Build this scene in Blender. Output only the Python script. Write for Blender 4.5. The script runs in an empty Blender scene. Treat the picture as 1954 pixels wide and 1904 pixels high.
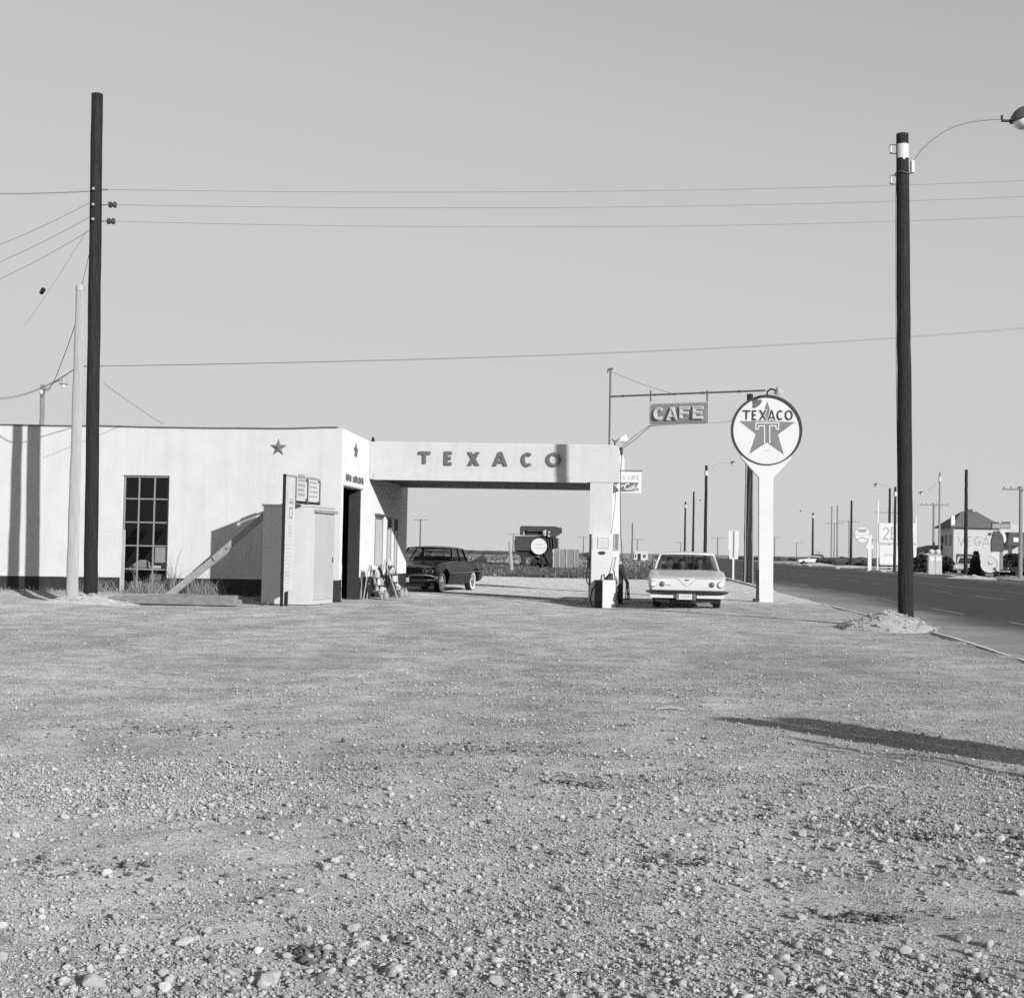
import bpy, math, random
import numpy as np
from mathutils import Vector, Matrix

# ------------------------------------------------------------------ camera
sc = bpy.context.scene
COL = sc.collection
R = math.radians
F = 2700.0                      # focal length in units of a 1954-wide frame
CX, CY = 977.0, 952.0
H = 1.37                        # camera height
PITCH, ROLL = 2.09, 1.13
CAMR = Matrix.Rotation(R(90 + PITCH), 3, 'X') @ Matrix.Rotation(R(ROLL), 3, 'Z')
cam_d = bpy.data.cameras.new('camera')
cam = bpy.data.objects.new('camera', cam_d)
COL.objects.link(cam)
cam.matrix_world = Matrix.Translation((0, 0, H)) @ CAMR.to_4x4()
cam_d.sensor_width = 36.0
cam_d.sensor_fit = 'HORIZONTAL'
cam_d.lens = 36.0 * F / 1954.0
cam_d.clip_start = 0.1
cam_d.clip_end = 9000
sc.camera = cam

# ------------------------------------------------------------------ sky and sun (black and white photograph: all greys)
SUN_A, SUN_E = R(33.0), R(16.5)     # the light travels towards -sin A, +cos A
LIGHT = Vector((-math.sin(SUN_A) * math.cos(SUN_E), math.cos(SUN_A) * math.cos(SUN_E), -math.sin(SUN_E)))
world = bpy.data.worlds.new('World')
sc.world = world
world.use_nodes = True
wn = world.node_tree
wn.nodes.clear()
sky = wn.nodes.new('ShaderNodeTexSky')
sky.sky_type = 'NISHITA'
sky.sun_disc = False
sky.sun_elevation = SUN_E
sky.sun_rotation = math.pi - SUN_A   # azimuth of the sun measured from +Y
sky.altitude = 300
sky.air_density = 1.4
sky.dust_density = 0.0
sky.ozone_density = 0.5
bw = wn.nodes.new('ShaderNodeSeparateColor')       # black and white film behind a green filter ...
def wmath(op, a, b_):
    n = wn.nodes.new('ShaderNodeMath'); n.operation = op
    for i, q in enumerate((a, b_)):
        if isinstance(q, float): n.inputs[i].default_value = q
        else: wn.links.new(q, n.inputs[i])
    return n.outputs[0]
pw_ = wmath('POWER', bw.outputs[1], 2.5)               # ... with the film's toe and shoulder
film = wmath('MULTIPLY', wmath('DIVIDE', pw_, wmath('ADD', pw_, 2.2 ** 2.5)), 10.0)
bg = wn.nodes.new('ShaderNodeBackground')
bg.inputs['Strength'].default_value = 0.070
wo = wn.nodes.new('ShaderNodeOutputWorld')
wn.links.new(sky.outputs[0], bw.inputs[0])
wn.links.new(film, bg.inputs['Color'])
wn.links.new(bg.outputs[0], wo.inputs['Surface'])

sun_d = bpy.data.lights.new('sun', 'SUN')
sun_d.energy = 5.0
sun_d.angle = R(0.53)
sun_d.color = (1.0, 1.0, 1.0)
sun = bpy.data.objects.new('sun', sun_d)
COL.objects.link(sun)
sun.rotation_euler = LIGHT.to_track_quat('-Z', 'Y').to_euler()
sun.location = (20, -30, 30)

sc.view_settings.view_transform = 'Standard'
sc.view_settings.look = 'None'
sc.view_settings.gamma = 1.0
sc.view_settings.exposure = math.log2(0.92)
sc.view_settings.use_curve_mapping = False
sc.render.engine = 'CYCLES'
sc.cycles.use_denoising = False
sc.cycles.max_bounces = 6
sc.cycles.transparent_max_bounces = 12

random.seed(7)
rng = np.random.default_rng(11)

# ------------------------------------------------------------------ pixel helpers (photo pixel at 1954 wide -> a point of the place)
def ray(px, py):
    return CAMR @ Vector(((px - CX) / F, -(py - CY) / F, -1.0))
def at(px, py, Y):
    d = ray(px, py)
    return Vector((0, 0, H)) + d * (Y / d.y)
def G(px, py, z=0.0):
    d = ray(px, py)
    return Vector((0, 0, H)) + d * ((z - H) / d.z)
def hit(px, py, p0, n):
    d = ray(px, py)
    o = Vector((0, 0, H))
    return o + d * ((p0 - o).dot(n) / d.dot(n))

# ------------------------------------------------------------------ materials
def mat(name, v, rough=0.8, var=0.0, scale=4.0, bump=0.0, bscale=40.0, metal=0.0, spec=0.3, stretch=None, attr=False,
        streak=0.0, coat=0.0, stain=0.0):
    """grey procedural material: value v, noise variation var, fine relief bump, optional long streaks"""
    m = bpy.data.materials.new(name)
    m.use_nodes = True
    nt = m.node_tree
    b = nt.nodes['Principled BSDF']
    b.inputs['Base Color'].default_value = (v, v, v, 1)
    b.inputs['Roughness'].default_value = rough
    b.inputs['Metallic'].default_value = metal
    b.inputs['Diffuse Roughness'].default_value = 0.8 if rough > 0.8 else 0.0
    b.inputs['Specular IOR Level'].default_value = spec
    if coat:
        b.inputs['Coat Weight'].default_value = coat
        b.inputs['Coat Roughness'].default_value = 0.05
    L = nt.links.new
    tc = nt.nodes.new('ShaderNodeTexCoord')
    vec = tc.outputs['Object']
    if stretch:
        mp = nt.nodes.new('ShaderNodeMapping')
        mp.inputs['Scale'].default_value = stretch
        L(vec, mp.inputs['Vector'])
        vec = mp.outputs['Vector']
    col = None
    if var:
        n = nt.nodes.new('ShaderNodeTexNoise')
        n.inputs['Scale'].default_value = scale
        n.inputs['Detail'].default_value = 8
        n.inputs['Roughness'].default_value = 0.65
        L(vec, n.inputs['Vector'])
        mr = nt.nodes.new('ShaderNodeMapRange')
        mr.inputs['From Min'].default_value = 0.28
        mr.inputs['From Max'].default_value = 0.72
        mr.inputs['To Min'].default_value = v * (1 - var)
        mr.inputs['To Max'].default_value = v * (1 + var)
        L(n.outputs['Fac'], mr.inputs['Value'])
        col = mr.outputs['Result']
    if stain:
        n = nt.nodes.new('ShaderNodeTexNoise')
        n.inputs['Scale'].default_value = scale * 0.35
        n.inputs['Detail'].default_value = 10
        n.inputs['Roughness'].default_value = 0.75
        L(tc.outputs['Object'], n.inputs['Vector'])
        mr = nt.nodes.new('ShaderNodeMapRange')
        mr.inputs['From Min'].default_value = 0.52
        mr.inputs['From Max'].default_value = 0.75
        mr.inputs['To Min'].default_value = 1.0
        mr.inputs['To Max'].default_value = 1.0 - stain
        L(n.outputs['Fac'], mr.inputs['Value'])
        mu = nt.nodes.new('ShaderNodeMath'); mu.operation = 'MULTIPLY'
        if col is None:
            mu.inputs[0].default_value = v
        else:
            L(col, mu.inputs[0])
        L(mr.outputs['Result'], mu.inputs[1])
        col = mu.outputs[0]
    if streak:                       # faint rain runs down the wall
        mp2 = nt.nodes.new('ShaderNodeMapping')
        mp2.inputs['Scale'].default_value = (5.0, 5.0, 0.22)
        L(tc.outputs['Object'], mp2.inputs['Vector'])
        n = nt.nodes.new('ShaderNodeTexNoise')
        n.inputs['Scale'].default_value = 1.0
        n.inputs['Detail'].default_value = 7
        n.inputs['Roughness'].default_value = 0.7
        L(mp2.outputs['Vector'], n.inputs['Vector'])
        mr = nt.nodes.new('ShaderNodeMapRange')
        mr.inputs['From Min'].default_value = 0.50
        mr.inputs['From Max'].default_value = 0.72
        mr.inputs['To Min'].default_value = 1.0
        mr.inputs['To Max'].default_value = 1.0 - streak
        L(n.outputs['Fac'], mr.inputs['Value'])
        mu = nt.nodes.new('ShaderNodeMath'); mu.operation = 'MULTIPLY'
        L(col, mu.inputs[0]); L(mr.outputs['Result'], mu.inputs[1])
        col = mu.outputs[0]
    if attr:
        a = nt.nodes.new('ShaderNodeAttribute')
        a.attribute_name = 'tone'
        mu = nt.nodes.new('ShaderNodeMath'); mu.operation = 'MULTIPLY'
        if col is None:
            mu.inputs[0].default_value = v
        else:
            L(col, mu.inputs[0])
        L(a.outputs['Fac'], mu.inputs[1])
        col = mu.outputs[0]
    if col is not None:
        L(col, b.inputs['Base Color'])
    if bump:
        n = nt.nodes.new('ShaderNodeTexNoise')
        n.inputs['Scale'].default_value = bscale
        n.inputs['Detail'].default_value = 6
        n.inputs['Roughness'].default_value = 0.6
        L(vec, n.inputs['Vector'])
        bp = nt.nodes.new('ShaderNodeBump')
        bp.inputs['Strength'].default_value = 1.0
        bp.inputs['Distance'].default_value = bump
        L(n.outputs['Fac'], bp.inputs['Height'])
        L(bp.outputs['Normal'], b.inputs['Normal'])
    return m

def glass_mat(name, tint=0.75, refl=0.06):
    m = bpy.data.materials.new(name)
    m.use_nodes = True
    nt = m.node_tree
    nt.nodes.clear()
    o = nt.nodes.new('ShaderNodeOutputMaterial')
    mx = nt.nodes.new('ShaderNodeMixShader')
    tr = nt.nodes.new('ShaderNodeBsdfTransparent')
    tr.inputs['Color'].default_value = (tint, tint, tint, 1)
    gl = nt.nodes.new('ShaderNodeBsdfGlossy')
    gl.inputs['Roughness'].default_value = 0.03
    gl.inputs['Color'].default_value = (0.9, 0.9, 0.9, 1)
    fr = nt.nodes.new('ShaderNodeLayerWeight')
    fr.inputs['Blend'].default_value = 0.25
    mr = nt.nodes.new('ShaderNodeMapRange')
    mr.inputs['To Min'].default_value = refl
    mr.inputs['To Max'].default_value = 0.30
    nt.links.new(fr.outputs['Fresnel'], mr.inputs['Value'])
    nt.links.new(mr.outputs['Result'], mx.inputs['Fac'])
    nt.links.new(tr.outputs[0], mx.inputs[1])
    nt.links.new(gl.outputs[0], mx.inputs[2])
    nt.links.new(mx.outputs[0], o.inputs['Surface'])
    return m

M = {}
def mk(key, *a, **k):
    M[key] = mat(key, *a, **k)
mk('white_stucco', 0.61, 0.85, var=0.05, scale=1.2, bump=0.006, bscale=22, stain=0.09, streak=0.07)
mk('dark_band_paint', 0.035, 0.75, var=0.25, scale=3, bump=0.003, bscale=30, stain=0.3)
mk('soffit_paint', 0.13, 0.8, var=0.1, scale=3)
mk('alcove_white', 0.62, 0.85, var=0.03, scale=1.2, bump=0.004, bscale=30, stain=0.05)
mk('roof_tar', 0.08, 0.9, var=0.3, scale=6)
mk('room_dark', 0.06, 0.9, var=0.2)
mk('letter_red', 0.13, 0.6, var=0.12, scale=9)
mk('star_red', 0.15, 0.5, var=0.1, scale=9)
mk('black_paint', 0.02, 0.45, var=0.2, scale=8)
mk('dark_iron', 0.035, 0.6, var=0.25, scale=12, spec=0.4)
mk('steel_pipe', 0.10, 0.5, var=0.3, scale=14, spec=0.5)
mk('white_enamel', 0.615, 0.5, var=0.04, scale=2.5, stain=0.12)
mk('off_white_paint', 0.60, 0.6, var=0.06, scale=5, stain=0.1)
mk('grey_paint', 0.42, 0.6, var=0.08, scale=5, stain=0.12)
mk('faded_paint', 0.50, 0.7, var=0.06, scale=2.2, stain=0.15)
mk('sign_red', 0.17, 0.55, var=0.05, scale=7)
mk('neon_panel', 0.26, 0.6, var=0.2, scale=10, stain=0.2)
mk('neon_letter', 0.62, 0.5, var=0.08, scale=12)
mk('print_grey', 0.30, 0.8)
mk('print_light', 0.36, 0.8)
mk('print_faint', 0.47, 0.8)
mk('creosote_wood', 0.021, 0.6, var=0.75, scale=5, bump=0.022, bscale=14, stretch=(6, 6, 0.35), spec=0.22, stain=0.3)
mk('pale_wood', 0.42, 0.85, var=0.18, scale=4, bump=0.006, bscale=20, stretch=(8, 8, 0.5), stain=0.1)
mk('grey_wood', 0.26, 0.85, var=0.25, scale=4, bump=0.006, bscale=20, stretch=(6, 6, 0.5))
mk('far_wood', 0.16, 0.85, var=0.2, scale=4)
mk('far_pale_wood', 0.30, 0.85, var=0.2, scale=4)
mk('brace_wood', 0.34, 0.85, var=0.25, scale=5, bump=0.004, bscale=30, stretch=(6, 6, 1))
mk('tie_wood', 0.24, 0.9, var=0.35, scale=4, bump=0.012, bscale=24, stretch=(1, 6, 6))
mk('porcelain', 0.06, 0.25, spec=0.6)
mk('white_porcelain', 0.60, 0.35, spec=0.5, var=0.03, scale=3, stain=0.08)
mk('galvanised', 0.50, 0.35, var=0.1, metal=0.6)
mk('lamp_arm_paint', 0.26, 0.6)
mk('wire', 0.17, 0.6)
mk('rubber', 0.022, 0.7, var=0.2, scale=20)
mk('whitewall', 0.75, 0.6)
mk('chrome', 0.75, 0.12, metal=1.0)
mk('chrome_dull', 0.55, 0.28, metal=1.0)
mk('bumper_chrome', 0.22, 0.25, metal=1.0, var=0.2, scale=9)
mk('car_white', 0.66, 0.35, coat=0.3, spec=0.5, var=0.02, scale=2, stain=0.05)
mk('car_hood_white', 0.60, 0.3, coat=0.6, spec=0.5, var=0.03, scale=2)
mk('car_black', 0.006, 0.25, coat=0.12, spec=0.3)
mk('car_interior', 0.05, 0.8)
mk('lamp_glass', 0.85, 0.15, spec=0.8)
mk('tail_lens', 0.12, 0.25, spec=0.6)
mk('machine_dark', 0.025, 0.6, var=0.35, scale=3, stain=0.3)
mk('machine_mid', 0.045, 0.6, var=0.3, scale=3)
mk('shingle', 0.14, 0.9, var=0.3, scale=6, bump=0.02, bscale=9)
mk('dark_wall', 0.12, 0.85, var=0.2, scale=2)
mk('asphalt', 0.040, 0.85, var=0.22, scale=0.55, bump=0.006, bscale=60, stain=0.2, attr=True)
mk('road_paint', 0.30, 0.8, var=0.35, scale=3)
mk('kerb_concrete', 0.50, 0.9, var=0.25, scale=2.5, bump=0.01, bscale=20)
mk('dry_weed', 0.30, 0.9, attr=True)
mk('dark_weed', 0.10, 0.9, attr=True)
mk('stone', 0.52, 0.9, var=0.22, scale=60, bump=0.004, bscale=160, attr=True, spec=0.15)
mk('dirt', 0.40, 0.95, var=0.25, scale=5, bump=0.02, bscale=28)
mk('cloth_light', 0.52, 0.9, var=0.1, scale=6)
mk('face_tone', 0.11, 0.6)
mk('cloth_dark', 0.05, 0.9)
mk('cardboard', 0.40, 0.9, var=0.2, scale=6)
mk('pack_light', 0.66, 0.6, var=0.15, scale=25)
mk('pack_mid', 0.30, 0.6, var=0.3, scale=25)
M['window_glass'] = glass_mat('window_glass', 0.62, 0.03)
M['car_glass'] = glass_mat('car_glass', 0.78, 0.035)
# ------------------------------------------------------------------ mesh builder
def rot2(x, y, a):
    c, s = math.cos(a), math.sin(a)
    return x * c - y * s, x * s + y * c

class MB:
    """collects shapes; build() links them as ONE mesh object"""
    def __init__(self):
        self.v, self.f = [], []
    def add(self, vs, fs):
        o = len(self.v)
        self.v += [tuple(p) for p in vs]
        self.f += [tuple(i + o for i in f) for f in fs]
        return self
    def box(self, x0, x1, y0, y1, z0, z1):
        return self.add([(x0, y0, z0), (x1, y0, z0), (x1, y1, z0), (x0, y1, z0), (x0, y0, z1), (x1, y0, z1), (x1, y1, z1), (x0, y1, z1)],
                        [(0, 3, 2, 1), (4, 5, 6, 7), (0, 1, 5, 4), (1, 2, 6, 5), (2, 3, 7, 6), (3, 0, 4, 7)])
    def bbox(self, x0, x1, y0, y1, z0, z1, b=0.01):
        """box with chamfered vertical and top edges"""
        o = [(x0 + b, y0), (x1 - b, y0), (x1, y0 + b), (x1, y1 - b), (x1 - b, y1), (x0 + b, y1), (x0, y1 - b), (x0, y0 + b)]
        i = [(min(max(x, x0 + b), x1 - b), min(max(y, y0 + b), y1 - b)) for x, y in o]
        vs = [(x, y, z0) for x, y in o] + [(x, y, z1 - b) for x, y in o]
        vs += [(x0 + (x - x0) * 1, y, z1) for x, y in [(x0 + 2 * b, y0 + b), (x1 - 2 * b, y0 + b), (x1 - b, y0 + 2 * b), (x1 - b, y1 - 2 * b), (x1 - 2 * b, y1 - b), (x0 + 2 * b, y1 - b), (x0 + b, y1 - 2 * b), (x0 + b, y0 + 2 * b)]]
        fs = [tuple(reversed(range(8))), tuple(range(16, 24))]
        for k in range(8):
            n = (k + 1) % 8
            fs += [(k, n, 8 + n, 8 + k), (8 + k, 8 + n, 16 + n, 16 + k)]
        return self.add(vs, fs)
    def prism(self, poly, y0, y1):
        """polygon in x,z (counter-clockwise seen from -y) pushed from y0 to y1"""
        n = len(poly)
        vs = [(x, y0, z) for x, z in poly] + [(x, y1, z) for x, z in poly]
        fs = [tuple(range(n)), tuple(range(2 * n - 1, n - 1, -1))]
        fs += [((k + 1) % n, k, n + k, n + (k + 1) % n) for k in range(n)]
        return self.add(vs, fs)
    def prismz(self, poly, z0, z1):
        n = len(poly)
        vs = [(x, y, z0) for x, y in poly] + [(x, y, z1) for x, y in poly]
        fs = [tuple(range(n - 1, -1, -1)), tuple(range(n, 2 * n))]
        fs += [(k, (k + 1) % n, n + (k + 1) % n, n + k) for k in range(n)]
        return self.add(vs, fs)
    def disc(self, cx, cz, r, y0, y1, n=48, rz=None):
        rz = rz or r
        return self.prism([(cx + r * math.cos(2 * math.pi * k / n), cz + rz * math.sin(2 * math.pi * k / n)) for k in range(n)], y0, y1)
    def ring(self, cx, cz, r0, r1, y0, y1, n=64, off=(0, 0)):
        """flat ring, hole centre shifted by off"""
        vs = []
        for y in (y0, y1):
            for rr, o in ((r0, off), (r1, (0, 0))):
                for k in range(n):
                    a = 2 * math.pi * k / n
                    vs.append((cx + o[0] + rr * math.cos(a), y, cz + o[1] + rr * math.sin(a)))
        fs = []
        for k in range(n):
            m = (k + 1) % n
            fs += [(k, n + k, n + m, m), (2 * n + k, 2 * n + m, 3 * n + m, 3 * n + k), (n + k, 3 * n + k, 3 * n + m, n + m), (k, m, 2 * n + m, 2 * n + k)]
        return self.add(vs, fs)
    def tube(self, pts, r, n=8, cap=True):
        pts = [Vector(p) for p in pts]
        rs = r if isinstance(r, (list, tuple)) else [r] * len(pts)
        up = None
        rings = []
        for i, p in enumerate(pts):
            t = (pts[min(i + 1, len(pts) - 1)] - pts[max(i - 1, 0)]).normalized()
            if up is None:
                up = Vector((0, 0, 1)) if abs(t.z) < 0.9 else Vector((1, 0, 0))
            s = t.cross(up)
            if s.length < 1e-6:
                s = t.cross(Vector((0, 1, 0)))
            s.normalize()
            u = s.cross(t).normalized()
            up = u
            rings.append([p + (s * math.cos(2 * math.pi * k / n) + u * math.sin(2 * math.pi * k / n)) * rs[i] for k in range(n)])
        vs = [q for g in rings for q in g]
        fs = []
        for i in range(len(rings) - 1):
            for k in range(n):
                m = (k + 1) % n
                fs.append((i * n + k, i * n + m, (i + 1) * n + m, (i + 1) * n + k))
        if cap:
            fs += [tuple(reversed(range(n))), tuple(range((len(rings) - 1) * n, len(rings) * n))]
        return self.add(vs, fs)
    def bar(self, p, q, w, d):
        """rectangular bar from p to q, w wide (horizontal), d deep"""
        p, q = Vector(p), Vector(q)
        t = (q - p).normalized()
        up = Vector((0, 0, 1)) if abs(t.z) < 0.95 else Vector((0, 1, 0))
        s = t.cross(up).normalized()
        u = s.cross(t)
        c = [s * w / 2 + u * d / 2, -s * w / 2 + u * d / 2, -s * w / 2 - u * d / 2, s * w / 2 - u * d / 2]
        return self.add([p + k for k in c] + [q + k for k in c], [(0, 1, 2, 3), (7, 6, 5, 4)] + [((k + 1) % 4, k, 4 + k, 4 + (k + 1) % 4) for k in range(4)])
    def lathe(self, prof, n=20, axis='z', c=(0, 0, 0)):
        """profile of (radius, height) turned round an axis"""
        vs, fs = [], []
        for r, h in prof:
            for k in range(n):
                a = 2 * math.pi * k / n
                p = (r * math.cos(a), r * math.sin(a), h)
                if axis == 'x':
                    p = (p[2], p[0], p[1])
                elif axis == 'y':
                    p = (p[1], p[2], p[0])
                vs.append((p[0] + c[0], p[1] + c[1], p[2] + c[2]))
        for i in range(len(prof) - 1):
            for k in range(n):
                m = (k + 1) % n
                fs.append((i * n + k, i * n + m, (i + 1) * n + m, (i + 1) * n + k))
        fs += [tuple(reversed(range(n))), tuple(range((len(prof) - 1) * n, len(prof) * n))]
        return self.add(vs, fs)
    def ribbon(self, pts, w, y0, y1, closed=False):
        """stroke of width w in the x,z plane, pushed from y0 to y1 (y0 in front)"""
        pts = [Vector(p) for p in pts]
        n = len(pts)
        a, b = [], []
        for i in range(n):
            pr = pts[(i - 1) % n] if (closed or i > 0) else None
            nx = pts[(i + 1) % n] if (closed or i < n - 1) else None
            d1 = (pts[i] - pr).normalized() if pr is not None else None
            d2 = (nx - pts[i]).normalized() if nx is not None else None
            if d1 is None: d1 = d2
            if d2 is None: d2 = d1
            t = d1 + d2
            t = t.normalized() if t.length > 1e-6 else d1
            nrm = Vector((-t.y, t.x))
            k = max(0.4, nrm.dot(Vector((-d1.y, d1.x))))
            o = nrm * (w / 2 / k)
            a.append(pts[i] + o); b.append(pts[i] - o)
        vs = [(p.x, y0, p.y) for p in a] + [(p.x, y0, p.y) for p in b] + [(p.x, y1, p.y) for p in a] + [(p.x, y1, p.y) for p in b]
        fs = []
        for i in range(n if closed else n - 1):
            j = (i + 1) % n
            fs += [(i, n + i, n + j, j), (2 * n + i, 2 * n + j, 3 * n + j, 3 * n + i), (i, j, 2 * n + j, 2 * n + i), (n + j, n + i, 3 * n + i, 3 * n + j)]
        if not closed:
            fs += [(0, 2 * n, 3 * n, n), (n - 1, 2 * n - 1, 4 * n - 1, 3 * n - 1)]
        return self.add(vs, fs)
    def xform(self, m):
        self.v = [tuple(m @ Vector(p)) for p in self.v]
        return self
    def build(self, name, m, parent=None, loc=None, rz=0.0, smooth=False, sub=0, bevel=0.0):
        me = bpy.data.meshes.new(name)
        me.from_pydata(self.v, [], self.f)
        me.update()
        return link(name, me, m, parent, loc, rz, smooth, sub, bevel)

def link(name, me, m, parent=None, loc=None, rz=0.0, smooth=False, sub=0, bevel=0.0):
    o = bpy.data.objects.new(name, me)
    COL.objects.link(o)
    if m is not None and not me.materials:
        me.materials.append(M[m] if isinstance(m, str) else m)
    if parent is not None:
        o.parent = parent
    if loc is not None:
        o.location = loc
    if rz:
        o.rotation_euler = (0, 0, rz)
    if smooth:
        me.polygons.foreach_set('use_smooth', [True] * len(me.polygons))
        if smooth != 'all':
            me.set_sharp_from_angle(angle=R(38))
    if sub:
        s = o.modifiers.new('sub', 'SUBSURF'); s.levels = sub; s.render_levels = sub
    if bevel:
        b = o.modifiers.new('bevel', 'BEVEL'); b.width = bevel; b.segments = 2; b.limit_method = 'ANGLE'; b.angle_limit = R(40)
    return o

def tag(o, label=None, cat=None, group=None, kind=None):
    if label: o['label'] = label
    if cat: o['category'] = cat
    if group: o['group'] = group
    if kind: o['kind'] = kind
    return o
def thing(name, label, cat, loc=(0, 0, 0), rz=0.0, group=None):
    o = bpy.data.objects.new(name, None)
    COL.objects.link(o)
    o.empty_display_size = 0.2
    o.location = loc
    o.rotation_euler = (0, 0, rz)
    return tag(o, label, cat, group)
def copy_tree(o, parent=None):
    c = o.copy()
    COL.objects.link(c)
    if parent is not None:
        c.parent = parent
    for ch in list(o.children):
        copy_tree(ch, c)
    return c

# ------------------------------------------------------------------ drawn lettering
def arc(cx, cy, rx, ry, a0, a1, n=18):
    return [(cx + rx * math.cos(R(a0 + (a1 - a0) * k / n)), cy + ry * math.sin(R(a0 + (a1 - a0) * k / n))) for k in range(n + 1)]
def glyph(ch, w):
    h = w / 2
    g = {
        'T': [[(0, 1), (w, 1)], [(h, 1), (h, 0)]],
        'E': [[(w, 1), (0, 1), (0, 0), (w, 0)], [(0, .52), (w * .86, .52)]],
        'F': [[(w, 1), (0, 1), (0, 0)], [(0, .5), (w * .86, .5)]],
        'X': [[(0, 1), (w, 0)], [(w, 1), (0, 0)]],
        'A': [[(0, 0), (h, 1), (w, 0)], [(w * .2, .32), (w * .8, .32)]],
        'C': [arc(h, .5, h, .5, 48, 312)],
        'G': [arc(h, .5, h, .5, 48, 345) + [(w, .45), (w * .55, .45)]],
        'V': [[(0, 1), (h, 0), (w, 1)]],
        'S': [arc(h, .75, h, .25, 40, 270, 12) + arc(h, .25, h, .25, 90, -140, 12)[1:]],
        'N': [[(0, 0), (0, 1), (w, 0), (w, 1)]],
        'M': [[(0, 0), (0, 1), (h, .3), (w, 1), (w, 0)]],
        'R': [[(0, 0), (0, 1)] + [(h, 1)] + arc(h, .75, h, .25, 90, -90, 8) + [(0, .5)], [(h, .5), (w, 0)]],
        'B': [[(0, 0), (0, 1)] + [(h, 1)] + arc(h, .75, h, .25, 90, -90, 8) + [(0, .5)], [(h, .5)] + arc(h, .25, h, .25, 90, -90, 8) + [(0, 0)]],
        'K': [[(0, 0), (0, 1)], [(w, 1), (0, .4)], [(w * .35, .6), (w, 0)]],
        'L': [[(0, 1), (0, 0), (w, 0)]],
        'I': [[(h, 0), (h, 1)]],
        'U': [[(0, 1), (0, .35)] + arc(h, .3, h, .3, 180, 360, 10) + [(w, 1)]],
        '2': [arc(h, .72, h, .28, 165, -30, 12) + [(0, 0), (w, 0)]],
        '4': [[(w * .7, 0), (w * .7, 1), (0, .3), (w, .3)]],
    }
    return g[ch]
def is_o(ch):
    return ch == 'O'
def letter(mb, ch, x, z, w, h, t, y0, y1):
    """one capital, w by h overall, stroke t, lower left corner at x, z, front at y0"""
    ww, hh = w - t, h - t
    if ch == 'O':
        pts = [(x + w / 2 + ww / 2 * math.cos(2 * math.pi * k / 40), z + h / 2 + hh / 2 * math.sin(2 * math.pi * k / 40)) for k in range(40)]
        mb.ribbon(pts, t, y0, y1, closed=True)
        return
    if ch in 'AXV':
        k = t * math.hypot(1, (w / 2 if ch != 'X' else w) / h) * .97       # level cut strokes
        def leg(xa, za, xb, zb, yy):
            mb.prism([(x + xa - k / 2, z + za), (x + xa + k / 2, z + za), (x + xb + k / 2, z + zb), (x + xb - k / 2, z + zb)], yy, y1)
        if ch == 'X':
            leg(k / 2, 0, w - k / 2, h, y0); leg(w - k / 2, 0, k / 2, h, y0 + 0.0012)
        elif ch == 'A':
            leg(k / 2, 0, w / 2, h, y0); leg(w - k / 2, 0, w / 2, h, y0 + 0.0012)
            mb.prism([(x + w * .24, z + h * .20), (x + w * .76, z + h * .20), (x + w * .70, z + h * .20 + t * .85), (x + w * .30, z + h * .20 + t * .85)], y0 + 0.0024, y1)
        else:
            leg(w / 2, 0, k / 2, h, y0); leg(w / 2, 0, w - k / 2, h, y0 + 0.0012)
        return
    for i, st in enumerate(glyph(ch, 1.0)):
        pts = [(x + t / 2 + px * ww, z + t / 2 + pz * hh) for px, pz in st]
        if ch in 'TEFAVXNM' and len(pts) == 2 and i == 0 and ch == 'T':
            pts[0] = (x, pts[0][1]); pts[1] = (x + w, pts[1][1])
        mb.ribbon(pts, t, y0 + i * 0.0012, y1)
def word(mb, s, x, z, width, h, t, y0, y1, gap=0.35):
    n = len(s)
    lw = width / (n + gap * (n - 1))
    for i, ch in enumerate(s):
        if ch == ' ':
            continue
        w = lw * (0.35 if ch == 'I' else 1)
        letter(mb, ch, x + i * lw * (1 + gap) + (lw - w) / 2, z, w, h, t, y0, y1)

# ------------------------------------------------------------------ noise for the terrain
def _hash(ix, iy, seed):
    n = (ix * 374761393 + iy * 668265263 + seed * 974711) & 0xffffffff
    n = ((n ^ (n >> 13)) * 1274126177) & 0xffffffff
    return ((n ^ (n >> 16)) & 0xffff) / 65535.0
def vnoise(x, y, seed=0):
    x, y = np.asarray(x, float), np.asarray(y, float)
    ix, iy = np.floor(x).astype(np.int64), np.floor(y).astype(np.int64)
    fx, fy = x - ix, y - iy
    fx, fy = fx * fx * (3 - 2 * fx), fy * fy * (3 - 2 * fy)
    a, b = _hash(ix, iy, seed), _hash(ix + 1, iy, seed)
    c, d = _hash(ix, iy + 1, seed), _hash(ix + 1, iy + 1, seed)
    return (a * (1 - fx) + b * fx) * (1 - fy) + (c * (1 - fx) + d * fx) * fy
def fbm(x, y, seed=0, o=4):
    s, a, t = 0, 1.0, 0
    for k in range(o):
        s = s + a * vnoise(np.asarray(x) * 2 ** k, np.asarray(y) * 2 ** k, seed + k * 17)
        t += a
        a *= 0.5
    return s / t
def sstep(a, b, x):
    t = np.clip((np.asarray(x, float) - a) / (b - a), 0, 1)
    return t * t * (3 - 2 * t)
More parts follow.
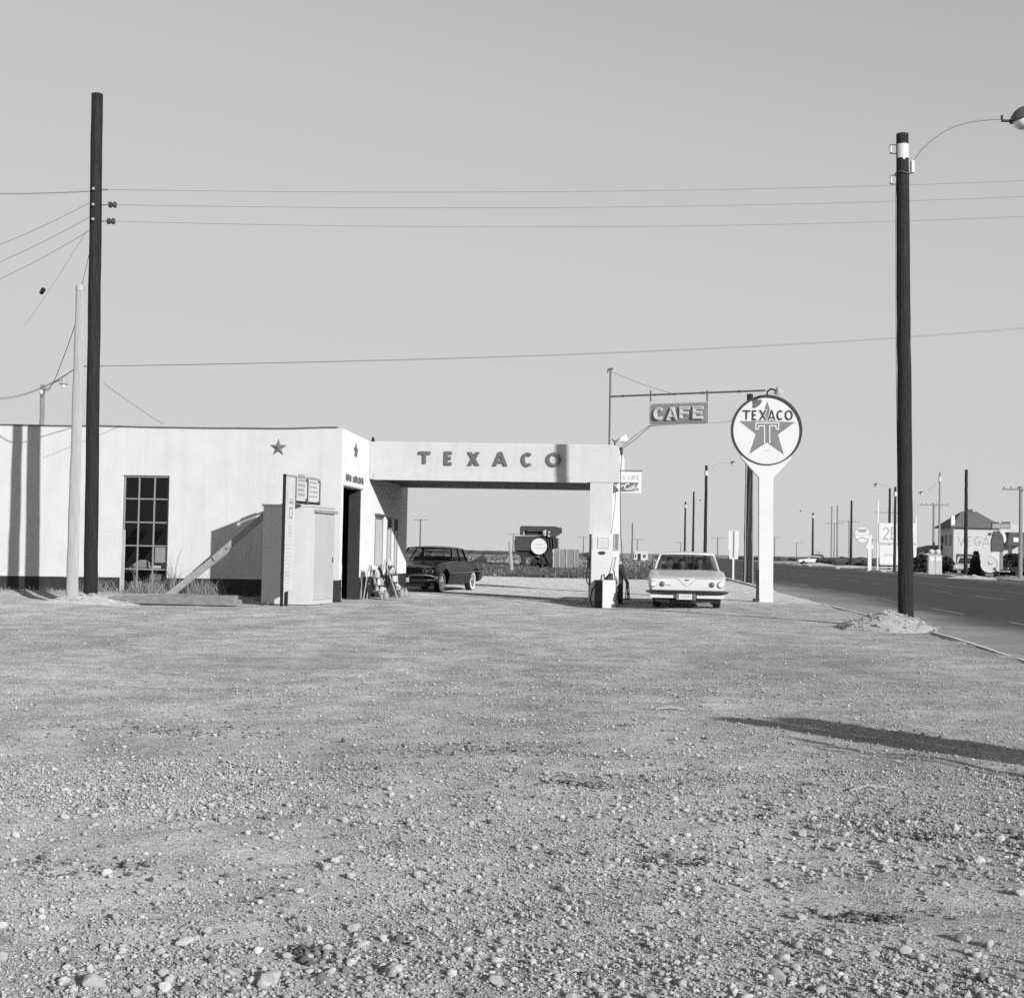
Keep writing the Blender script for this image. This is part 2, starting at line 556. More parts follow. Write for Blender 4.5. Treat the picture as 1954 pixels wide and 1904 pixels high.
def np_mesh(name, V, Fc, tone=None):
    """mesh from arrays: V (n,3), Fc (m,k)"""
    me = bpy.data.meshes.new(name)
    n, k = Fc.shape
    me.vertices.add(len(V)); me.vertices.foreach_set('co', np.ascontiguousarray(V, dtype=np.float32).ravel())
    me.loops.add(n * k); me.loops.foreach_set('vertex_index', np.ascontiguousarray(Fc, dtype=np.int32).ravel())
    me.polygons.add(n); me.polygons.foreach_set('loop_start', np.arange(0, n * k, k, dtype=np.int32))
    me.polygons.foreach_set('loop_total', np.full(n, k, dtype=np.int32))
    me.update(calc_edges=True)
    if tone is not None:
        a = me.attributes.new('tone', 'FLOAT', 'POINT')
        a.data.foreach_set('value', np.ascontiguousarray(tone, dtype=np.float32))
    return me
# ------------------------------------------------------------------ the lie of the land
NEAR_Y = [-60, 0, 12, 19.8, 24.1, 29.4, 33.7, 40.4, 60, 92, 215, 300, 600, 3000]
NEAR_X = [2.0, 5.3, 6.45, 7.16, 7.74, 8.28, 8.58, 9.05, 10.7, 13.4, 24, 31, 60, 300]
FAR_Y = [-60, 0, 40, 97, 168, 300, 600, 3000]
FAR_X = [20, 25, 28.3, 33, 39, 54, 88, 350]
def xn(y): return np.interp(y, NEAR_Y, NEAR_X)
def xf(y): return np.interp(y, FAR_Y, FAR_X)
ST_C = G(646, 1149)                     # the corner of the filling station on the ground
ST_A = R(-6.0)
def st(x, y, z=0.0):                    # station frame -> world
    a, b = rot2(x, y, ST_A)
    return Vector((ST_C.x + a, ST_C.y + b, z))
def gz(x, y):
    """ground height"""
    x, y = np.asarray(x, float), np.asarray(y, float)
    near = 1 - sstep(14, 40, y)
    lot = 1 - sstep(36, 44, y)
    z = (fbm(x * 0.35, y * 0.35, 3, 3) - 0.5) * 0.10 * lot
    z = z + (fbm(x * 1.6, y * 1.6, 5, 3) - 0.5) * 0.045 * (0.35 + 0.65 * near) * lot
    z = z + (fbm(x * 7, y * 7, 9, 3) - 0.5) * 0.026 * near
    # dirt banked along the wall on the left
    dx, dy = x - ST_C.x, y - ST_C.y
    lx, ly = rot2(dx, dy, -ST_A)
    berm = sstep(-2.0, -0.2, ly) * sstep(-0.3, -3.5, lx) * 0.13
    z = z + berm * (0.75 + 0.5 * fbm(x * 1.5, y * 1.5, 21, 3))
    z = z - 0.07 * np.exp(-((x - 2.1) / 1.6) ** 2 - ((y - 37.2) / 1.6) ** 2)
    z = z - 0.06 * np.exp(-((x + 4.5) / 4.0) ** 2 - ((y - 48.5) / 3.2) ** 2)
    onroad = sstep(0.0, 0.45, x - xn(y)) * sstep(0.0, -0.45, x - xf(y))
    far = sstep(60, 200, y)
    z = z + far * (fbm(x * 0.03, y * 0.03, 31, 3) - 0.5) * 0.5 * (1 - onroad)
    z = z * (1 - onroad) - 0.05 * onroad
    return z
def gzf(x, y):
    return float(gz(np.array([x]), np.array([y]))[0])
def drop(p):
    """a point set down on the ground"""
    return Vector((p.x, p.y, gzf(p.x, p.y)))

def grow(a, b, s, k):
    out, d = [], s
    while a < b:
        d *= k
        a += d
        out.append(a)
    return out
xs = list(np.arange(-5.6, 5.601, 0.05))
gr = grow(5.6, 4500, 0.055, 1.08)
xs = [-v for v in reversed(gr)] + xs + gr
ys = [-90, -60, -40, -25, -15, -9, -5, -2, 0, 1.2, 2.2, 2.9] + list(np.arange(3.2, 9, 0.033)) + list(np.arange(9, 16, 0.05)) + list(np.arange(16, 46, 0.15)) + list(np.arange(46, 130, 1.0)) + grow(130, 6000, 2.0, 1.08)
gx, gy = np.meshgrid(np.array(xs), np.array(ys))
nx_, ny_ = len(xs), len(ys)
gxf, gyf = gx.ravel(), gy.ravel()
gzv = gz(gxf, gyf)
V = np.stack([gxf, gyf, gzv], 1)
ii = np.arange(nx_ * ny_).reshape(ny_, nx_)
Fq = np.stack([ii[:-1, :-1].ravel(), ii[:-1, 1:].ravel(), ii[1:, 1:].ravel(), ii[1:, :-1].ravel()], 1)
# own colour of the soil: pale caliche lot, paler apron behind, dry field beyond
tone = 0.90 + 0.30 * (fbm(gxf * 0.5, gyf * 0.22, 41, 4) - 0.35)
tone = tone - 0.16 * sstep(0.45, 0.7, fbm(gxf * 0.7, gyf * 0.25, 47, 5)) * (1 - sstep(34, 40, gyf))
# two faint wheel tracks curving across the lot
for off_ in (0.0, 1.5):
    d_ = np.abs(gyf - (13.5 + off_ + 0.02 * (gxf - 1) ** 2 - 0.18 * gxf))
    tone = tone + 0.09 * sstep(0.5, 0.1, d_ + 0.3 * (fbm(gxf * 2, gyf * 2, 49, 3) - .5))
tone = tone * (1.20 - .22 * sstep(5.0, 14, gyf))
ap = sstep(38.5, 43.5, gyf + 2.2 * (fbm(gxf * 0.6, gyf * 0.6, 51, 3) - 0.5)) * (1 - sstep(71, 76, gyf + 4 * (fbm(gxf * 0.5, gyf * 0.3, 53, 3) - 0.5)))
tone = tone * (1 - ap) + (1.22 + 0.12 * (fbm(gxf * 0.5, gyf * 0.3, 55, 3) - 0.5)) * ap
fl = sstep(71, 76, gyf + 4 * (fbm(gxf * 0.5, gyf * 0.3, 53, 3) - 0.5))
field = 0.62 + 0.5 * (fbm(gxf * 0.05, gyf * 0.02, 61, 4) - 0.5)
farf = sstep(260, 420, gyf)
field = field * (1 - farf) + 0.40 * farf
tone = tone * (1 - fl) + field * fl
tone = np.where((gxf > xf(gyf)) & (gyf < 200), 0.85 + 0.3 * (fbm(gxf * 0.2, gyf * 0.1, 63, 3) - 0.5), tone)
gme = np_mesh('ground', V, Fq, tone)
gme.polygons.foreach_set('use_smooth', [True] * len(gme.polygons))

gm = bpy.data.materials.new('gravel_soil')
gm.use_nodes = True
nt = gm.node_tree
b = nt.nodes['Principled BSDF']
b.inputs['Roughness'].default_value = 0.95
b.inputs['Diffuse Roughness'].default_value = 1.0
b.inputs['Specular IOR Level'].default_value = 0.15
tc = nt.nodes.new('ShaderNodeTexCoord')
def nz(scale, det, rough):
    n = nt.nodes.new('ShaderNodeTexNoise')
    n.inputs['Scale'].default_value = scale
    n.inputs['Detail'].default_value = det
    n.inputs['Roughness'].default_value = rough
    nt.links.new(tc.outputs['Object'], n.inputs['Vector'])
    return n.outputs['Fac']
def mrange(v, a, b_, c, d):
    m = nt.nodes.new('ShaderNodeMapRange')
    for k, q in zip(('From Min', 'From Max', 'To Min', 'To Max'), (a, b_, c, d)):
        m.inputs[k].default_value = q
    nt.links.new(v, m.inputs['Value'])
    return m.outputs['Result']
def mul(a, b_):
    m = nt.nodes.new('ShaderNodeMath'); m.operation = 'MULTIPLY'
    for i, q in enumerate((a, b_)):
        if isinstance(q, float): m.inputs[i].default_value = q
        else: nt.links.new(q, m.inputs[i])
    return m.outputs[0]
def addn(a, b_):
    m = nt.nodes.new('ShaderNodeMath'); m.operation = 'ADD'
    nt.links.new(a, m.inputs[0]); nt.links.new(b_, m.inputs[1])
    return m.outputs[0]
at_ = nt.nodes.new('ShaderNodeAttribute'); at_.attribute_name = 'tone'
c1 = mrange(nz(26, 10, 0.75), 0.3, 0.7, 0.72, 1.22)
c2 = mrange(nz(140, 5, 0.75), 0.3, 0.7, 0.62, 1.36)
c3 = mrange(nz(3.2, 6, 0.7), 0.3, 0.7, 0.90, 1.10)
def grit(scale, seed_off):
    v = nt.nodes.new('ShaderNodeTexVoronoi')
    v.inputs['Scale'].default_value = scale
    v.inputs['Randomness'].default_value = 1.0
    mp = nt.nodes.new('ShaderNodeMapping'); mp.inputs['Location'].default_value = (seed_off, seed_off * .7, 0)
    nt.links.new(tc.outputs['Object'], mp.inputs['Vector'])
    nt.links.new(mp.outputs['Vector'], v.inputs['Vector'])
    return mrange(v.outputs['Distance'], 0.0, 0.55, 1.0, 0.0), v.outputs['Color']
g1, gc1 = grit(75, 0.0)
g2, gc2 = grit(150, 3.3)
patch_ = mrange(nz(1.4, 5, 0.7), 0.40, 0.62, 0.15, 1.0)
sepc = nt.nodes.new('ShaderNodeSeparateColor'); nt.links.new(gc1, sepc.inputs[0])
hgt = addn(addn(mul(nz(34, 8, 0.7), 0.7), mul(mul(g2, patch_), 0.20)), mul(mul(g1, patch_), 0.42))
c4 = mrange(sepc.outputs[0], 0.0, 1.0, 0.80, 1.18)
colv = mul(mul(mul(mul(mul(c1, c2), c3), c4), at_.outputs['Fac']), 0.475)
nt.links.new(colv, b.inputs['Base Color'])
bp = nt.nodes.new('ShaderNodeBump')
bp.inputs['Distance'].default_value = 0.030
bp.inputs['Strength'].default_value = 1.0
nt.links.new(hgt, bp.inputs['Height'])
nt.links.new(bp.outputs['Normal'], b.inputs['Normal'])
ground = link('ground', gme, gm)
tag(ground, 'pale gravel lot running out to flat dry plains', kind='structure')

# ------------------------------------------------------------------ road
yy = list(np.arange(-60, 16, 4.0)) + list(np.arange(16, 60, 0.4)) + list(np.arange(60, 130, 2.0)) + [140, 170, 215, 260, 300, 400, 600, 1200]
ts = [0, .012, .024, .04, .06, .08, .10, .13, .17, .22, .28, .36, .5, .64, .78, .9, .96, 1]
yg, tg = np.meshgrid(np.array(yy, float), np.array(ts), indexing='ij')
xa, xb = xn(yg), xf(yg)
wob = 0.22 * (fbm(yg * 0.7, yg * 0 + 1.0, 77, 3) - 0.5) * (tg < 0.005)
xg = xa + (xb - xa) * tg + wob
rV = np.stack([xg.ravel(), yg.ravel(), (-0.004 + 0.05 * np.sin(math.pi * tg)).ravel()], 1)
ri = np.arange(len(yy) * len(ts)).reshape(len(yy), len(ts))
rF = np.stack([ri[:-1, :-1].ravel(), ri[:-1, 1:].ravel(), ri[1:, 1:].ravel(), ri[1:, :-1].ravel()], 1)
dust = sstep(3.4, 0.0, (xg - xa) + 2.6 * (fbm(yg * 0.16, xg * 0.9, 87, 4) - 0.5)) * (1 - sstep(50, 90, yg)) * 0.85
dust = np.maximum(dust, 0.35 * sstep(3.0, 0.2, xb - xg))
rtone = 1.0 + dust * 5.5
rme = np_mesh('road', rV, rF, rtone.ravel())
rme.polygons.foreach_set('use_smooth', [True] * len(rme.polygons))
road = link('road', rme, 'asphalt')
tag(road, 'dark asphalt highway running away on the right', kind='structure')
def road_z(y, x):
    t = (x - float(xn(y))) / (float(xf(y)) - float(xn(y)))
    return -0.004 + 0.05 * math.sin(math.pi * min(max(t, 0), 1))
def dash(y0, y1, off0, w=0.13, off1=None):
    vs = []
    n = 5
    for k in range(n):
        y = y0 + (y1 - y0) * k / (n - 1)
        o = off0 if off1 is None else off0 + (off1 - off0) * k / (n - 1)
        x = float(xn(y)) + o
        vs += [(x - w / 2, y, road_z(y, x - w / 2) + 0.006), (x + w / 2, y, road_z(y, x + w / 2) + 0.006)]
    MB().add(vs, [(2 * k, 2 * k + 1, 2 * k + 3, 2 * k + 2) for k in range(n - 1)]).build('lane_dash', 'road_paint', road)
y = 20.0
while y < 140:
    dash(y, y + 3.2 * (1 + y / 250), 2.55)
    y += 7.5
y = 25.5
while y < 150:
    dash(y, y + 3.2 * (1 + y / 250), 7.0)
    y += 7.5
for a, c in ((30, 60), (60.5, 110), (111, 190)):
    vs, n = [], 10
    for k in range(n):
        y = a + (c - a) * k / (n - 1)
        x = float(xn(y)) + 10.2
        vs += [(x - 0.07, y, road_z(y, x) + 0.006), (x + 0.07, y, road_z(y, x) + 0.006)]
    MB().add(vs, [(2 * k, 2 * k + 1, 2 * k + 3, 2 * k + 2) for k in range(n - 1)]).build('lane_line', 'road_paint', road)
# low kerb of worn concrete along the lot, broken in places
def kerb(y0, y1, side, name, w=0.16, h=0.05, step=1.0, off=0.0):
    ks, k = MB(), 0
    rows = []
    y = y0
    while y <= y1 + 1e-6:
        x = (float(xn(y)) - 0.02 - w / 2 - off) if side == 'n' else (float(xf(y)) + 0.02 + w / 2 + off)
        hh = h * (0.75 + 0.5 * random.random())
        rows.append((x, y, hh))
        y += step
    vs, fs = [], []
    for x, y, hh in rows:
        vs += [(x - w / 2, y, -0.06), (x - w / 2 + 0.015, y, hh), (x + w / 2 - 0.015, y, hh), (x + w / 2, y, -0.06)]
    for k in range(len(rows) - 1):
        q = 4 * k
        fs += [(q, q + 4, q + 5, q + 1), (q + 1, q + 5, q + 6, q + 2), (q + 2, q + 6, q + 7, q + 3)]
    fs += [(0, 1, 2, 3), (len(vs) - 1, len(vs) - 2, len(vs) - 3, len(vs) - 4)]
    o = MB().add(vs, fs).build(name, 'kerb_concrete')
    return tag(o, kind='structure')
kerb(17.5, 27.0, 'n', 'kerb', 0.10, 0.016)
kerb(28.8, 41.0, 'n', 'kerb', 0.10, 0.016)
kerb(55, 100, 'n', 'kerb', 0.2, 0.06, 3)
for a, c in ((60, 98), (108, 132), (140, 168), (172, 200), (206, 260)):
    kerb(a, c, 'f', 'kerb', 0.5, 0.12, 4)
# ------------------------------------------------------------------ filling station (front wall along local x, side wall along local y)
SX = Vector((math.cos(ST_A), math.sin(ST_A), 0))
SY = Vector((-math.sin(ST_A), math.cos(ST_A), 0))
def st_inv(p):
    a, b = rot2(p.x - ST_C.x, p.y - ST_C.y, -ST_A)
    return Vector((a, b, p.z))
def fw(px, py, y=0.0):       # photo pixel on a plane parallel to the front wall
    return st_inv(hit(px, py, st(0, y), SY))
def sw(px, py, x=0.0):       # photo pixel on a plane parallel to the side wall
    return st_inv(hit(px, py, st(x, 0), SX))
station = thing('gas_station', 'low white stucco filling station with stars, lettered canopy and open bay', 'building', st(0, 0, 0), ST_A)

def wall(us, zs, holes, top, thick, axis):
    """wall grid with holes (u0,u1,z0,z1); top(u) gives its upper edge; axis 'x' faces -y, axis 'y' faces +x"""
    us = sorted(set(us + [h[0] for h in holes] + [h[1] for h in holes]))
    zs = sorted(set(zs + [h[2] for h in holes] + [h[3] for h in holes]))
    nu, nz_ = len(us), len(zs) + 1
    def solid(i, j):
        if i < 0 or j < 0 or i >= nu - 1 or j >= nz_ - 1:
            return False
        u = (us[i] + us[i + 1]) / 2
        z = (zs[j] + (zs[j + 1] if j + 1 < len(zs) else zs[j] + 0.1)) / 2
        return not any(h[0] < u < h[1] and h[2] < z < h[3] for h in holes)
    vs = []
    for s in (0, 1):
        for i in range(nu):
            for j in range(nz_):
                z = zs[j] if j < len(zs) else top(us[i])
                vs.append((us[i], s * thick, z) if axis == 'x' else (-s * thick, us[i], z))
    def q(i, j, s): return s * nu * nz_ + i * nz_ + j
    fs = []
    for i in range(nu - 1):
        for j in range(nz_ - 1):
            if not solid(i, j):
                continue
            fs += [(q(i, j, 0), q(i + 1, j, 0), q(i + 1, j + 1, 0), q(i, j + 1, 0)), (q(i, j, 1), q(i, j + 1, 1), q(i + 1, j + 1, 1), q(i + 1, j, 1))]
            if not solid(i - 1, j): fs.append((q(i, j, 0), q(i, j + 1, 0), q(i, j + 1, 1), q(i, j, 1)))
            if not solid(i + 1, j): fs.append((q(i + 1, j, 0), q(i + 1, j, 1), q(i + 1, j + 1, 1), q(i + 1, j + 1, 0)))
            if not solid(i, j - 1): fs.append((q(i, j, 0), q(i, j, 1), q(i + 1, j, 1), q(i + 1, j, 0)))
            if not solid(i, j + 1): fs.append((q(i, j + 1, 0), q(i + 1, j + 1, 0), q(i + 1, j + 1, 1), q(i, j + 1, 1)))
    return MB().add(vs, fs)

# upper edge of the front wall read off along its length, slightly sagging
TOPX = [-19.0, -8.9, -5.5, -3.2, -1.6, -0.9, -0.5, 0.0]
TOPZ = [4.34, 4.33, 4.315, 4.30, 4.30, 4.325, 4.345, 4.35]
def top_front(u): return float(np.interp(u, TOPX, TOPZ))
def top_side(u): return float(np.interp(u, [0, 3.7, 9.4], [4.35, 4.27, 4.25]))
wa, wb = fw(232, 1000), fw(321, 1000)
WX0, WX1 = wa.x, wb.x
WZ1 = fw(276, 907).z
WZ0 = 0.12
win_hole = (WX0, WX1, WZ0, WZ1)
wall([-19.0, -8.9, -5.5, -3.2, -1.6, -0.9, -0.5, -0.25], [-0.2], [win_hole], top_front, 0.25, 'x').build('front_wall', 'white_stucco', station)
# openings of the side wall
da, db = sw(652.5, 1050), sw(686, 1050)
DY0, DY1 = da.y, db.y
DZ1 = sw(668, 930).z
bay = (DY0, DY1, -0.1, DZ1)
oa, ob = sw(714, 1060), sw(729, 1060)
pa, pb = sw(737, 1060), sw(745, 1060)
ca, cb = sw(751, 1060), sw(757, 1060)
OZ1 = sw(720, 985).z
office_door = (oa.y, ob.y, 0.0, OZ1)
office_win = (pa.y, pb.y, 0.62, OZ1)
office_win2 = (ca.y, cb.y, 0.62, OZ1)
SIDE_LEN = 9.35
wall([0.0, 3.7, SIDE_LEN], [-0.2], [bay, office_door, office_win, office_win2], top_side, 0.25, 'y').build('side_wall', 'white_stucco', station)
MB().box(-19, -18.75, 0.25, SIDE_LEN, -0.2, 4.2).box(-18.75, -0.25, SIDE_LEN - 0.25, SIDE_LEN, -0.2, 4.2).build('rear_wall', 'white_stucco', station)
MB().box(-18.75, -0.25, 0.25, SIDE_LEN - 0.25, 3.9, 4.02).build('roof', 'roof_tar', station)
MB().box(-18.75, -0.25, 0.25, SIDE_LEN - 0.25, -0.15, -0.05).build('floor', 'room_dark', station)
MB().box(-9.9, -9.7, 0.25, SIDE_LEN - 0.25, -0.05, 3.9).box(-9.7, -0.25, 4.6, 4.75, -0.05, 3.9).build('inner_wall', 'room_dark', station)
# thin dark cap along the roof edge
cap = MB()
pts = [(x, top_front(x)) for x in np.linspace(-19, -0.15, 60)]
pts = [(x, z + 0.012 + 0.02 * (vnoise(np.array([x * 0.8]), np.array([3.0]), 5)[0] - 0.4)) for x, z in pts]
cap.ribbon(pts, 0.035, -0.025, 0.27)
cap.build('roof_edging', 'steel_pipe', station)
# dark painted base bands, 4 mm proud
BZ = 0.52
def band_x(a, c):
    n = max(2, int((c - a) / 0.6))
    vs = []
    for k in range(n + 1):
        x = a + (c - a) * k / n
        z1 = np.interp(x, [-12, -9, 0], [0.45, 0.47, 0.545])
        vs += [(x, -0.004, -0.15), (x, -0.004, z1)]
    MB().add(vs, [(2 * k, 2 * k + 2, 2 * k + 3, 2 * k + 1) for k in range(n)]).build('base_band', 'dark_band_paint', station)
band_x(-18.9, WX0 - 0.002)
band_x(WX1 + 0.002, 0.004)
def band_y(a, c, z1=0.56):
    MB().add([(0.004, a, -0.15), (0.004, c, -0.15), (0.004, c, z1), (0.004, a, z1)], [(0, 1, 2, 3)]).build('base_band', 'dark_band_paint', station)
band_y(-0.004, DY0)
band_y(DY1, oa.y, 0.58)
band_y(ob.y, SIDE_LEN, 0.60)
# steel window: frame, bars, fifteen panes
wf = MB().box(WX0, WX0 + 0.05, 0.06, 0.12, WZ0, WZ1).box(WX1 - 0.05, WX1, 0.06, 0.12, WZ0, WZ1).box(WX0 + 0.05, WX1 - 0.05, 0.06, 0.12, WZ1 - 0.05, WZ1).box(WX0 + 0.05, WX1 - 0.05, 0.06, 0.12, WZ0, WZ0 + 0.05).build('window', 'grey_wood', station)
WW, WH = WX1 - WX0, WZ1 - WZ0
for k in (1, 2):
    x = WX0 + WW * k / 3
    MB().box(x - 0.017, x + 0.017, 0.075, 0.11, WZ0 + 0.05, WZ1 - 0.05).build('glazing_bar', 'grey_wood', wf)
for k in range(1, 5):
    z = WZ0 + WH * k / 5
    MB().box(WX0 + 0.05, WX1 - 0.05, 0.072, 0.113, z - 0.017, z + 0.017).build('glazing_bar', 'grey_wood', wf)
for i in range(3):
    for j in range(5):
        x0, x1 = WX0 + WW * i / 3 + 0.02, WX0 + WW * (i + 1) / 3 - 0.02
        z0, z1 = WZ0 + WH * j / 5 + 0.02, WZ0 + WH * (j + 1) / 5 - 0.02
        if (i, j) == (2, 1):
            continue            # broken out
        a = random.uniform(-0.004, 0.004)
        MB().add([(x0, 0.092 + a, z0), (x1, 0.092 - a, z0), (x1, 0.092 + a, z1), (x0, 0.092 - a, z1)], [(0, 1, 2, 3)]).build('pane', 'window_glass', wf)
MB().box(WX0, WX0 + 0.09, 0.03, 0.058, 0.02, 1.70).build('loose_board', 'pale_wood', wf)
MB().box(WX1 - WW / 3 + 0.04, WX1 - 0.07, 0.115, 0.13, WZ0 + WH * 0.26, WZ0 + WH * 0.39).build('patch_panel', 'grey_wood', wf)
# stars
def star_mesh(R0, depth, k=0.40):
    vs = [(0, -depth, 0)]
    for i in range(10):
        a = math.pi / 2 + i * math.pi / 5
        r = R0 if i % 2 == 0 else R0 * k
        vs.append((r * math.cos(a), 0, r * math.sin(a)))
    n = len(vs)
    vs.append((0, 0.0, 0))
    return MB().add(vs, [(0, 1 + (i + 1) % 10, 1 + i) for i in range(10)] + [(n, 1 + i, 1 + (i + 1) % 10) for i in range(10)])
s1 = fw(531.5, 854.5)
star_mesh(0.225, 0.06).build('star', 'star_red', station, (s1.x, -0.012, s1.z))
s2 = sw(678, 860)
o = star_mesh(0.235, 0.06).build('star', 'star_red', station, (0.012, s2.y, s2.z), R(90))
# lettering above the bay
t0, t1 = sw(659.5, 915), sw(692.5, 922)
for s_, u0, ul in (('MARFAK', 0.0, 0.31), ('LUBRICATION', 0.39, 0.61)):
    lw = (t1.y - t0.y) * ul / (len(s_) + 0.3 * (len(s_) - 1))
    for i, ch in enumerate(s_):
        mb = MB()
        w_ = lw * (0.4 if ch == 'I' else 1)
        letter(mb, ch, (t1.y - t0.y) * u0 + i * lw * 1.3, 0, w_, 0.17, 0.034, -0.012, 0)
        mb.build('letter', 'letter_red', station, (0.004, t0.y, t0.z - 0.03), R(90))
# bay: dark door folded inside, light jamb rod
MB().box(-0.35, -0.29, DY0 + 0.02, DY0 + 0.5, 0.0, DZ1 - 0.15).build('folded_door', 'dark_band_paint', station)
jb = sw(658, 1050)
MB().box(-0.22, -0.16, DY0 + 0.62, DY0 + 0.72, 0.0, DZ1 - 0.3).build('door_rail', 'grey_paint', station)
MB().box(-0.30, 0.004, DY1 - 0.07, DY1 - 0.004, 0.0, DZ1 - 0.02).build('bay_door', 'dark_band_paint', station)
MB().box(0.003, 0.035, DY0 - 0.05, DY1 + 0.12, DZ1, DZ1 + 0.04).build('lintel', 'grey_paint', station)
MB().box(0.003, 0.03, DY1 + 0.16, DY1 + 0.30, 0.02, 0.6).build('corner_guard', 'grey_wood', station)
# office door and windows beyond the bay, white frames with dark glass above
def opening(name, y0, y1, z0, z1, solid_to, mm='off_white_paint'):
    f = MB().box(-0.10, 0.02, y0, y0 + 0.05, z0, z1).box(-0.10, 0.02, y1 - 0.05, y1, z0, z1).box(-0.10, 0.02, y0 + 0.05, y1 - 0.05, z1 - 0.05, z1).build(name, 'grey_wood', station)
    MB().box(-0.03, 0.0, y0 + 0.05, y1 - 0.05, z0, solid_to).build('panel', mm, f)
    if solid_to < z1 - 0.15:
        MB().box(-0.085, -0.06, y0 + 0.05, y1 - 0.05, solid_to, z1 - 0.05).build('pane', 'porcelain', f)
    return f
opening('office_door', oa.y, ob.y, 0.0, OZ1, OZ1 - 0.08, 'white_enamel')
opening('office_window', pa.y, pb.y, 0.62, OZ1, OZ1 - 0.35, 'white_enamel')
opening('office_window', ca.y, cb.y, 0.62, OZ1, 1.9, 'white_enamel')
MB().box(0.003, 0.09, oa.y - 0.06, ob.y + 0.06, OZ1 + 0.002, OZ1 + 0.07).build('lintel', 'steel_pipe', station)

# canopy
CY0 = sw(705, 880).y            # its front edge
CY1 = CY0 + 5.0
CZ0, CZ1 = 3.245, 4.265
def cn(px, py, y): return fw(px, py, y)
PX0, PX1, PX2 = cn(1125, 1000, CY0).x, cn(1167, 1000, CY0).x, cn(1181, 1000, CY0).x
# front fascia with a rounded upper corner
prof = [(0.002, CZ0), (PX2, CZ0)] + [(PX2, CZ1 - 0.22)] + [(PX2 - 0.22 + 0.22 * math.cos(R(a)), CZ1 - 0.22 + 0.22 * math.sin(R(a))) for a in (20, 40, 60, 75)] + [(PX2 - 0.24, CZ1)] + [(0.002, CZ1 + 0.01)]
canopy = MB().prism(prof, CY0, CY0 + 0.25).build('canopy', 'white_stucco', station, bevel=0.02)
MB().box(0.002, PX2 - 0.005, CY1 - 0.25, CY1, CZ0, CZ1 - 0.05).build('canopy_beam', 'white_stucco', canopy)
MB().box(PX2 - 0.28, PX2 - 0.006, CY0 + 0.25, CY1 - 0.25, CZ0, CZ1 - 0.06).build('canopy_beam', 'white_stucco', canopy)
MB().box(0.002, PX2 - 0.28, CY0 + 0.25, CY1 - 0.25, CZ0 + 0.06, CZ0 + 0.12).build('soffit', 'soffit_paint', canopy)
MB().box(0.002, PX2 - 0.28, CY0 + 0.25, CY1 - 0.25, CZ1 - 0.3, CZ1 - 0.2).build('canopy_roof', 'roof_tar', canopy)
# raised lower strip
a, c = cn(713, 903, CY0), cn(1121, 905, CY0)
MB().box(a.x, c.x, CY0 - 0.018, CY0 - 0.001, CZ0 - 0.012, a.z - 0.01).build('fascia_strip', 'white_stucco', canopy)
# letters TEXACO
boxes = [('T', 799, 821.7, 861.4, 887.3), ('E', 848.5, 865.4, 861.5, 887.5), ('X', 892.6, 915.8, 862.8, 888), ('A', 941, 969, 862.5, 889.0), ('C', 995.6, 1018.5, 863.5, 890.4), ('O', 1042.8, 1071.2, 863.4, 890.6)]
for ch, x0, x1, y0, y1 in boxes:
    p, q = cn(x0, y1, CY0), cn(x1, y0, CY0)
    mb = MB()
    letter(mb, ch, p.x, p.z, q.x - p.x, q.z - p.z, 0.082, CY0 - 0.06, CY0 - 0.002)
    mb.build('letter', 'letter_red', canopy)
MB().lathe([(0.03, 0), (0.05, 0.05), (0.03, 0.11), (0.01, 0.14)], 10, c=(0.06, CY0 + 0.12, CZ1 + 0.01)).build('roof_vent', 'black_paint', canopy)
# pillar with splayed corner
PY1 = CY0 + 1.3
MB().prismz([(PX0, CY0 + 0.03), (PX1, CY0 + 0.03), (PX2 - 0.008, CY0 + 0.03 + 0.24), (PX2 - 0.008, PY1), (PX0, PY1)], -0.1, CZ0 - 0.002).build('pillar', 'white_stucco', station)
mb = MB()
mb.add([(PX1 + 0.02, CY0 + 0.04, 2.98), (PX1 + 0.02, CY0 + 0.04, 3.22), (PX2 + 0.02, CY0 + 0.22, 3.05)], [(0, 2, 1), (0, 1, 2)])
shade_wedge = MB().prism([(0, 0), (0.20, 0.07), (0, 0.24)], -0.012, 0.012).build('bracket', 'steel_pipe', station, (PX1 + 0.03, CY0 + 0.05, 2.97), R(42))  # dark wedge in place of a cast shadow; no real bracket there
# small upright sign on the splay
pl = MB().box(0, 0.20, -0.02, 0, 0, 0.44).build('wall_plate', 'print_light', station, (PX1 + 0.05, CY0 + 0.075, 1.43), R(45))
mb = MB()
for k in range(7):
    mb.ribbon([(0.04, 0.04 + k * 0.06), (0.08, 0.075 + k * 0.06), (0.12, 0.04 + k * 0.06), (0.16, 0.07 + k * 0.06)], 0.022, -0.026, -0.0205)
mb.build('plate_mark', 'dark_iron', pl)
# ------------------------------------------------------------------ tall poles of the foreground
def pole_mesh(h, r0, r1, n=16, wob=0.006, seed=0, bury=0.5):
    rr = random.Random(seed)
    pts, rs = [], []
    k = 22
    for i in range(k + 1):
        t = i / k
        pts.append((rr.uniform(-wob, wob), rr.uniform(-wob, wob), -bury + (h + bury) * t))
        rs.append((r0 + (r1 - r0) * t) * (1 + rr.uniform(-0.015, 0.015)))
    return MB().tube(pts, rs, n)
def lean_pole(o, base, top):
    """tilt a pole standing at base so that its head comes to top"""
    v = (top - base).normalized()
    o.rotation_mode = 'QUATERNION'
    o.rotation_quaternion = Vector((0, 0, 1)).rotation_difference(v)

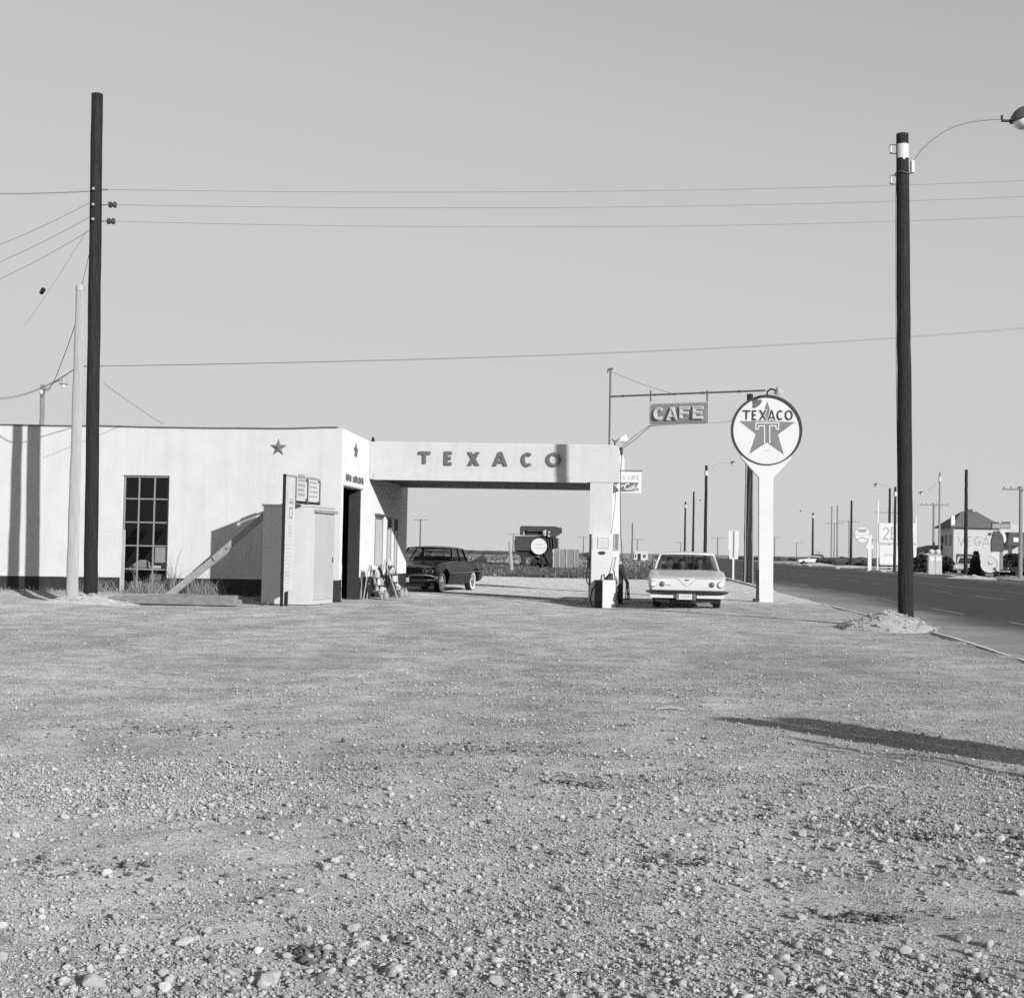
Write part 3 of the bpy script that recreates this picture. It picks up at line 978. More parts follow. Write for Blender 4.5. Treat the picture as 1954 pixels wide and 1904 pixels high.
LPY = 32.0
lp_base, lp_top = at(172.5, 1150, LPY), at(185.5, 180, LPY)
lp_base.z = 0.0
LPH = (lp_top - lp_base).length
lp = thing('utility_pole', 'tall dark creosoted pole carrying insulators, close to the left wall', 'pole', lp_base)
lean_pole(lp, lp_base, lp_top)
pole_mesh(LPH, 0.158, 0.128, seed=1).build('shaft', 'creosote_wood', lp, smooth=True)
def lz(py):
    return LPH * (1150 - py) / (1150 - 180.0)
for py in (366, 396, 424):
    MB().lathe([(0.0, -0.2), (0.035, -0.2), (0.035, -0.165), (0.012, -0.165), (0.012, 0.2), (0.0, 0.2)], 8, 'y', c=(0, 0, lz(py))).build('bolt', 'galvanised', lp)
insu = []
for px, py in ((215, 391), (212, 422.5)):
    p = at(px, py, LPY) - lp_base
    e = MB().lathe([(0.02, -0.09), (0.065, -0.085), (0.075, -0.03), (0.045, -0.02), (0.045, 0.02), (0.075, 0.03), (0.065, 0.085), (0.02, 0.09)], 14, 'x')
    o = e.build('insulator', 'porcelain', lp, lp.rotation_quaternion.inverted() @ p, smooth=True)
    q = lp.rotation_quaternion.inverted() @ p
    MB().tube([(0.12, 0, q.z), (q.x - 0.08, q.y, q.z)], 0.012, 6).build('pin', 'steel_pipe', lp)
    insu.append(at(px + 8, py, LPY))
q = lp.rotation_quaternion.inverted() @ (at(206, 362, LPY) - lp_base)
MB().tube([(0.1, 0, q.z), (q.x, q.y, q.z)], 0.014, 6).build('pin', 'steel_pipe', lp)

sp_base, sp_top = at(136.5, 1155, LPY - 0.2), at(153.5, 545, LPY - 0.2)
sp_base.z = 0.0
SPH = (sp_top - sp_base).length
sp = thing('utility_pole', 'short weathered pale pole left of the dark pole', 'pole', sp_base)
lean_pole(sp, sp_base, sp_top)
pole_mesh(SPH, 0.136, 0.094, 14, seed=2).build('shaft', 'pale_wood', sp, smooth=True)
MB().lathe([(0.0, 0), (0.103, 0), (0.103, 0.12), (0.0, 0.125)], 14, c=(0, 0, SPH - 0.12)).build('cap', 'grey_paint', sp)

RPY = 28.2
rp_base, rp_top = at(1729, 1197, RPY), at(1721.5, 256, RPY)
rp_base.z = 0.0
RPH = (rp_top - rp_base).length
rp = thing('street_lamp', 'tall dark pole with arched lamp arm rising from the dirt heap beside the road', 'street lamp', rp_base)
lean_pole(rp, rp_base, rp_top)
pole_mesh(RPH, 0.157, 0.122, seed=3).build('shaft', 'creosote_wood', rp, smooth=True)
def rz_(py):
    return RPH * (1197 - py) / (1197 - 256.0)
rinv = rp.rotation_quaternion.inverted()
def rloc(px, py, dY=0.0):
    return rinv @ (at(px, py, RPY + dY) - rp_base)
# white plate wrapped on the front
pts = []
z0, z1 = rz_(304), rz_(277)
vs = []
for k in range(9):
    a = R(-90 - 62 + 124 * k / 8)
    for z in (z0 - (0.05 if k == 4 else 0), z1):
        vs.append((0.132 * math.cos(a), 0.132 * math.sin(a), z))
MB().add(vs, [(2 * k, 2 * k + 2, 2 * k + 3, 2 * k + 1) for k in range(8)]).build('wrap_plate', 'white_porcelain', rp, smooth='all')
for py in (286, 345):
    z = rz_(py)
    for dz in (-0.09, 0.09):
        MB().tube([(-0.11, -0.02, z + dz), (-0.26, -0.02, z + dz)], 0.010, 6).build('bracket', 'steel_pipe', rp)
    MB().lathe([(0.01, -0.08), (0.035, -0.07), (0.022, -0.02), (0.022, 0.02), (0.035, 0.07), (0.01, 0.08)], 10, c=(-0.235, -0.02, z)).build('spool', 'white_porcelain', rp, smooth=True)
MB().tube([(0.145 * math.cos(a), 0.145 * math.sin(a), rz_(333) + 0.02 * math.sin(2 * a)) for a in [2 * math.pi * k / 16 for k in range(17)]], 0.014, 6).build('strap', 'steel_pipe', rp)
p = rloc(1741, 318)
MB().bbox(p.x - 0.035, p.x + 0.035, -0.05, 0.05, p.z - 0.13, p.z + 0.12, 0.012).build('arm_bracket', 'white_porcelain', rp)
arm = [rloc(1742, 309), rloc(1758, 287), rloc(1778, 268), rloc(1800, 252), rloc(1826, 240), rloc(1854, 232.5), rloc(1885, 229), rloc(1915, 227.5)]
MB().tube(arm, 0.013, 8).build('lamp_arm', 'lamp_arm_paint', rp, smooth=True)
lh = rloc(1950, 228)
hd = MB().lathe([(0.02, 0.22), (0.07, 0.21), (0.17, 0.16), (0.26, 0.07), (0.30, -0.03), (0.28, -0.035), (0.0, -0.03)], 22, 'z').xform(Matrix.Rotation(R(-14), 4, 'Y'))
hd.build('lamp_shade', 'steel_pipe', rp, (lh.x + 0.05, lh.y, lh.z + 0.04), smooth=True)
MB().lathe([(0.20, 0.0), (0.215, -0.06), (0.18, -0.14), (0.10, -0.19), (0.0, -0.20)], 18).build('lamp_globe', 'lamp_glass', rp, (lh.x + 0.04, lh.y, lh.z), smooth=True)
MB().tube([rloc(1912, 221), rloc(1912, 231), rloc(1932, 231)], 0.03, 8).build('lamp_socket', 'dark_iron', rp)
MB().tube([rloc(1712, 300), rloc(1709, 380), rloc(1710, 700), rloc(1716, 1190)], 0.007, 5).build('ground_wire', 'wire', rp)

# ------------------------------------------------------------------ wires
def wire(label, pts, sag=0.0, r=0.008, n=20, group=None, cat='wire'):
    mb = MB()
    P = []
    for i in range(len(pts) - 1):
        a, b_ = Vector(pts[i]), Vector(pts[i + 1])
        for k in range(n + (1 if i == len(pts) - 2 else 0)):
            t = k / n
            q = a.lerp(b_, t)
            q.z -= 4 * sag * t * (1 - t)
            P.append(q)
    o = mb.tube(P, r, 5).build('overhead_wire', 'wire')
    return tag(o, label, cat, group)
WYR = 38.0
wr = [at(1985, 344, WYR), at(1985, 374, WYR), at(1985, 412, WYR)]
wl = [at(206, 362, LPY), insu[0], insu[1]]
nm = ['topmost of three overhead wires running right from the dark pole', 'middle of three overhead wires running right from the dark pole', 'lowest of three overhead wires running right from the dark pole']
for k, sg in enumerate((0.17, 0.18, 0.21)):
    pts = []
    for j in range(61):
        t = 1.5 * j / 60
        q = wl[k].lerp(wr[k], t)
        q.z -= 4 * sg * t * (1 - t)
        pts.append(q)
    wire(nm[k], pts, 0, r=0.0048, n=1)
wire('level wire leaving the dark pole to the left edge', [at(176, 365, LPY), at(-90, 369, LPY - 2)], 0.03, r=0.011)
for (a, c, d), lab in zip((((170, 387), (-30, 478), 36), ((170, 414), (-30, 512), 36), ((170, 440), (-30, 546), 36)), ('upper of three wires slanting down left from the dark pole', 'middle of three wires slanting down left from the dark pole', 'lowest of three wires slanting down left from the dark pole')):
    wire(lab, [at(a[0] + 3, a[1] - 1, LPY), at(c[0], c[1], d)], 0.06, r=0.0052)
# twin service cable crossing low over the roof
lo = []
for dz, lab in ((0, 'upper strand of the low twin cable crossing the whole scene'), (0.055, 'lower strand of the low twin cable crossing the whole scene')):
    a, c, d = at(-60, 752, 36.5), at(149, 699, LPY + 0.02), at(2100, 611, 62)
    for v in (a, d):
        v.z -= dz * 1.0
    c.z -= dz * 0.15
    wire(lab, [a, c, d], 0.34, r=0.0062, n=40)
wire('thin wire dropping from the dark pole to the station roof', [at(198, 732, LPY), at(312, 810, 37.5)], 0.02, r=0.006)
# guy with strain insulator, and the lamp feed
g0, g1 = at(166, 440, LPY), at(45, 625, 37)
wire('slack guy wire slanting left from the dark pole', [g0, g1], 0.05, r=0.003)
gi = g0.lerp(g1, 0.655)
e = MB().lathe([(0.03, -0.10), (0.06, -0.09), (0.06, -0.02), (0.04, 0), (0.06, 0.02), (0.06, 0.09), (0.03, 0.10)], 12).build('strain_insulator', 'porcelain', smooth=True)
e.location = at(81, 555.5, (g0.y + (g1.y - g0.y) * 0.7))
e.rotation_mode = 'QUATERNION'
e.rotation_quaternion = Vector((0, 0, 1)).rotation_difference((g1 - g0).normalized())
tag(e, 'small dark strain insulator hanging on the slack guy wire', 'insulator')
wire('short wire joining the pale pole top to the dark pole', [at(156, 546, LPY + 0.1), at(172, 478, LPY)], 0.0, r=0.009)
wire('thin feed wire dropping from the pale pole to the roof lamp', [at(143, 620, LPY + 0.3), at(118, 690, 34), at(101, 731, 37.3)], 0.03, r=0.009)

# roof lamp post
bp_ = at(79.5, 818, 37.4)
rl = thing('roof_lamp', 'short dark roof post with gooseneck barn lamp left of the pale pole', 'lamp', (bp_.x, bp_.y, 4.02))
tz = at(79.5, 734, 37.4).z - 4.02
pole_mesh(tz, 0.062, 0.062, 10, 0.004, 5, 0.0).build('post', 'grey_wood', rl, smooth=True)
def rll(px, py):
    v = at(px, py, 37.4)
    return Vector((v.x - bp_.x, v.y - bp_.y - 0.05, v.z - 4.02))
MB().tube([rll(83, 745), rll(95, 741), rll(103, 731), rll(112, 727), rll(121, 725)], 0.013, 7).build('gooseneck', 'steel_pipe', rl, smooth=True)
MB().tube([rll(84, 745), rll(93, 746), rll(99, 741)], 0.009, 6).build('cable_loop', 'steel_pipe', rl, smooth=True)
MB().lathe([(0.02, 0.16), (0.04, 0.15), (0.045, 0.06), (0.12, 0.0), (0.12, -0.01), (0.0, -0.005)], 16).build('lamp_shade', 'grey_paint', rl, rll(122.5, 733), smooth=True)
MB().lathe([(0.055, 0.0), (0.06, -0.04), (0.04, -0.08), (0.0, -0.09)], 12).build('bulb', 'lamp_glass', rl, rll(122.5, 734), smooth=True)
MB().lathe([(0.03, -0.06), (0.05, -0.03), (0.05, 0.03), (0.03, 0.06)], 10).build('insulator', 'white_porcelain', rl, rll(81, 749) + Vector((0, -0.06, 0)), smooth=True)

# ------------------------------------------------------------------ CAFE sign on its mast and boom
ma = st(PX2 - 0.30, CY0 + 0.14, CZ1)
def onray(px, py, p0, dirh):
    """photo pixel on the upright plane through p0 along dirh"""
    n = Vector((-dirh.y, dirh.x, 0)).normalized()
    return hit(px, py, p0, n)
cafe = thing('cafe_sign', 'small neon CAFE sign hung from a pipe boom above the canopy corner', 'sign', ma)
mtop = at(1153, 705, ma.y)
mh = mtop.z - ma.z
MB().tube([(0, 0, -0.02), (0, 0, mh)], 0.026, 8).build('mast', 'steel_pipe', cafe)
MB().tube([(-0.07, 0, mh), (0.06, 0, mh + 0.02)], 0.03, 8).tube([(-0.07, 0, mh), (-0.07, 0, mh - 0.09)], 0.02, 8).build('mast_cap', 'steel_pipe', cafe)
bd = Vector((3.76, -2.05, 0)).normalized()
bA = Vector((0, 0, at(1153, 756.5, ma.y).z - ma.z))
bE = onray(1461, 745.0, ma, bd) - ma
MB().tube([bA, bE], 0.024, 8).build('boom', 'steel_pipe', cafe)
for t in (0.08, 0.29, 0.42, 0.60, 0.83):
    q = bA.lerp(bE, t); q2 = bA.lerp(bE, t + 0.015)
    MB().tube([q, q2], 0.032, 8).build('coupling', 'steel_pipe', cafe)
MB().tube([(0, 0, mh - 0.05), Vector((0, 0, mh - 0.05)).lerp(bA.lerp(bE, 0.42), 0.5) - Vector((0, 0, 0.04)), bA.lerp(bE, 0.42)], 0.006, 5).build('stay_wire', 'wire', cafe)
k0, k1 = onray(1243.6, 810, ma, bd) - ma, onray(1351.8, 766.2, ma, bd) - ma
pw = Vector((k1.x - k0.x, k1.y - k0.y, 0)).length
ph = k1.z - k0.z - 0.035
pan = MB().box(0, pw, -0.09, 0.09, 0, ph).build('sign_box', 'neon_panel', cafe, (k0.x, k0.y, k0.z), math.atan2(bd.y, bd.x), bevel=0.012)
t_ = 0.085
cw = pw * 0.205
for i, ch in enumerate('CAFE'):
    lt, tb = MB(), MB()
    letter(lt, ch, pw * 0.06 + i * pw * 0.232, ph * 0.17, cw, ph * 0.66, t_, -0.135, -0.0905)
    lt.build('neon_letter', 'neon_letter', pan)
    letter(tb, ch, pw * 0.06 + 0.02 + i * pw * 0.232, ph * 0.17 + 0.02, cw - 0.04, ph * 0.66 - 0.04, 0.018, -0.165, -0.150)
    tb.build('neon_tube', 'white_porcelain', pan)
bd2 = MB()
for zz in (ph + 0.02, -0.02):
    bd2.tube([(-0.03, -0.06, zz), (pw + 0.03, -0.06, zz)], 0.014, 6)
for xx in (-0.03, pw + 0.03):
    bd2.tube([(xx, -0.06, -0.02), (xx, -0.06, ph + 0.02)], 0.014, 6)
bd2.build('border_tube', 'white_porcelain', pan)
for px in (1241.5, 1349.5):
    q = onray(px, 749, ma, bd) - ma
    a = onray(px, 765, ma, bd) - ma
    MB().tube([(q.x, q.y, q.z + 0.05), (a.x, a.y, a.z - 0.02)], 0.022, 8).build('hanger', 'steel_pipe', cafe)
j0 = onray(1352, 807, ma, bd) - ma
j1 = onray(1242, 812.5, ma, bd) - ma
j2 = st(PX2 + 0.02, CY0 + 0.1, 0) - ma; j2.z = at(1182, 858, ma.y).z - ma.z
MB().tube([j0, j1], 0.010, 6).build('feed_pipe', 'steel_pipe', cafe)
MB().tube([j1, j1.lerp(j2, 0.5) + Vector((0, 0, -0.03)), j2], 0.010, 6).build('feed_cable', 'wire', cafe)
MB().tube([j1 + Vector((0, 0, 0.03)), j1.lerp(j2, 0.5) + Vector((-0.02, 0, 0.06)), j2 + Vector((0, 0, .05))], 0.008, 6).build('feed_cable', 'wire', cafe)
MB().lathe([(0.02, -0.12), (0.05, -0.08), (0.05, 0.06), (0.02, 0.10)], 10).build('cable_head', 'dark_iron', cafe, j2 + Vector((0.0, 0, -0.04)), smooth=True)
MB().tube([j0, onray(1376, 806, ma, bd) - ma, onray(1397, 803, ma, bd) - ma], 0.006, 5).build('stay_wire', 'wire', cafe)

# floodlight on the canopy corner
fl_ = st(PX2 - 0.12, CY0 + 0.1, CZ1)
fd = thing('floodlight', 'pale bullet floodlight standing on the canopy corner', 'lamp', fl_)
MB().tube([(-0.03, 0, -0.03), (-0.03, 0, 0.09), (0.02, 0, 0.12)], 0.02, 8).tube([(-0.03, 0, 0.09), (-0.12, 0, 0.16)], 0.015, 6).build('stem', 'dark_iron', fd)
ax = Matrix.Rotation(R(-15), 4, 'Y')
MB().lathe([(0.02, 0.0), (0.05, 0.03), (0.06, 0.09), (0.115, 0.20), (0.125, 0.27), (0.10, 0.31), (0.0, 0.33)], 16, 'x').xform(ax).build('lamp_head', 'lamp_glass', fd, (0.0, 0, 0.11), smooth=True)
MB().tube([(0.0, -0.06, 0.10), (0.10, -0.09, 0.17)], 0.012, 6).build('yoke', 'dark_iron', fd)

# drop cable hanging down the pillar to the pumps
dc = [st(PX2 + 0.03, CY0 + 0.1, at(1182, 862, 38).z)]
def spt(px, py, Y):
    return at(px, py, Y)
dcp = [at(1182, 862, 38.1), at(1184, 905, 38.0), at(1183.5, 960, 37.9), at(1184.5, 1020, 37.6), at(1188, 1070, 37.3), at(1193, 1105, 37.0), at(1200, 1138, 36.8), at(1198, 1147, 36.7)]
dcb = dcp[0].copy()
o = MB().tube([p - dcp[-1] for p in dcp], 0.011, 6).build('drop_hose', 'rubber', None, dcp[-1], smooth='all')
tag(o, 'long thin black hose hanging beside the canopy pillar', 'hose')
# ------------------------------------------------------------------ cola sign on the far side of the pillar
cs0 = at(1184, 940, 39.0)
cola = thing('cafe_board', 'white cafe board with a dark fishtail emblem projecting behind the pillar', 'sign', cs0)
def cl(px, py):
    v = at(px, py, 39.0) - cs0
    return (v.x, v.z)
x0, zt = cl(1168, 900)
x1, zb = cl(1223.5, 941)
MB().box(x0, x1, -0.02, 0.02, zb, zt).build('board', 'white_enamel', cola)
MB().tube([(x0 - 0.1, 0, zt + 0.03), (x1 + 0.02, 0, zt + 0.04)], 0.016, 6).build('bracket', 'steel_pipe', cola)
mb = MB()
p = [cl(1170, 924), cl(1184, 920.5), cl(1196, 919.8), cl(1219, 921), cl(1214, 928.5), cl(1219.5, 935.5), cl(1205, 937.5), cl(1190, 938), cl(1176, 937), cl(1170, 935)]
mb.prism(list(reversed(p)), -0.026, -0.0205)
mb.build('fishtail', 'letter_red', cola)
mb = MB()
def cr(pts, w=0.03, yy=-0.031):
    P = [Vector(p) for p in pts]
    P = [P[0] * 2 - P[1]] + P + [P[-1] * 2 - P[-2]]
    out = []
    for i in range(1, len(P) - 2):
        for k in range(5):
            t = k / 5
            out.append(0.5 * ((2 * P[i]) + (P[i + 1] - P[i - 1]) * t + (2 * P[i - 1] - 5 * P[i] + 4 * P[i + 1] - P[i + 2]) * t * t + (3 * P[i] - P[i - 1] - 3 * P[i + 1] + P[i + 2]) * t ** 3))
    out.append(P[-2])
    mb.ribbon([cl(*q) for q in out], w, yy, -0.0265)
cr([(1201, 924), (1197, 922.5), (1193, 926), (1192, 931), (1195, 934), (1199, 933), (1202, 930)])
cr([(1192, 927.5), (1187, 926), (1184, 929), (1178, 929), (1173, 931)], 0.025, -0.032)
cr([(1203, 930), (1203, 932.5), (1205.5, 932.5), (1206, 929.5), (1203.5, 928.5), (1203, 930.5)], 0.02, -0.033)
cr([(1206, 932), (1210, 924), (1211, 923), (1209.5, 928), (1208.5, 932)], 0.02, -0.034)
cr([(1214.5, 928.5), (1211.5, 929), (1211, 932), (1213.5, 932), (1214.5, 928.5), (1214.5, 932.5)], 0.02, -0.0355)
cr([(1196, 935), (1206, 934), (1215, 934.5)], 0.014, -0.0365)
mb.build('script', 'white_enamel', cola)
mb = MB()
a, c = cl(1178, 916), cl(1189, 907)
for ch, x in (('N', 1179.5), ('S', 1188.0)):
    q = cl(x, 916); letter(mb, ch, q[0], q[1], 0.075, 0.12, 0.016, -0.026, -0.0205)
for i, ch in enumerate('CAFE'):
    q = cl(1199 + i * 5.4, 916); letter(mb, ch, q[0], q[1], 0.058, 0.13, 0.014, -0.026, -0.0205)
mb.build('lettering', 'print_grey', cola)

# ------------------------------------------------------------------ round brand sign on its white post
TY = 42.0
tb_ = at(1461, 1149, TY); tb_.z = 0
tex = thing('round_sign', 'big round white TEXACO sign with a grey star on a white post', 'sign', tb_)
def tx(px, py):
    v = at(px, py, TY) - tb_
    return (v.x, v.z)
cxz = tx(1462.3, 821)
RS = 67.3 * TY / F
MB().disc(cxz[0], cxz[1], RS - 0.02, -0.10, 0.10, 72).build('sign_body', 'white_porcelain', tex)
MB().ring(cxz[0], cxz[1], RS - 0.056, RS, -0.135, 0.11, 72, (-0.010, -0.024)).build('rim', 'black_paint', tex)
mb = MB()
rs = 56.0 * TY / F
sp_ = []
for i in range(10):
    a = math.pi / 2 + i * math.pi / 5
    r = rs * (1.0 if i % 2 == 0 else 0.40)
    sp_.append((cxz[0] + r * math.cos(a), cxz[1] - 0.02 + r * math.sin(a)))
mb.prism(sp_, -0.106, -0.1005)
mb.build('star', 'sign_red', tex)
# outlined T on the star
mb = MB()
def tq(pts):
    return [tx(*q) for q in pts]
tt = tq([(1441, 807.5), (1484.5, 807.5), (1484.5, 819.5), (1480, 819.5), (1479, 813), (1467.5, 813), (1467.5, 846)])
tt2 = tq([(1441, 807.5), (1441, 819.5), (1445.5, 819.5), (1446.5, 813), (1457.5, 813), (1457.5, 846)])
mb.ribbon(tt, 0.032, -0.112, -0.1065)
mb.ribbon(tt2, 0.032, -0.1135, -0.1065)
mb.build('initial', 'white_porcelain', tex)
# the name, with a pale outline where it crosses the star
xs_ = [(1415.8, 'T', 14.5), (1433.5, 'E', 10), (1447, 'X', 14.5), (1463.3, 'A', 15.5), (1480.5, 'C', 13.5), (1496, 'O', 15.5)]
for x, ch, w in xs_:
    p, q = tx(x, 802.5), tx(x + w, 783.5)
    mb = MB()
    letter(mb, ch, p[0], p[1], q[0] - p[0], q[1] - p[1], 0.046, -0.124, -0.113)
    mb.build('letter', 'black_paint', tex)
    if ch in 'XA':
        mo = MB()
        letter(mo, ch, p[0] - 0.02, p[1] - 0.02, q[0] - p[0] + 0.04, q[1] - p[1] + 0.04, 0.10, -0.1125, -0.1065)
        mo.build('letter_outline', 'white_porcelain', tex)
mb = MB()
for k in range(7):
    p = tx(1455.5 + k * 2.1, 861.5)
    mb.box(p[0], p[0] + 0.018, -0.103, -0.1005, p[1], p[1] + 0.022)
mb.build('small_print', 'print_light', tex)
# flared neck and post
nk = [tx(1448.5, 909), tx(1474.5, 909), tx(1476, 905), tx(1510, 872), tx(1505, 868), tx(1462, 885), tx(1419, 868), tx(1412, 873), tx(1447, 905)]
ncx = tx(1461.5, 900)[0]
HWp = 13.2 * TY / F
prof = [(-HWp, -0.2), (HWp, -0.2), (HWp + 0.005, tx(1470, 912)[1]), (0.76, tx(1470, 871)[1] - 0.03), (0.70, tx(1470, 868)[1] + 0.02), (-0.70, tx(1470, 868)[1] + 0.02), (-0.76, tx(1470, 871)[1] - 0.03), (-HWp - 0.005, tx(1470, 912)[1])]
shift = cxz[0]
zc = tx(1470, 912)[1]
prof = [(x + (shift * min(1, max(0, z / zc))), z) for x, z in prof]
MB().prism(prof, -0.095, 0.095).build('post', 'white_enamel', tex)
MB().box(-0.36, -HWp - 0.003, -0.14, 0.12, -0.1, 0.10).build('footing', 'dark_iron', tex)
MB().tube([(-HWp - 0.05, -0.02, 0.08), (-HWp - 0.045, -0.02, tx(1440, 1085)[1])], 0.038, 8).build('conduit', 'dark_iron', tex)
# lamp on an arm in front of the face: its shadow falls on the disc
la = tx(1463, 752)
MB().tube([(la[0], 0, la[1] - 0.12), (la[0], -0.1, la[1] + 0.06), (la[0] + 0.03, -0.5, la[1] + 0.10), (la[0] + 0.12, -0.80, la[1] + 0.02)], 0.026, 8).build('lamp_arm', 'dark_iron', tex, smooth=True)
lm = MB().lathe([(0.03, 0.16), (0.06, 0.14), (0.085, 0.06), (0.15, 0.0), (0.15, -0.01), (0.0, -0.005)], 16)
lm.xform(Matrix.Rotation(R(35), 4, 'X') @ Matrix.Rotation(R(-20), 4, 'Y'))
lm.build('lamp_shade', 'grey_paint', tex, (la[0] + 0.20, -0.88, la[1] - 0.03), smooth=True)
# back of a road sign by the kerb
rsY = 77.0
rb = at(1399, 1107, rsY); rb.z = 0
rs_ = thing('road_sign', 'pale road sign of two stacked plates beside the white car', 'sign', rb)
def rq(px, py):
    v = at(px, py, rsY) - rb
    return v.x, v.z
a, c = rq(1389.5, 1050), rq(1410, 1013)
MB().box(a[0], c[0], -0.03, -0.01, a[1], c[1]).build('plate', 'off_white_paint', rs_)
a2, c2 = rq(1391.5, 1056.5), rq(1408.5, 1050.8)
MB().box(a2[0], c2[0], -0.03, -0.01, a2[1] - 0.28, c2[1]).build('plate', 'off_white_paint', rs_)
MB().box(-0.05, 0.05, -0.01, 0.06, -0.1, c[1] - 0.02).build('post', 'off_white_paint', rs_)
MB().box(-0.035, 0.035, -0.05, -0.032, a2[1] - 0.2, c[1] - 0.02).build('stiffener', 'grey_wood', rs_)
# ------------------------------------------------------------------ fuel pumps and the clutter on the island
pb_ = at(1147.5, 1154, 37.95); pb_.z = -0.04
pump = thing('fuel_pump', 'tall white fuel pump standing against the canopy pillar', 'fuel pump', pb_, R(-6))
def pq(px, py, dy=-0.22):
    v = hit(px, py, pb_ + SY * dy, SY) - pb_
    a, b_ = rot2(v.x, v.y, R(6))
    return a, v.z
x0, x1 = pq(1126.5, 1100)[0], pq(1168, 1100)[0]
PT = 1.92
MB().bbox(x0, x1, -0.22, 0.22, 0.12, PT, 0.025).build('cabinet', 'white_enamel', pump)
MB().box(x0 - 0.03, x1 + 0.03, -0.26, 0.26, -0.05, 0.12).build('plinth', 'kerb_concrete', pump)
a, c = pq(1140.5, 1045.5), pq(1161, 1027)
fr = MB()
fr.ribbon([(a[0], a[1]), (c[0], a[1]), (c[0], c[1]), (a[0], c[1])], 0.014, -0.232, -0.221, closed=True)
fr.build('dial_frame', 'print_light', pump)
MB().box(a[0] + 0.01, c[0] - 0.01, -0.226, -0.221, a[1] + 0.01, c[1] - 0.01).build('dial', 'off_white_paint', pump)
mb = MB()
for k in range(3):
    zz = a[1] + 0.06 + k * 0.06
    mb.box(a[0] + 0.05, c[0] - 0.05, -0.229, -0.2262, zz, zz + 0.012)
mb.build('dial_mark', 'print_light', pump)
o_ = pq(1148.5, 1055)
mb = MB(); mb.disc(o_[0], o_[1], 0.10, -0.236, -0.221, 24, 0.045)
mb.build('badge', 'dark_iron', pump)
s0 = pq(1130.5, 1042)
mb = MB()
mb.ribbon([(s0[0] + 0.03, s0[1] - 0.06), (s0[0], s0[1] - 0.06), (s0[0], s0[1] + 0.21)], 0.012, -0.228, -0.221)
mb.build('trim', 'print_light', pump)
# nozzle and hose on the left side
MB().box(x0 - 0.10, x0, -0.12, 0.02, 1.02, 1.30).build('nozzle_holder', 'dark_iron', pump, bevel=0.02)
MB().tube([(x0 - 0.06, -0.06, 1.05), (x0 - 0.12, -0.09, 0.85), (x0 - 0.10, -0.11, 0.62), (x0 - 0.03, -0.10, 0.52), (x0 - 0.01, -0.05, 0.8), (x0 - 0.01, -0.02, 1.1)], 0.017, 7).build('hose', 'rubber', pump, smooth=True)
MB().tube([(x0 - 0.02, -0.1, 1.25), (x0 - 0.03, -0.1, 1.9)], 0.012, 6).build('pipe', 'steel_pipe', pump)
# right side: light nozzle fittings and looped hoses
MB().tube([(x1 + 0.02, -0.12, 1.25), (x1 + 0.09, -0.14, 1.30), (x1 + 0.06, -0.14, 1.15), (x1 + 0.03, -0.12, 0.95)], 0.022, 7).build('nozzle', 'galvanised', pump, smooth=True)
MB().tube([(x1 + 0.03, -0.12, 1.0), (x1 + 0.07, -0.15, 0.75), (x1 + 0.14, -0.17, 0.45), (x1 + 0.16, -0.18, 0.2), (x1 + 0.10, -0.2, 0.1), (x1 + 0.05, -0.18, 0.3), (x1 + 0.04, -0.1, 0.7)], 0.017, 7).build('hose', 'rubber', pump, smooth=True)
for dx, dz in ((0.05, 0.62), (0.09, 0.50), (0.06, 0.8)):
    MB().tube([(x1 + dx, -0.16, dz), (x1 + dx + 0.07, -0.2, dz - 0.12)], 0.024, 6).build('fitting', 'galvanised', pump)
# second pump behind, dark
p2 = at(1184, 1146, 38.9); p2.z = 0
pump2 = thing('fuel_pump', 'dark fuel pump with looped hoses half hidden behind the pillar', 'fuel pump', p2, R(-6))
MB().bbox(-0.16, 0.06, -0.25, 0.25, 0.0, 1.06, 0.02).build('cabinet', 'dark_iron', pump2)
MB().box(-0.15, 0.02, -0.2, 0.2, 1.06, 1.13).build('top', 'grey_paint', pump2)
for k in range(3):
    MB().tube([(-0.05 + 0.03 * k, -0.28, 0.95), (0.16 + 0.03 * k, -0.33, 0.55), (0.15 + 0.05 * k, -0.35, 0.12), (-0.02, -0.34, 0.06 + 0.02 * k), (-0.12, -0.31, 0.3), (-0.10, -0.28, 0.8)], 0.016, 7).build('hose', 'rubber', pump2, smooth=True)
# low box in front: dark left side, white front
lb = at(1154, 1158, 37.1); lb.z = -0.07
bx = thing('service_box', 'low white air and water box with dark sides in front of the pump', 'service box', lb, R(30))
MB().box(-0.20, 0.20, -0.19, -0.165, 0, 0.72).build('front_panel', 'white_enamel', bx)
MB().box(-0.19, 0.19, -0.163, 0.2, -0.02, 0.70).build('body', 'black_paint', bx)
MB().box(-0.195, 0.195, -0.16, 0.2, 0.701, 0.722).build('lid', 'white_enamel', bx)
MB().prism([(-0.02, 0.722), (0.19, 0.722), (0.17, 0.90), (0.13, 0.88)], -0.10, 0.05).build('flap', 'dark_iron', bx)
MB().tube([(-0.16, -0.05, 0.72), (-0.17, -0.08, 0.84), (-0.13, -0.12, 0.87), (-0.10, -0.12, 0.76)], 0.018, 7).build('hose_hook', 'dark_iron', bx, smooth=True)
MB().tube([(-0.17, -0.08, 0.74), (-0.32, -0.12, 0.66), (-0.44, -0.05, 0.45), (-0.46, 0.0, 0.2), (-0.38, 0.02, 0.03), (-0.24, 0.0, 0.03)], 0.017, 7).build('hose', 'rubber', bx, smooth=True)
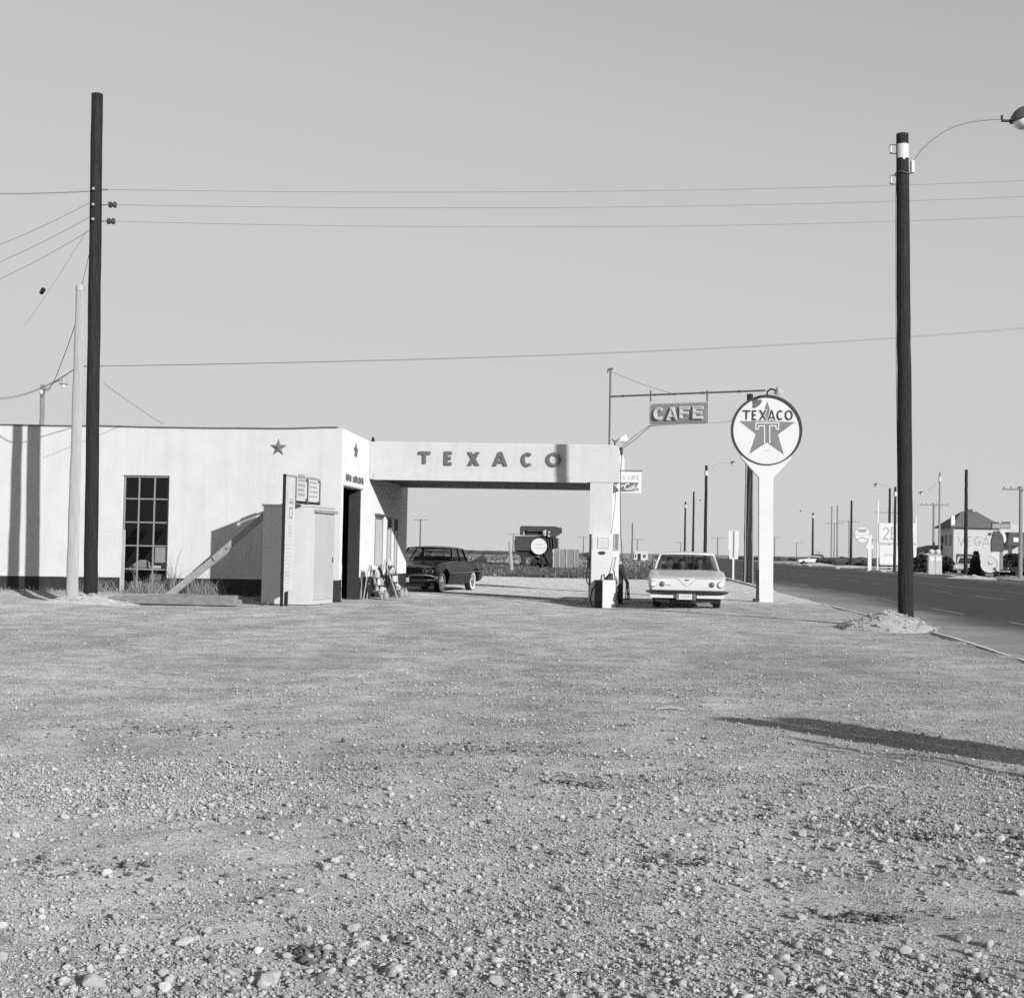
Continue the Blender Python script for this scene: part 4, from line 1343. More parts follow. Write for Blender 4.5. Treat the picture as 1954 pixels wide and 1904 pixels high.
# ------------------------------------------------------------------ ice chest hut in front of the wall, price board before it
ha = R(-14)
hb = G(590, 1155.6); hb.z = 0
hut = thing('storage_hut', 'white plywood storage hut in front of the wall under the star', 'hut', hb, ha)
HX = Vector((math.cos(ha), math.sin(ha), 0)); HY = Vector((-math.sin(ha), math.cos(ha), 0))
def hq(px, py):
    v = hit(px, py, hb, HY) - hb
    return v.dot(HX), v.z
HW = -hq(499.5, 1100)[0]
HT = hq(520, 966)[1]
def hr(px, py):
    v = hit(px, py, hb, HX) - hb
    return v.dot(HY), v.z
HD = hr(636.5, 1060)[0]
MB().box(-HW, 0, 0, HD, 0.02, HT).build('body', 'white_enamel', hut)
MB().box(-HW - 0.03, 0.03, -0.02, HD + 0.03, HT + 0.001, HT + 0.05).build('roof', 'off_white_paint', hut)
a, c = hr(597, 1120)[0], HD - 0.04
MB().box(0.002, 0.02, a, c, 0.12, HT - 0.18).build('door', 'faded_paint', hut)
MB().box(0.003, 0.07, a - 0.03, HD + 0.06, HT - 0.13, HT - 0.06).build('drip_rail', 'grey_wood', hut)
MB().box(-HW + 0.05, -0.05, 0.1, 0.2, -0.1, 0.02).box(-HW + 0.05, -0.05, HD - 0.2, HD - 0.1, -0.1, 0.02).build('skid', 'dark_iron', hut)
MB().box(0.02, 0.04, c - 0.12, c - 0.08, 1.0, 1.12).build('latch', 'steel_pipe', hut)
# board
ba = R(-14)
bb = at(537, 1157, 32.05); bb.z = 0
board = thing('price_board', 'narrow upright notice board with dark posts in front of the white hut', 'notice board', bb, R(76))
BXd = Vector((math.cos(R(76)), math.sin(R(76)), 0)); BNd = Vector((math.sin(R(76)), -math.cos(R(76)), 0))
def bq(px, py):
    v = hit(px, py, bb, BNd) - bb
    return v.dot(BXd), v.z
BT = bq(537, 903.5)[1]
x1 = bq(563.5, 907)[0]
x2 = bq(586.5, 912)[0]
x3 = bq(610, 917)[0]
MB().box(-0.028, 0.028, -0.028, 0.028, -0.15, BT).build('post', 'black_paint', board)
MB().box(x1 * 0.62, x1 * 0.62 + 0.07, 0.035, 0.10, -0.1, bq(560, 1115)[1]).build('post', 'black_paint', board)
zb0, zb1 = bq(540, 1131)[1], bq(558, 1123)[1]
MB().prism([(0.032, zb0), (x1 - 0.02, zb1), (x1 - 0.02, BT - 0.05), (0.032, BT - 0.05)], -0.02, 0.02).build('panel', 'off_white_paint', board)
MB().box(0.045, x3, -0.015, 0.015, BT - 0.045, BT).build('top_rail', 'grey_wood', board)
zl = bq(587, 963)[1]
MB().box(x1 - 0.015, x1 + 0.025, -0.03, 0.03, zl - 0.05, BT - 0.05).build('upright', 'steel_pipe', board)
MB().box(x2 - 0.02, x2 + 0.02, -0.03, 0.03, zl - 0.05, BT - 0.05).build('upright', 'steel_pipe', board)
MB().box(x3 - 0.03, x3, -0.03, 0.03, zl - 0.05, BT - 0.05).build('upright', 'steel_pipe', board)
MB().box(x1 + 0.03, x3 - 0.035, -0.02, 0.02, zl - 0.06, zl - 0.01).build('bottom_rail', 'black_paint', board)
pz0 = bq(575, 951)[1]
MB().box(x1 + 0.06, x2 - 0.05, -0.018, 0.018, pz0, BT - 0.12).build('poster', 'off_white_paint', board)
MB().box(x2 + 0.05, x3 - 0.06, -0.018, 0.018, pz0 - 0.03, BT - 0.10).build('poster', 'off_white_paint', board)
MB().box(x1 + 0.03, x3 - 0.035, -0.012, 0.012, pz0 - 0.13, pz0 - 0.06).build('mid_rail', 'black_paint', board)
mb = MB()      # faint blocks of print, on the lit side (+x of the plane is -y local)
def blk(u0, u1, z0, z1, mbx=mb, yy=-0.0215):
    mbx.box(u0, u1, yy, yy + 0.001, z0, z1)
W1 = x1
blk(0.16 * W1, 0.30 * W1, BT - 0.62, BT - 0.36)
blk(0.40 * W1, 0.78 * W1, BT - 0.60, BT - 0.54)
for k in range(4):
    blk(0.34 * W1, 0.74 * W1, BT - 1.20 - k * 0.07, BT - 1.17 - k * 0.07)
for k in range(9):
    blk(0.18 * W1, (0.60 + 0.2 * random.random()) * W1, BT - 1.62 - k * 0.085, BT - 1.60 - k * 0.085)
for k in range(4):
    blk(0.2 * W1, 0.55 * W1, 0.75 - k * 0.075, 0.77 - k * 0.075)
mb.build('print', 'print_faint', board)
mb = MB(); mb.ribbon([(0.45 * W1, BT - 0.98), (0.72 * W1, BT - 0.98), (0.72 * W1, BT - 0.76), (0.45 * W1, BT - 0.76)], 0.04, -0.023, -0.0205, closed=True)
mb.box(0.40 * W1, 0.80 * W1, -0.024, -0.0205, BT - 0.66, BT - 0.61)
mb.build('emblem', 'print_grey', board)
for k, (u0, u1) in enumerate(((x1 + 0.12, x2 - 0.12), (x2 + 0.1, x3 - 0.12))):
    mb = MB()
    for j in range(5):
        mb.box(u0, u1 - 0.1 * random.random(), -0.0195, -0.0183, pz0 + 0.05 + j * 0.11, pz0 + (0.09 if k else 0.12) + j * 0.11)
    mb.build('print', 'print_light', board)
# timber raking brace from the ground to the board
q0 = at(318, 1139, 35.05); q0.z = 0.06
q1 = at(438, 1045, 34.65); q2 = at(512, 977, 34.35)
br = thing('timber_brace', 'long raking timber brace leaning from the ground up behind the white hut', 'brace', q0)
MB().bar((0, 0, 0), q1 - q0, 0.10, 0.15).build('beam', 'brace_wood', br)
d1 = (q1 - q0).normalized()
MB().bar(q1 - q0 - d1 * 0.5 + Vector((0, -0.075, 0.02)), q2 - q0 + Vector((0, -0.02, 0)), 0.05, 0.14).build('beam', 'brace_wood', br)
MB().tube([q1 - q0 + Vector((-.02, -0.14, 0)), q1 - q0 + Vector((0.0, -0.02, 0))], 0.04, 8).build('bolt', 'galvanised', br)
# timber baulk lying on the dirt, end block
t0, t1 = at(205, 1152, 31.9), at(446, 1161, 31.4)
ty = thing('timber_baulk', 'long weathered railway timber lying on the dirt by the brace', 'timber', (t0.x, t0.y, gzf(t0.x, t0.y) + 0.03), math.atan2(t1.y - t0.y, t1.x - t0.x))
TL = (Vector((t1.x, t1.y)) - Vector((t0.x, t0.y))).length
vs = []
n = 24
tbm = MB()
for k in range(n + 1):
    x = TL * k / n
    a = 0.02 * (vnoise(np.array([x * 2.0]), np.array([9.0]), 3)[0] - 0.5)
    hgt_ = 0.20 + 0.025 * vnoise(np.array([x * 1.3]), np.array([2.0]), 8)[0] - 0.10 * max(0, 1 - x / 1.4)
    vs += [(x, a, 0.0), (x, a + 0.02, hgt_), (x, 0.24 + a, hgt_ + 0.01), (x, 0.26 + a, 0.0)]
fs = []
for k in range(n):
    q = 4 * k
    fs += [(q, q + 4, q + 5, q + 1), (q + 1, q + 5, q + 6, q + 2), (q + 2, q + 6, q + 7, q + 3)]
fs += [(0, 1, 2, 3), (4 * n + 3, 4 * n + 2, 4 * n + 1, 4 * n)]
tbm.add(vs, fs).build('beam', 'tie_wood', ty)
e0 = at(453, 1158, 31.7)
o = MB().bbox(-0.09, 0.09, -0.1, 0.1, -0.05, 0.15, 0.015).build('wood_block', 'tie_wood', None, (e0.x, e0.y, gzf(e0.x, e0.y)), 0.3)
tag(o, 'short wooden block at the right end of the long timber', 'block')
# tyres and display racks by the office
def tyre(name, label, px, py, Y, r, w, tilt, rz):
    p = at(px, py, Y)
    prof = [(r * 0.60, -w * 0.42), (r * 0.72, -w * 0.5), (r * 0.92, -w * 0.46), (r, -w * 0.3), (r * 1.01, 0), (r, w * 0.3), (r * 0.92, w * 0.46), (r * 0.72, w * 0.5), (r * 0.60, w * 0.42), (r * 0.58, 0), (r * 0.60, -w * 0.42)]
    n, vs, fs = 28, [], []
    for rr, h in prof[:-1]:
        for k in range(n):
            a = 2 * math.pi * k / n
            vs.append((h, rr * math.cos(a), rr * math.sin(a)))
    m = len(prof) - 1
    for i in range(m):
        for k in range(n):
            fs.append((i * n + k, i * n + (k + 1) % n, ((i + 1) % m) * n + (k + 1) % n, ((i + 1) % m) * n + k))
    o = MB().add(vs, fs).build(name, 'rubber', None, (p.x, p.y, r * math.cos(tilt)), smooth=True)
    o.rotation_euler = (0, tilt, rz)
    return tag(o, label, 'tyre')
def by_wall(y, x, z=0.0):
    return st(x, y, z)
for k, (px, lab) in enumerate(((724, 'left of two black tyres leaning by the office wall'), (749, 'right of two black tyres leaning by the office wall'))):
    v = sw(px, 1103, 0.20)
    p = st(0.42, v.y, 0)
    o = tyre('tyre', lab, px, 1103, p.y, 0.29, 0.15, R(-14), ST_A)
    o.location = st(0.20, v.y, 0.56 if k == 0 else 0.60)
    MB().box(-0.20, 0.22, -0.25, 0.25, -0.62 + 0.02, -0.36).build('stand', 'dark_iron', o)
def rack(label, yl, xo, zsc, seed):
    rr = random.Random(seed)
    p = st(xo, yl, 0)
    t = thing('display_rack', label, 'rack', p, ST_A + R(90))
    for s in (-0.22, 0.22):
        MB().bar((s, -0.30, 0), (s * 0.8, 0.10, 1.15 * zsc), 0.03, 0.03).build('leg', 'pale_wood', t)
        MB().bar((s, 0.22, 0), (s * 0.8, 0.11, 1.05 * zsc), 0.025, 0.025).build('leg', 'pale_wood', t)
    for j in range(4):
        z = (0.22 + j * 0.25) * zsc
        yb = -0.30 + 0.40 * z / (1.15 * zsc)
        MB().box(-0.24, 0.24, yb - 0.10, yb + 0.05, z, z + 0.02).build('shelf', 'grey_wood', t)
        n = 4
        for k in range(n):
            x = -0.2 + 0.4 * k / (n - 1) + rr.uniform(-0.02, 0.02)
            h = rr.uniform(0.10, 0.19)
            m_ = rr.choice(['pack_light', 'pack_light', 'cloth_light', 'pack_mid'])
            if rr.random() < .45:
                MB().lathe([(0.0, 0), (.042, 0), (.05, h * .3), (.044, h * .7), (.018, h * .85), (.016, h), (0, h)], 10).build('jug', m_, t, (x, yb - 0.04, z + 0.021), smooth=True)
            else:
                w_ = rr.uniform(.03, .055)
                MB().bbox(-w_, w_, -0.04, 0.04, 0, h, .008).build('carton', m_, t, (x, yb - 0.04 + rr.uniform(-.03, .02), z + 0.021), rr.uniform(-0.7, 0.7))
    for k in range(3):
        m_ = rr.choice(['pack_light', 'cloth_light', 'pack_mid'])
        MB().lathe([(0.0, 0), (.07, .01), (.10, .08), (.08, .17), (.03, .22), (.045, .26), (0, .25)], 9).build('sack', m_, t, (rr.uniform(-.28, .28), -.36 + rr.uniform(-.12, .05), 0), smooth=True)
    return t
v1, v2 = sw(708, 1140, 0.32).y, sw(737, 1140, 0.32).y
rack('display rack of pale cartons leaning nearest the bay door', v1, 0.38, 0.8, 3)
rack('display rack of pale cartons leaning between the two tyres', v2, 0.38, 0.9, 4)
# things at the bay
pp = st(-0.08, DY0 + 0.16, 0)
cn_ = thing('oil_can_stand', 'narrow stand of pale oil cans at the left of the bay opening', 'stand', pp, ST_A)
MB().box(-0.06, 0.06, -0.06, 0.06, 0, 0.03).build('base', 'dark_iron', cn_)
for k in range(3):
    MB().lathe([(0.0, 0), (0.055, 0), (0.055, 0.26), (0.0, 0.262)], 14, c=(0, 0, 0.03 + k * 0.31)).build('can', 'pack_light', cn_)
    MB().box(-0.06, 0.06, -0.06, 0.06, 0.295 + k * 0.31, 0.335 + k * 0.31).build('tray', 'dark_iron', cn_)
# clutter seen through the big window
def inside(name, label, x, y, z, sx, sy, sz, m_, rz=0.0):
    o = MB().bbox(-sx / 2, sx / 2, -sy / 2, sy / 2, 0, sz, min(sx, sy, sz) * 0.08).build(name, m_, None, st(x, y, z), ST_A + rz)
    return tag(o, label, name.replace('_', ' '))
o = MB().box(WX0 + 0.1, WX1 - 0.05, 0.35, 0.95, 0.72, 0.76).build('work_bench', 'grey_wood', None, st(0, 0, 0), ST_A)
MB().box(WX0 + 0.15, WX0 + 0.22, 0.4, 0.5, -0.05, 0.72).build('leg', 'grey_wood', o)
MB().box(WX1 - 0.2, WX1 - 0.13, 0.4, 0.5, -0.05, 0.72).build('leg', 'grey_wood', o)
tag(o, 'work bench close behind the big dark window', 'bench')
cl_ = MB()
vs = []
for i in range(13):
    for j in range(5):
        x = WX0 + 0.12 + 0.62 * i / 12
        zz = 0.78 + 0.16 * math.sin(math.pi * i / 12) * (1 - j / 6) + 0.03 * vnoise(np.array([i * 0.9]), np.array([j * 0.8]), 4)[0]
        vs.append((x, 0.40 + 0.12 * j, zz))
fs = [(i * 5 + j, (i + 1) * 5 + j, (i + 1) * 5 + j + 1, i * 5 + j + 1) for i in range(12) for j in range(4)]
vs += [(x, 0.399, 0.762) for x, y_, z in vs[0:65:5]]
fs += [(65 + i, 66 + i, (i + 1) * 5, i * 5) for i in range(12)]
o = cl_.add(vs, fs).build('dust_sheet', 'cloth_light', None, st(0, 0, 0), ST_A, smooth='all')
tag(o, 'crumpled pale dust sheet on the bench inside the big window', 'cloth')
inside('carton', 'pale carton on the bench in the lower right of the big window', WX1 - 0.32, 0.5, 0.762, 0.42, 0.3, 0.17, 'cloth_light')
inside('paper_bundle', 'flat bundle of papers under the carton in the big window', WX1 - 0.34, 0.42, 0.45, 0.46, 0.2, 0.14, 'cardboard')
inside('white_bucket', 'white bucket standing at the foot of the big window', WX0 + 0.32, 0.30, -0.02, 0.24, 0.24, 0.42, 'cloth_light')
# ------------------------------------------------------------------ cars: front bumper at y = 0, tail towards +y
def loft(sts, wheels, arch_r, zw):
    """stations (y, zu, zb, ab, zm, am, zs, as, zt, zc); returns closed body shell"""
    vs, fs = [], []
    n = None
    for (y, zu, zb, ab, zm, am, zs, as_, zt, zc) in sts:
        za = zb
        for yw in wheels:
            d = abs(y - yw)
            if d < arch_r:
                za = max(za, zw + math.sqrt(arch_r ** 2 - d ** 2))
        za = min(za, zs - 0.06)
        zmm = max(zm, za + 0.02)
        half = [(0, zu), (ab * 0.72, zu), (ab * 0.98, za), (am, zmm), (am * 0.5 + as_ * 0.5 + 0.012, (zmm + zs) / 2), (as_, zs - 0.015), (as_ - 0.03, zs), (as_ * 0.8, zt), (as_ * 0.4, zt * 0.4 + zc * 0.6), (0, zc)]
        ringp = half + [(-x, z) for x, z in reversed(half[1:-1])]
        n = len(ringp)
        vs += [(x, y, z) for x, z in ringp]
    for i in range(len(sts) - 1):
        for k in range(n):
            m = (k + 1) % n
            fs.append((i * n + k, i * n + m, (i + 1) * n + m, (i + 1) * n + k))
    fs.append(tuple(reversed(range(n))))
    fs.append(tuple(range((len(sts) - 1) * n, len(sts) * n)))
    fs = [tuple(reversed(f)) for f in fs]
    return MB().add(vs, fs)
def resample(key, ys_):
    """key stations linearly interpolated at the given y"""
    K = np.array(key)
    return [tuple([y] + [float(np.interp(y, K[:, 0], K[:, c])) for c in range(1, K.shape[1])]) for y in ys_]
def wheel(parent, x, y, r, w, side, white=False, cap='chrome'):
    t = MB().lathe([(r * 0.62, -w * .5), (r * 0.80, -w * .52), (r * 0.97, -w * .42), (r, -w * .2), (r, w * .2), (r * 0.97, w * .42), (r * 0.80, w * .52), (r * 0.62, w * .5)], 28, 'x').build('wheel', 'rubber', parent, (x, y, r), smooth=True)
    s = side
    if white:
        MB().ring(0, 0, r * 0.63, r * 0.86, -0.004, 0.004, 32).xform(Matrix.Rotation(R(90), 4, 'Z')).build('whitewall', 'whitewall', t, (s * (w * .52 + 0.004), 0, 0))
    m = MB().lathe([(r * 0.60, 0), (r * 0.58, 0.02), (r * 0.40, 0.035), (r * 0.15, 0.05), (0, 0.052)], 24, 'x')
    if s < 0:
        m.v = [(-a, b_, c) for a, b_, c in m.v]
        m.f = [tuple(reversed(f)) for f in m.f]
    m.build('hub_cap', cap, t, (s * w * 0.46, 0, 0), smooth=True)
    return t
def quad_grid(fn, nu, nv):
    vs = [tuple(fn(i / nu, j / nv)) for i in range(nu + 1) for j in range(nv + 1)]
    fs = [(i * (nv + 1) + j, (i + 1) * (nv + 1) + j, (i + 1) * (nv + 1) + j + 1, i * (nv + 1) + j + 1) for i in range(nu) for j in range(nv)]
    return MB().add(vs, fs)
def greenhouse(car, paint, base, roof, bow=0.18):
    """base and roof: lists of (y, half width, z) front, mid, rear; builds panes, pillars, roof"""
    (y0, a0, z0), (y1, a1, z1), (y2, a2, z2), (y3, a3, z3) = base     # windscreen foot, door front, door rear, rear window foot
    (Y0, A0, Z0), (Y1, A1, Z1), (Y2, A2, Z2) = roof                   # header, mid, rear header
    def ws(u, v):                       # windscreen, wrapping round at the corners
        s = 2 * u - 1
        by = y0 - bow + (y1 - y0 + bow) * abs(s) ** 2.6
        p = Vector((a0 * s if abs(s) < 1 else a1 * s, by, z0 + (z1 - z0) * abs(s) ** 2.6))
        q = Vector((A0 * s, Y0 - 0.06 + 0.10 * abs(s) ** 2.6, Z0 - 0.015))
        return p.lerp(q, v)
    quad_grid(ws, 16, 4).build('windscreen', 'car_glass', car, smooth='all')
    MB().tube([ws(k / 16, 0) for k in range(17)], 0.014, 6).build('trim', 'chrome_dull', car, smooth=True)
    MB().tube([ws(k / 16, 1) for k in range(17)], 0.016, 6).build('trim', 'chrome_dull', car, smooth=True)
    def rw(u, v):
        s = 2 * u - 1
        p = Vector((a3 * s, y3 - 0.25 * abs(s) ** 2.5, z3))
        q = Vector((A2 * s, Y2 + 0.02, Z2 - 0.015))
        return p.lerp(q, v)
    quad_grid(rw, 12, 3).build('rear_window', 'car_glass', car, smooth='all')
    for s in (-1, 1):
        A = Vector((s * a1, y1, z1)); B = Vector((s * A0, Y0 + 0.04, Z0 - 0.02))
        Cc = Vector((s * a2, y2, z2)); D = Vector((s * A2, Y2 - 0.02, Z2 - 0.02))
        quad_grid(lambda u, v: A.lerp(Cc, u).lerp(B.lerp(D, u), v), 4, 2).build('side_window', 'car_glass', car)
        MB().tube([A, A.lerp(B, .5) + Vector((s * .01, 0, 0)), B], 0.028, 8).build('pillar', paint, car, smooth=True)
        m0, m1 = A.lerp(Cc, .54), B.lerp(D, .54)
        MB().tube([m0, m1], 0.024, 8).build('pillar', paint, car, smooth=True)
        E = Vector((s * a3, y3 - 0.25, z3))
        MB().tube([Cc, D], 0.035, 8).build('pillar', paint, car, smooth=True)
        quad_grid(lambda u, v: Cc.lerp(E, u).lerp(D.lerp(Vector((s * A2, Y2 + .02, Z2 - .015)), u), v), 3, 2).build('rear_quarter', paint, car, smooth='all')
        MB().tube([A, Cc], 0.012, 6).build('trim', 'chrome_dull', car)
    # roof skin with a slight crown and overhang
    def rf(u, v):
        s = 2 * u - 1
        yy_ = Y0 - 0.10 + 0.10 * abs(s) ** 2.6 + (Y2 + 0.04 - Y0 + 0.10) * v
        aw = float(np.interp(yy_, [Y0 - .1, Y1, Y2 + .04], [A0 + .02, A1 + .03, A2 + .02]))
        zz = float(np.interp(yy_, [Y0 - .1, Y1, Y2 + .04], [Z0 - 0.0, Z1 - .02, Z2 - 0.0]))
        return Vector((aw * s, yy_, zz + 0.055 * (1 - abs(s) ** 3) * math.sin(math.pi * min(1, max(0.12, v * .9 + .08)))))
    g = quad_grid(rf, 14, 10)
    n0 = len(g.v)
    g2 = [(x, y, z - 0.035) for x, y, z in g.v]
    f0 = list(g.f)
    g.v += g2
    g.f += [tuple(reversed([i + n0 for i in f])) for f in f0]
    nv = 11
    per = [i * nv for i in range(15)] + [14 * nv + j for j in range(1, nv)] + [i * nv + 10 for i in range(13, -1, -1)] + [j for j in range(9, 0, -1)]
    for k in range(len(per)):
        a, b_ = per[k], per[(k + 1) % len(per)]
        g.f.append((b_, a, a + n0, b_ + n0))
    g.build('roof', paint, car, smooth=True)
    # seats, wheel and dash behind the glass
    for yy_ in (y1 + 0.75, y1 + 1.75):
        MB().bbox(-a1 * .82, a1 * .82, yy_, yy_ + 0.16, z1 - 0.12, z1 + 0.16, 0.05).build('seat', 'car_interior', car)
    MB().tube([(0.36 + 0.19 * math.cos(a), y1 + 0.42 + 0.05 * math.sin(a), z1 + 0.04 + 0.16 * math.sin(a)) for a in [2 * math.pi * k / 20 for k in range(21)]], 0.012, 6).build('steering_wheel', 'car_interior', car)
    MB().tube([(-0.10, Y0 + 0.05, Z0 - 0.12), (0.10, Y0 + 0.05, Z0 - 0.12)], 0.025, 6).build('mirror', 'car_interior', car)

# ---------- white sedan facing the camera
wc0 = at(1310.5, 1157.5, 35.6); wc0.z = 0.0
white = thing('sedan_car', 'white sedan facing the camera between the pumps and the round sign', 'car', wc0, R(-6.6))
key = [
    # y,   zu,  zb,  ab,  zm,  am,  zs,  as,  zt,  zc
    (0.02, .36, .40, .86, .56, .900, .745, .895, .752, .752),
    (0.05, .30, .38, .88, .56, .925, .765, .915, .775, .772),
    (0.30, .24, .34, .93, .56, .965, .815, .945, .812, .805),
    (0.80, .22, .30, .94, .56, .985, .870, .950, .862, .870),
    (1.45, .22, .28, .94, .56, .990, .925, .955, .930, .955),
    (3.80, .22, .28, .94, .56, .990, .930, .955, .930, .940),
    (4.60, .24, .32, .93, .56, .980, .900, .960, .870, .880),
    (5.15, .30, .38, .90, .56, .940, .850, .930, .830, .835),
    (5.25, .36, .42, .86, .56, .900, .800, .890, .800, .800)]
ysr = sorted(set([0.02, 0.035, 0.05, 0.12, 0.2] + list(np.arange(0.3, 5.15, 0.07)) + [5.15, 5.2, 5.25]))
loft(resample(key, ysr), (0.88, 3.90), 0.395, 0.33).build('body', 'car_white', white, smooth=True)
greenhouse(white, 'car_white',
           [(1.55, .76, .955), (1.80, .83, .95), (3.45, .83, .95), (4.15, .70, .94)],
           [(2.20, .70, 1.375), (2.85, .72, 1.405), (3.55, .66, 1.37)])
for s in (-1, 1):
    wheel(white, s * 0.76, 0.88, 0.335, 0.19, s)
    wheel(white, s * 0.76, 3.90, 0.335, 0.19, s)
    for x, r, mm in ((0.84, 0.073, 'lamp_glass'), (0.62, 0.052, 'chrome_dull')):
        h = MB().lathe([(r + 0.012, 0.03), (r + 0.014, -0.01), (r + 0.004, -0.02), (r, -0.012)], 22, 'y').build('headlight', 'chrome', white, (s * x, 0.005, 0.61), smooth=True)
        MB().lathe([(r, 0.0), (r * .85, -0.016), (r * .5, -0.026), (0, -0.03)], 20, 'y').build('lens', 'lamp_glass' if x > .7 else 'tail_lens', h, (0, -0.006, 0), smooth=True)
    MB().box(s * 0.58 - 0.34 if s > 0 else -0.92, s * 0.58 + 0.34 if s > 0 else -0.24, -0.012, 0.03, 0.26, 0.36).build('lower_panel', 'car_white', white, bevel=0.012)
# raised lip of the bonnet dipping to a V
lip = [(-.90, .752), (-.6, .757), (-.30, .756), (-.235, .745), (-.17, .70), (-.07, .60), (0, .565), (.07, .60), (.17, .70), (.235, .745), (.30, .756), (.6, .757), (.90, .752)]
MB().tube([(x, 0.014, z) for x, z in lip], 0.008, 6).build('bonnet_trim', 'grey_paint', white, smooth=True)
MB().prism([(-.05, .715), (0, .705), (.05, .715), (.06, .73), (-.06, .73)], -0.012, 0.018).build('emblem', 'dark_iron', white)
MB().box(-.52, -.40, 0.0, 0.017, .585, .597).build('name_badge', 'chrome_dull', white)
# bumper: pointed wrap-round blade with a dark underside
sec = [(-0.02, .365), (-0.055, .395), (-0.06, .425), (-0.04, .455), (0.0, .468), (0.05, .46), (0.05, .37)]
bm = MB()
path = [(-.985, .30), (-.99, .12), (-.965, .02), (-.90, -.04), (-.45, -.075), (0, -.08), (.45, -.075), (.90, -.04), (.965, .02), (.99, .12), (.985, .30)]
vs, fs = [], []
for i, (x, y) in enumerate(path):
    k = abs(x)
    for (dy, z) in sec:
        sq = 1.0 if k < .93 else 0.55
        vs.append((x + (0.0 if k < .95 else math.copysign(-dy * .8, x)), y + (dy if k < .95 else 0), .42 + (z - .42) * sq))
m = len(sec)
for i in range(len(path) - 1):
    for k in range(m):
        fs.append((i * m + k, i * m + (k + 1) % m, (i + 1) * m + (k + 1) % m, (i + 1) * m + k))
fs += [tuple(reversed(range(m))), tuple(range((len(path) - 1) * m, len(path) * m))]
bm.add(vs, [tuple(reversed(f)) for f in fs]).build('bumper', 'bumper_chrome', white, smooth=True)
MB().box(-.20, .13, -0.10, -0.09, .232, .385).build('licence_plate', 'off_white_paint', white)
mb = MB()
for k in range(6):
    x = -.16 + k * .045
    mb.box(x, x + .024, -0.1015, -0.1002, .285, .335)
mb.build('plate_print', 'print_light', white.children[-1])
for x in (-.235, .19):
    MB().bbox(x - .03, x + .03, -.115, -.03, .22, .40, .01).build('bumper_guard', 'chrome_dull', white)
MB().box(-.80, .80, .10, .30, .16, .27).build('valance', 'black_paint', white)
sm = MB().lathe([(0.0, 0.02), (.05, 0.02), (.062, 0), (.05, -.06), (0, -.075)], 16, 'y').build('spotlight', 'dark_iron', white, (-.93, 1.25, 1.01), smooth=True)
MB().tube([(0.02, 0.0, -.02), (.12, .1, -.06)], 0.012, 6).build('stem', 'chrome_dull', sm)

def person_seated(label, x, y, z, skin, cloth_m, hair_m, turn=0.0):
    p = Vector((x, y, z)); a, b_ = rot2(x, y, R(-6.6))
    prof = [(0, .15, .11, 0), (.12, .165, .12, 0), (.30, .175, .115, 0), (.42, .20, .105, 0), (.49, .205, .09, 0), (.53, .15, .075, 0), (.56, .065, .06, 0), (.60, .055, .055, -.005), (.63, .055, .06, -.01), (.655, .062, .078, -.015), (.69, .071, .092, -.018), (.73, .075, .098, -.015), (.77, .076, .098, -.012), (.81, .070, .090, -.008), (.845, .052, .068, -.003), (.865, .022, .03, 0)]
    n, vs, fs = 20, [], []
    for h, rx, ry, oy in prof:
        for k in range(n):
            t = 2 * math.pi * k / n
            yy_ = ry * math.sin(t) + oy
            if abs(h - .71) < .03 and abs(k - 15) == 0: yy_ -= .012          # nose
            vs.append((rx * (1.3 if h > .6 else 1) * math.cos(t), yy_ * (1.2 if h > .6 else 1), h))
    for i in range(len(prof) - 1):
        for k in range(n):
            m = (k + 1) % n
            fs.append((i * n + k, i * n + m, (i + 1) * n + m, (i + 1) * n + k))
    fs += [tuple(reversed(range(n))), tuple(range((len(prof) - 1) * n, len(prof) * n))]
    t = MB().add(vs, fs).build('person', skin, None, (wc0.x + a, wc0.y + b_, z), R(-6.6) + turn, smooth=True)
    tag(t, label, 'person')
    MB().add([(vx * 1.05, vy * 1.08, vz) for vx, vy, vz in vs[:7 * n]], fs[:6 * n]).build('shirt', cloth_m, t, smooth='all')
    MB().add([(vx * 1.07, vy * 1.04 + .028 * (1 - (vz - .69) / .2), vz + .010) for vx, vy, vz in vs[10 * n:]], [f for f in [tuple(q - 10 * n for q in f) for f in fs[10 * n:15 * n]]] + [tuple(range(5 * n, 6 * n))]).build('hair', hair_m, t, smooth='all')
    for s in (-1, 1):
        MB().tube([(s * .19, 0, .47), (s * .235, -.06, .30), (s * .22, -.22, .24), (s * .16, -.34, .34)], [.052, .045, .038, .03], 8).build('sleeve', cloth_m, t, smooth=True)
    return t
person_seated('dark haired person in dark clothes at the left of the white car windscreen', -.45, 2.36, .40, 'face_tone', 'cloth_dark', 'black_paint', .1)
person_seated('person in a white shirt sitting second from left in the white car', -.12, 2.40, .37, 'face_tone', 'cloth_light', 'black_paint', -.1)
person_seated('dark haired driver sitting behind the wheel of the white car', .34, 2.38, .41, 'face_tone', 'cloth_dark', 'black_paint')

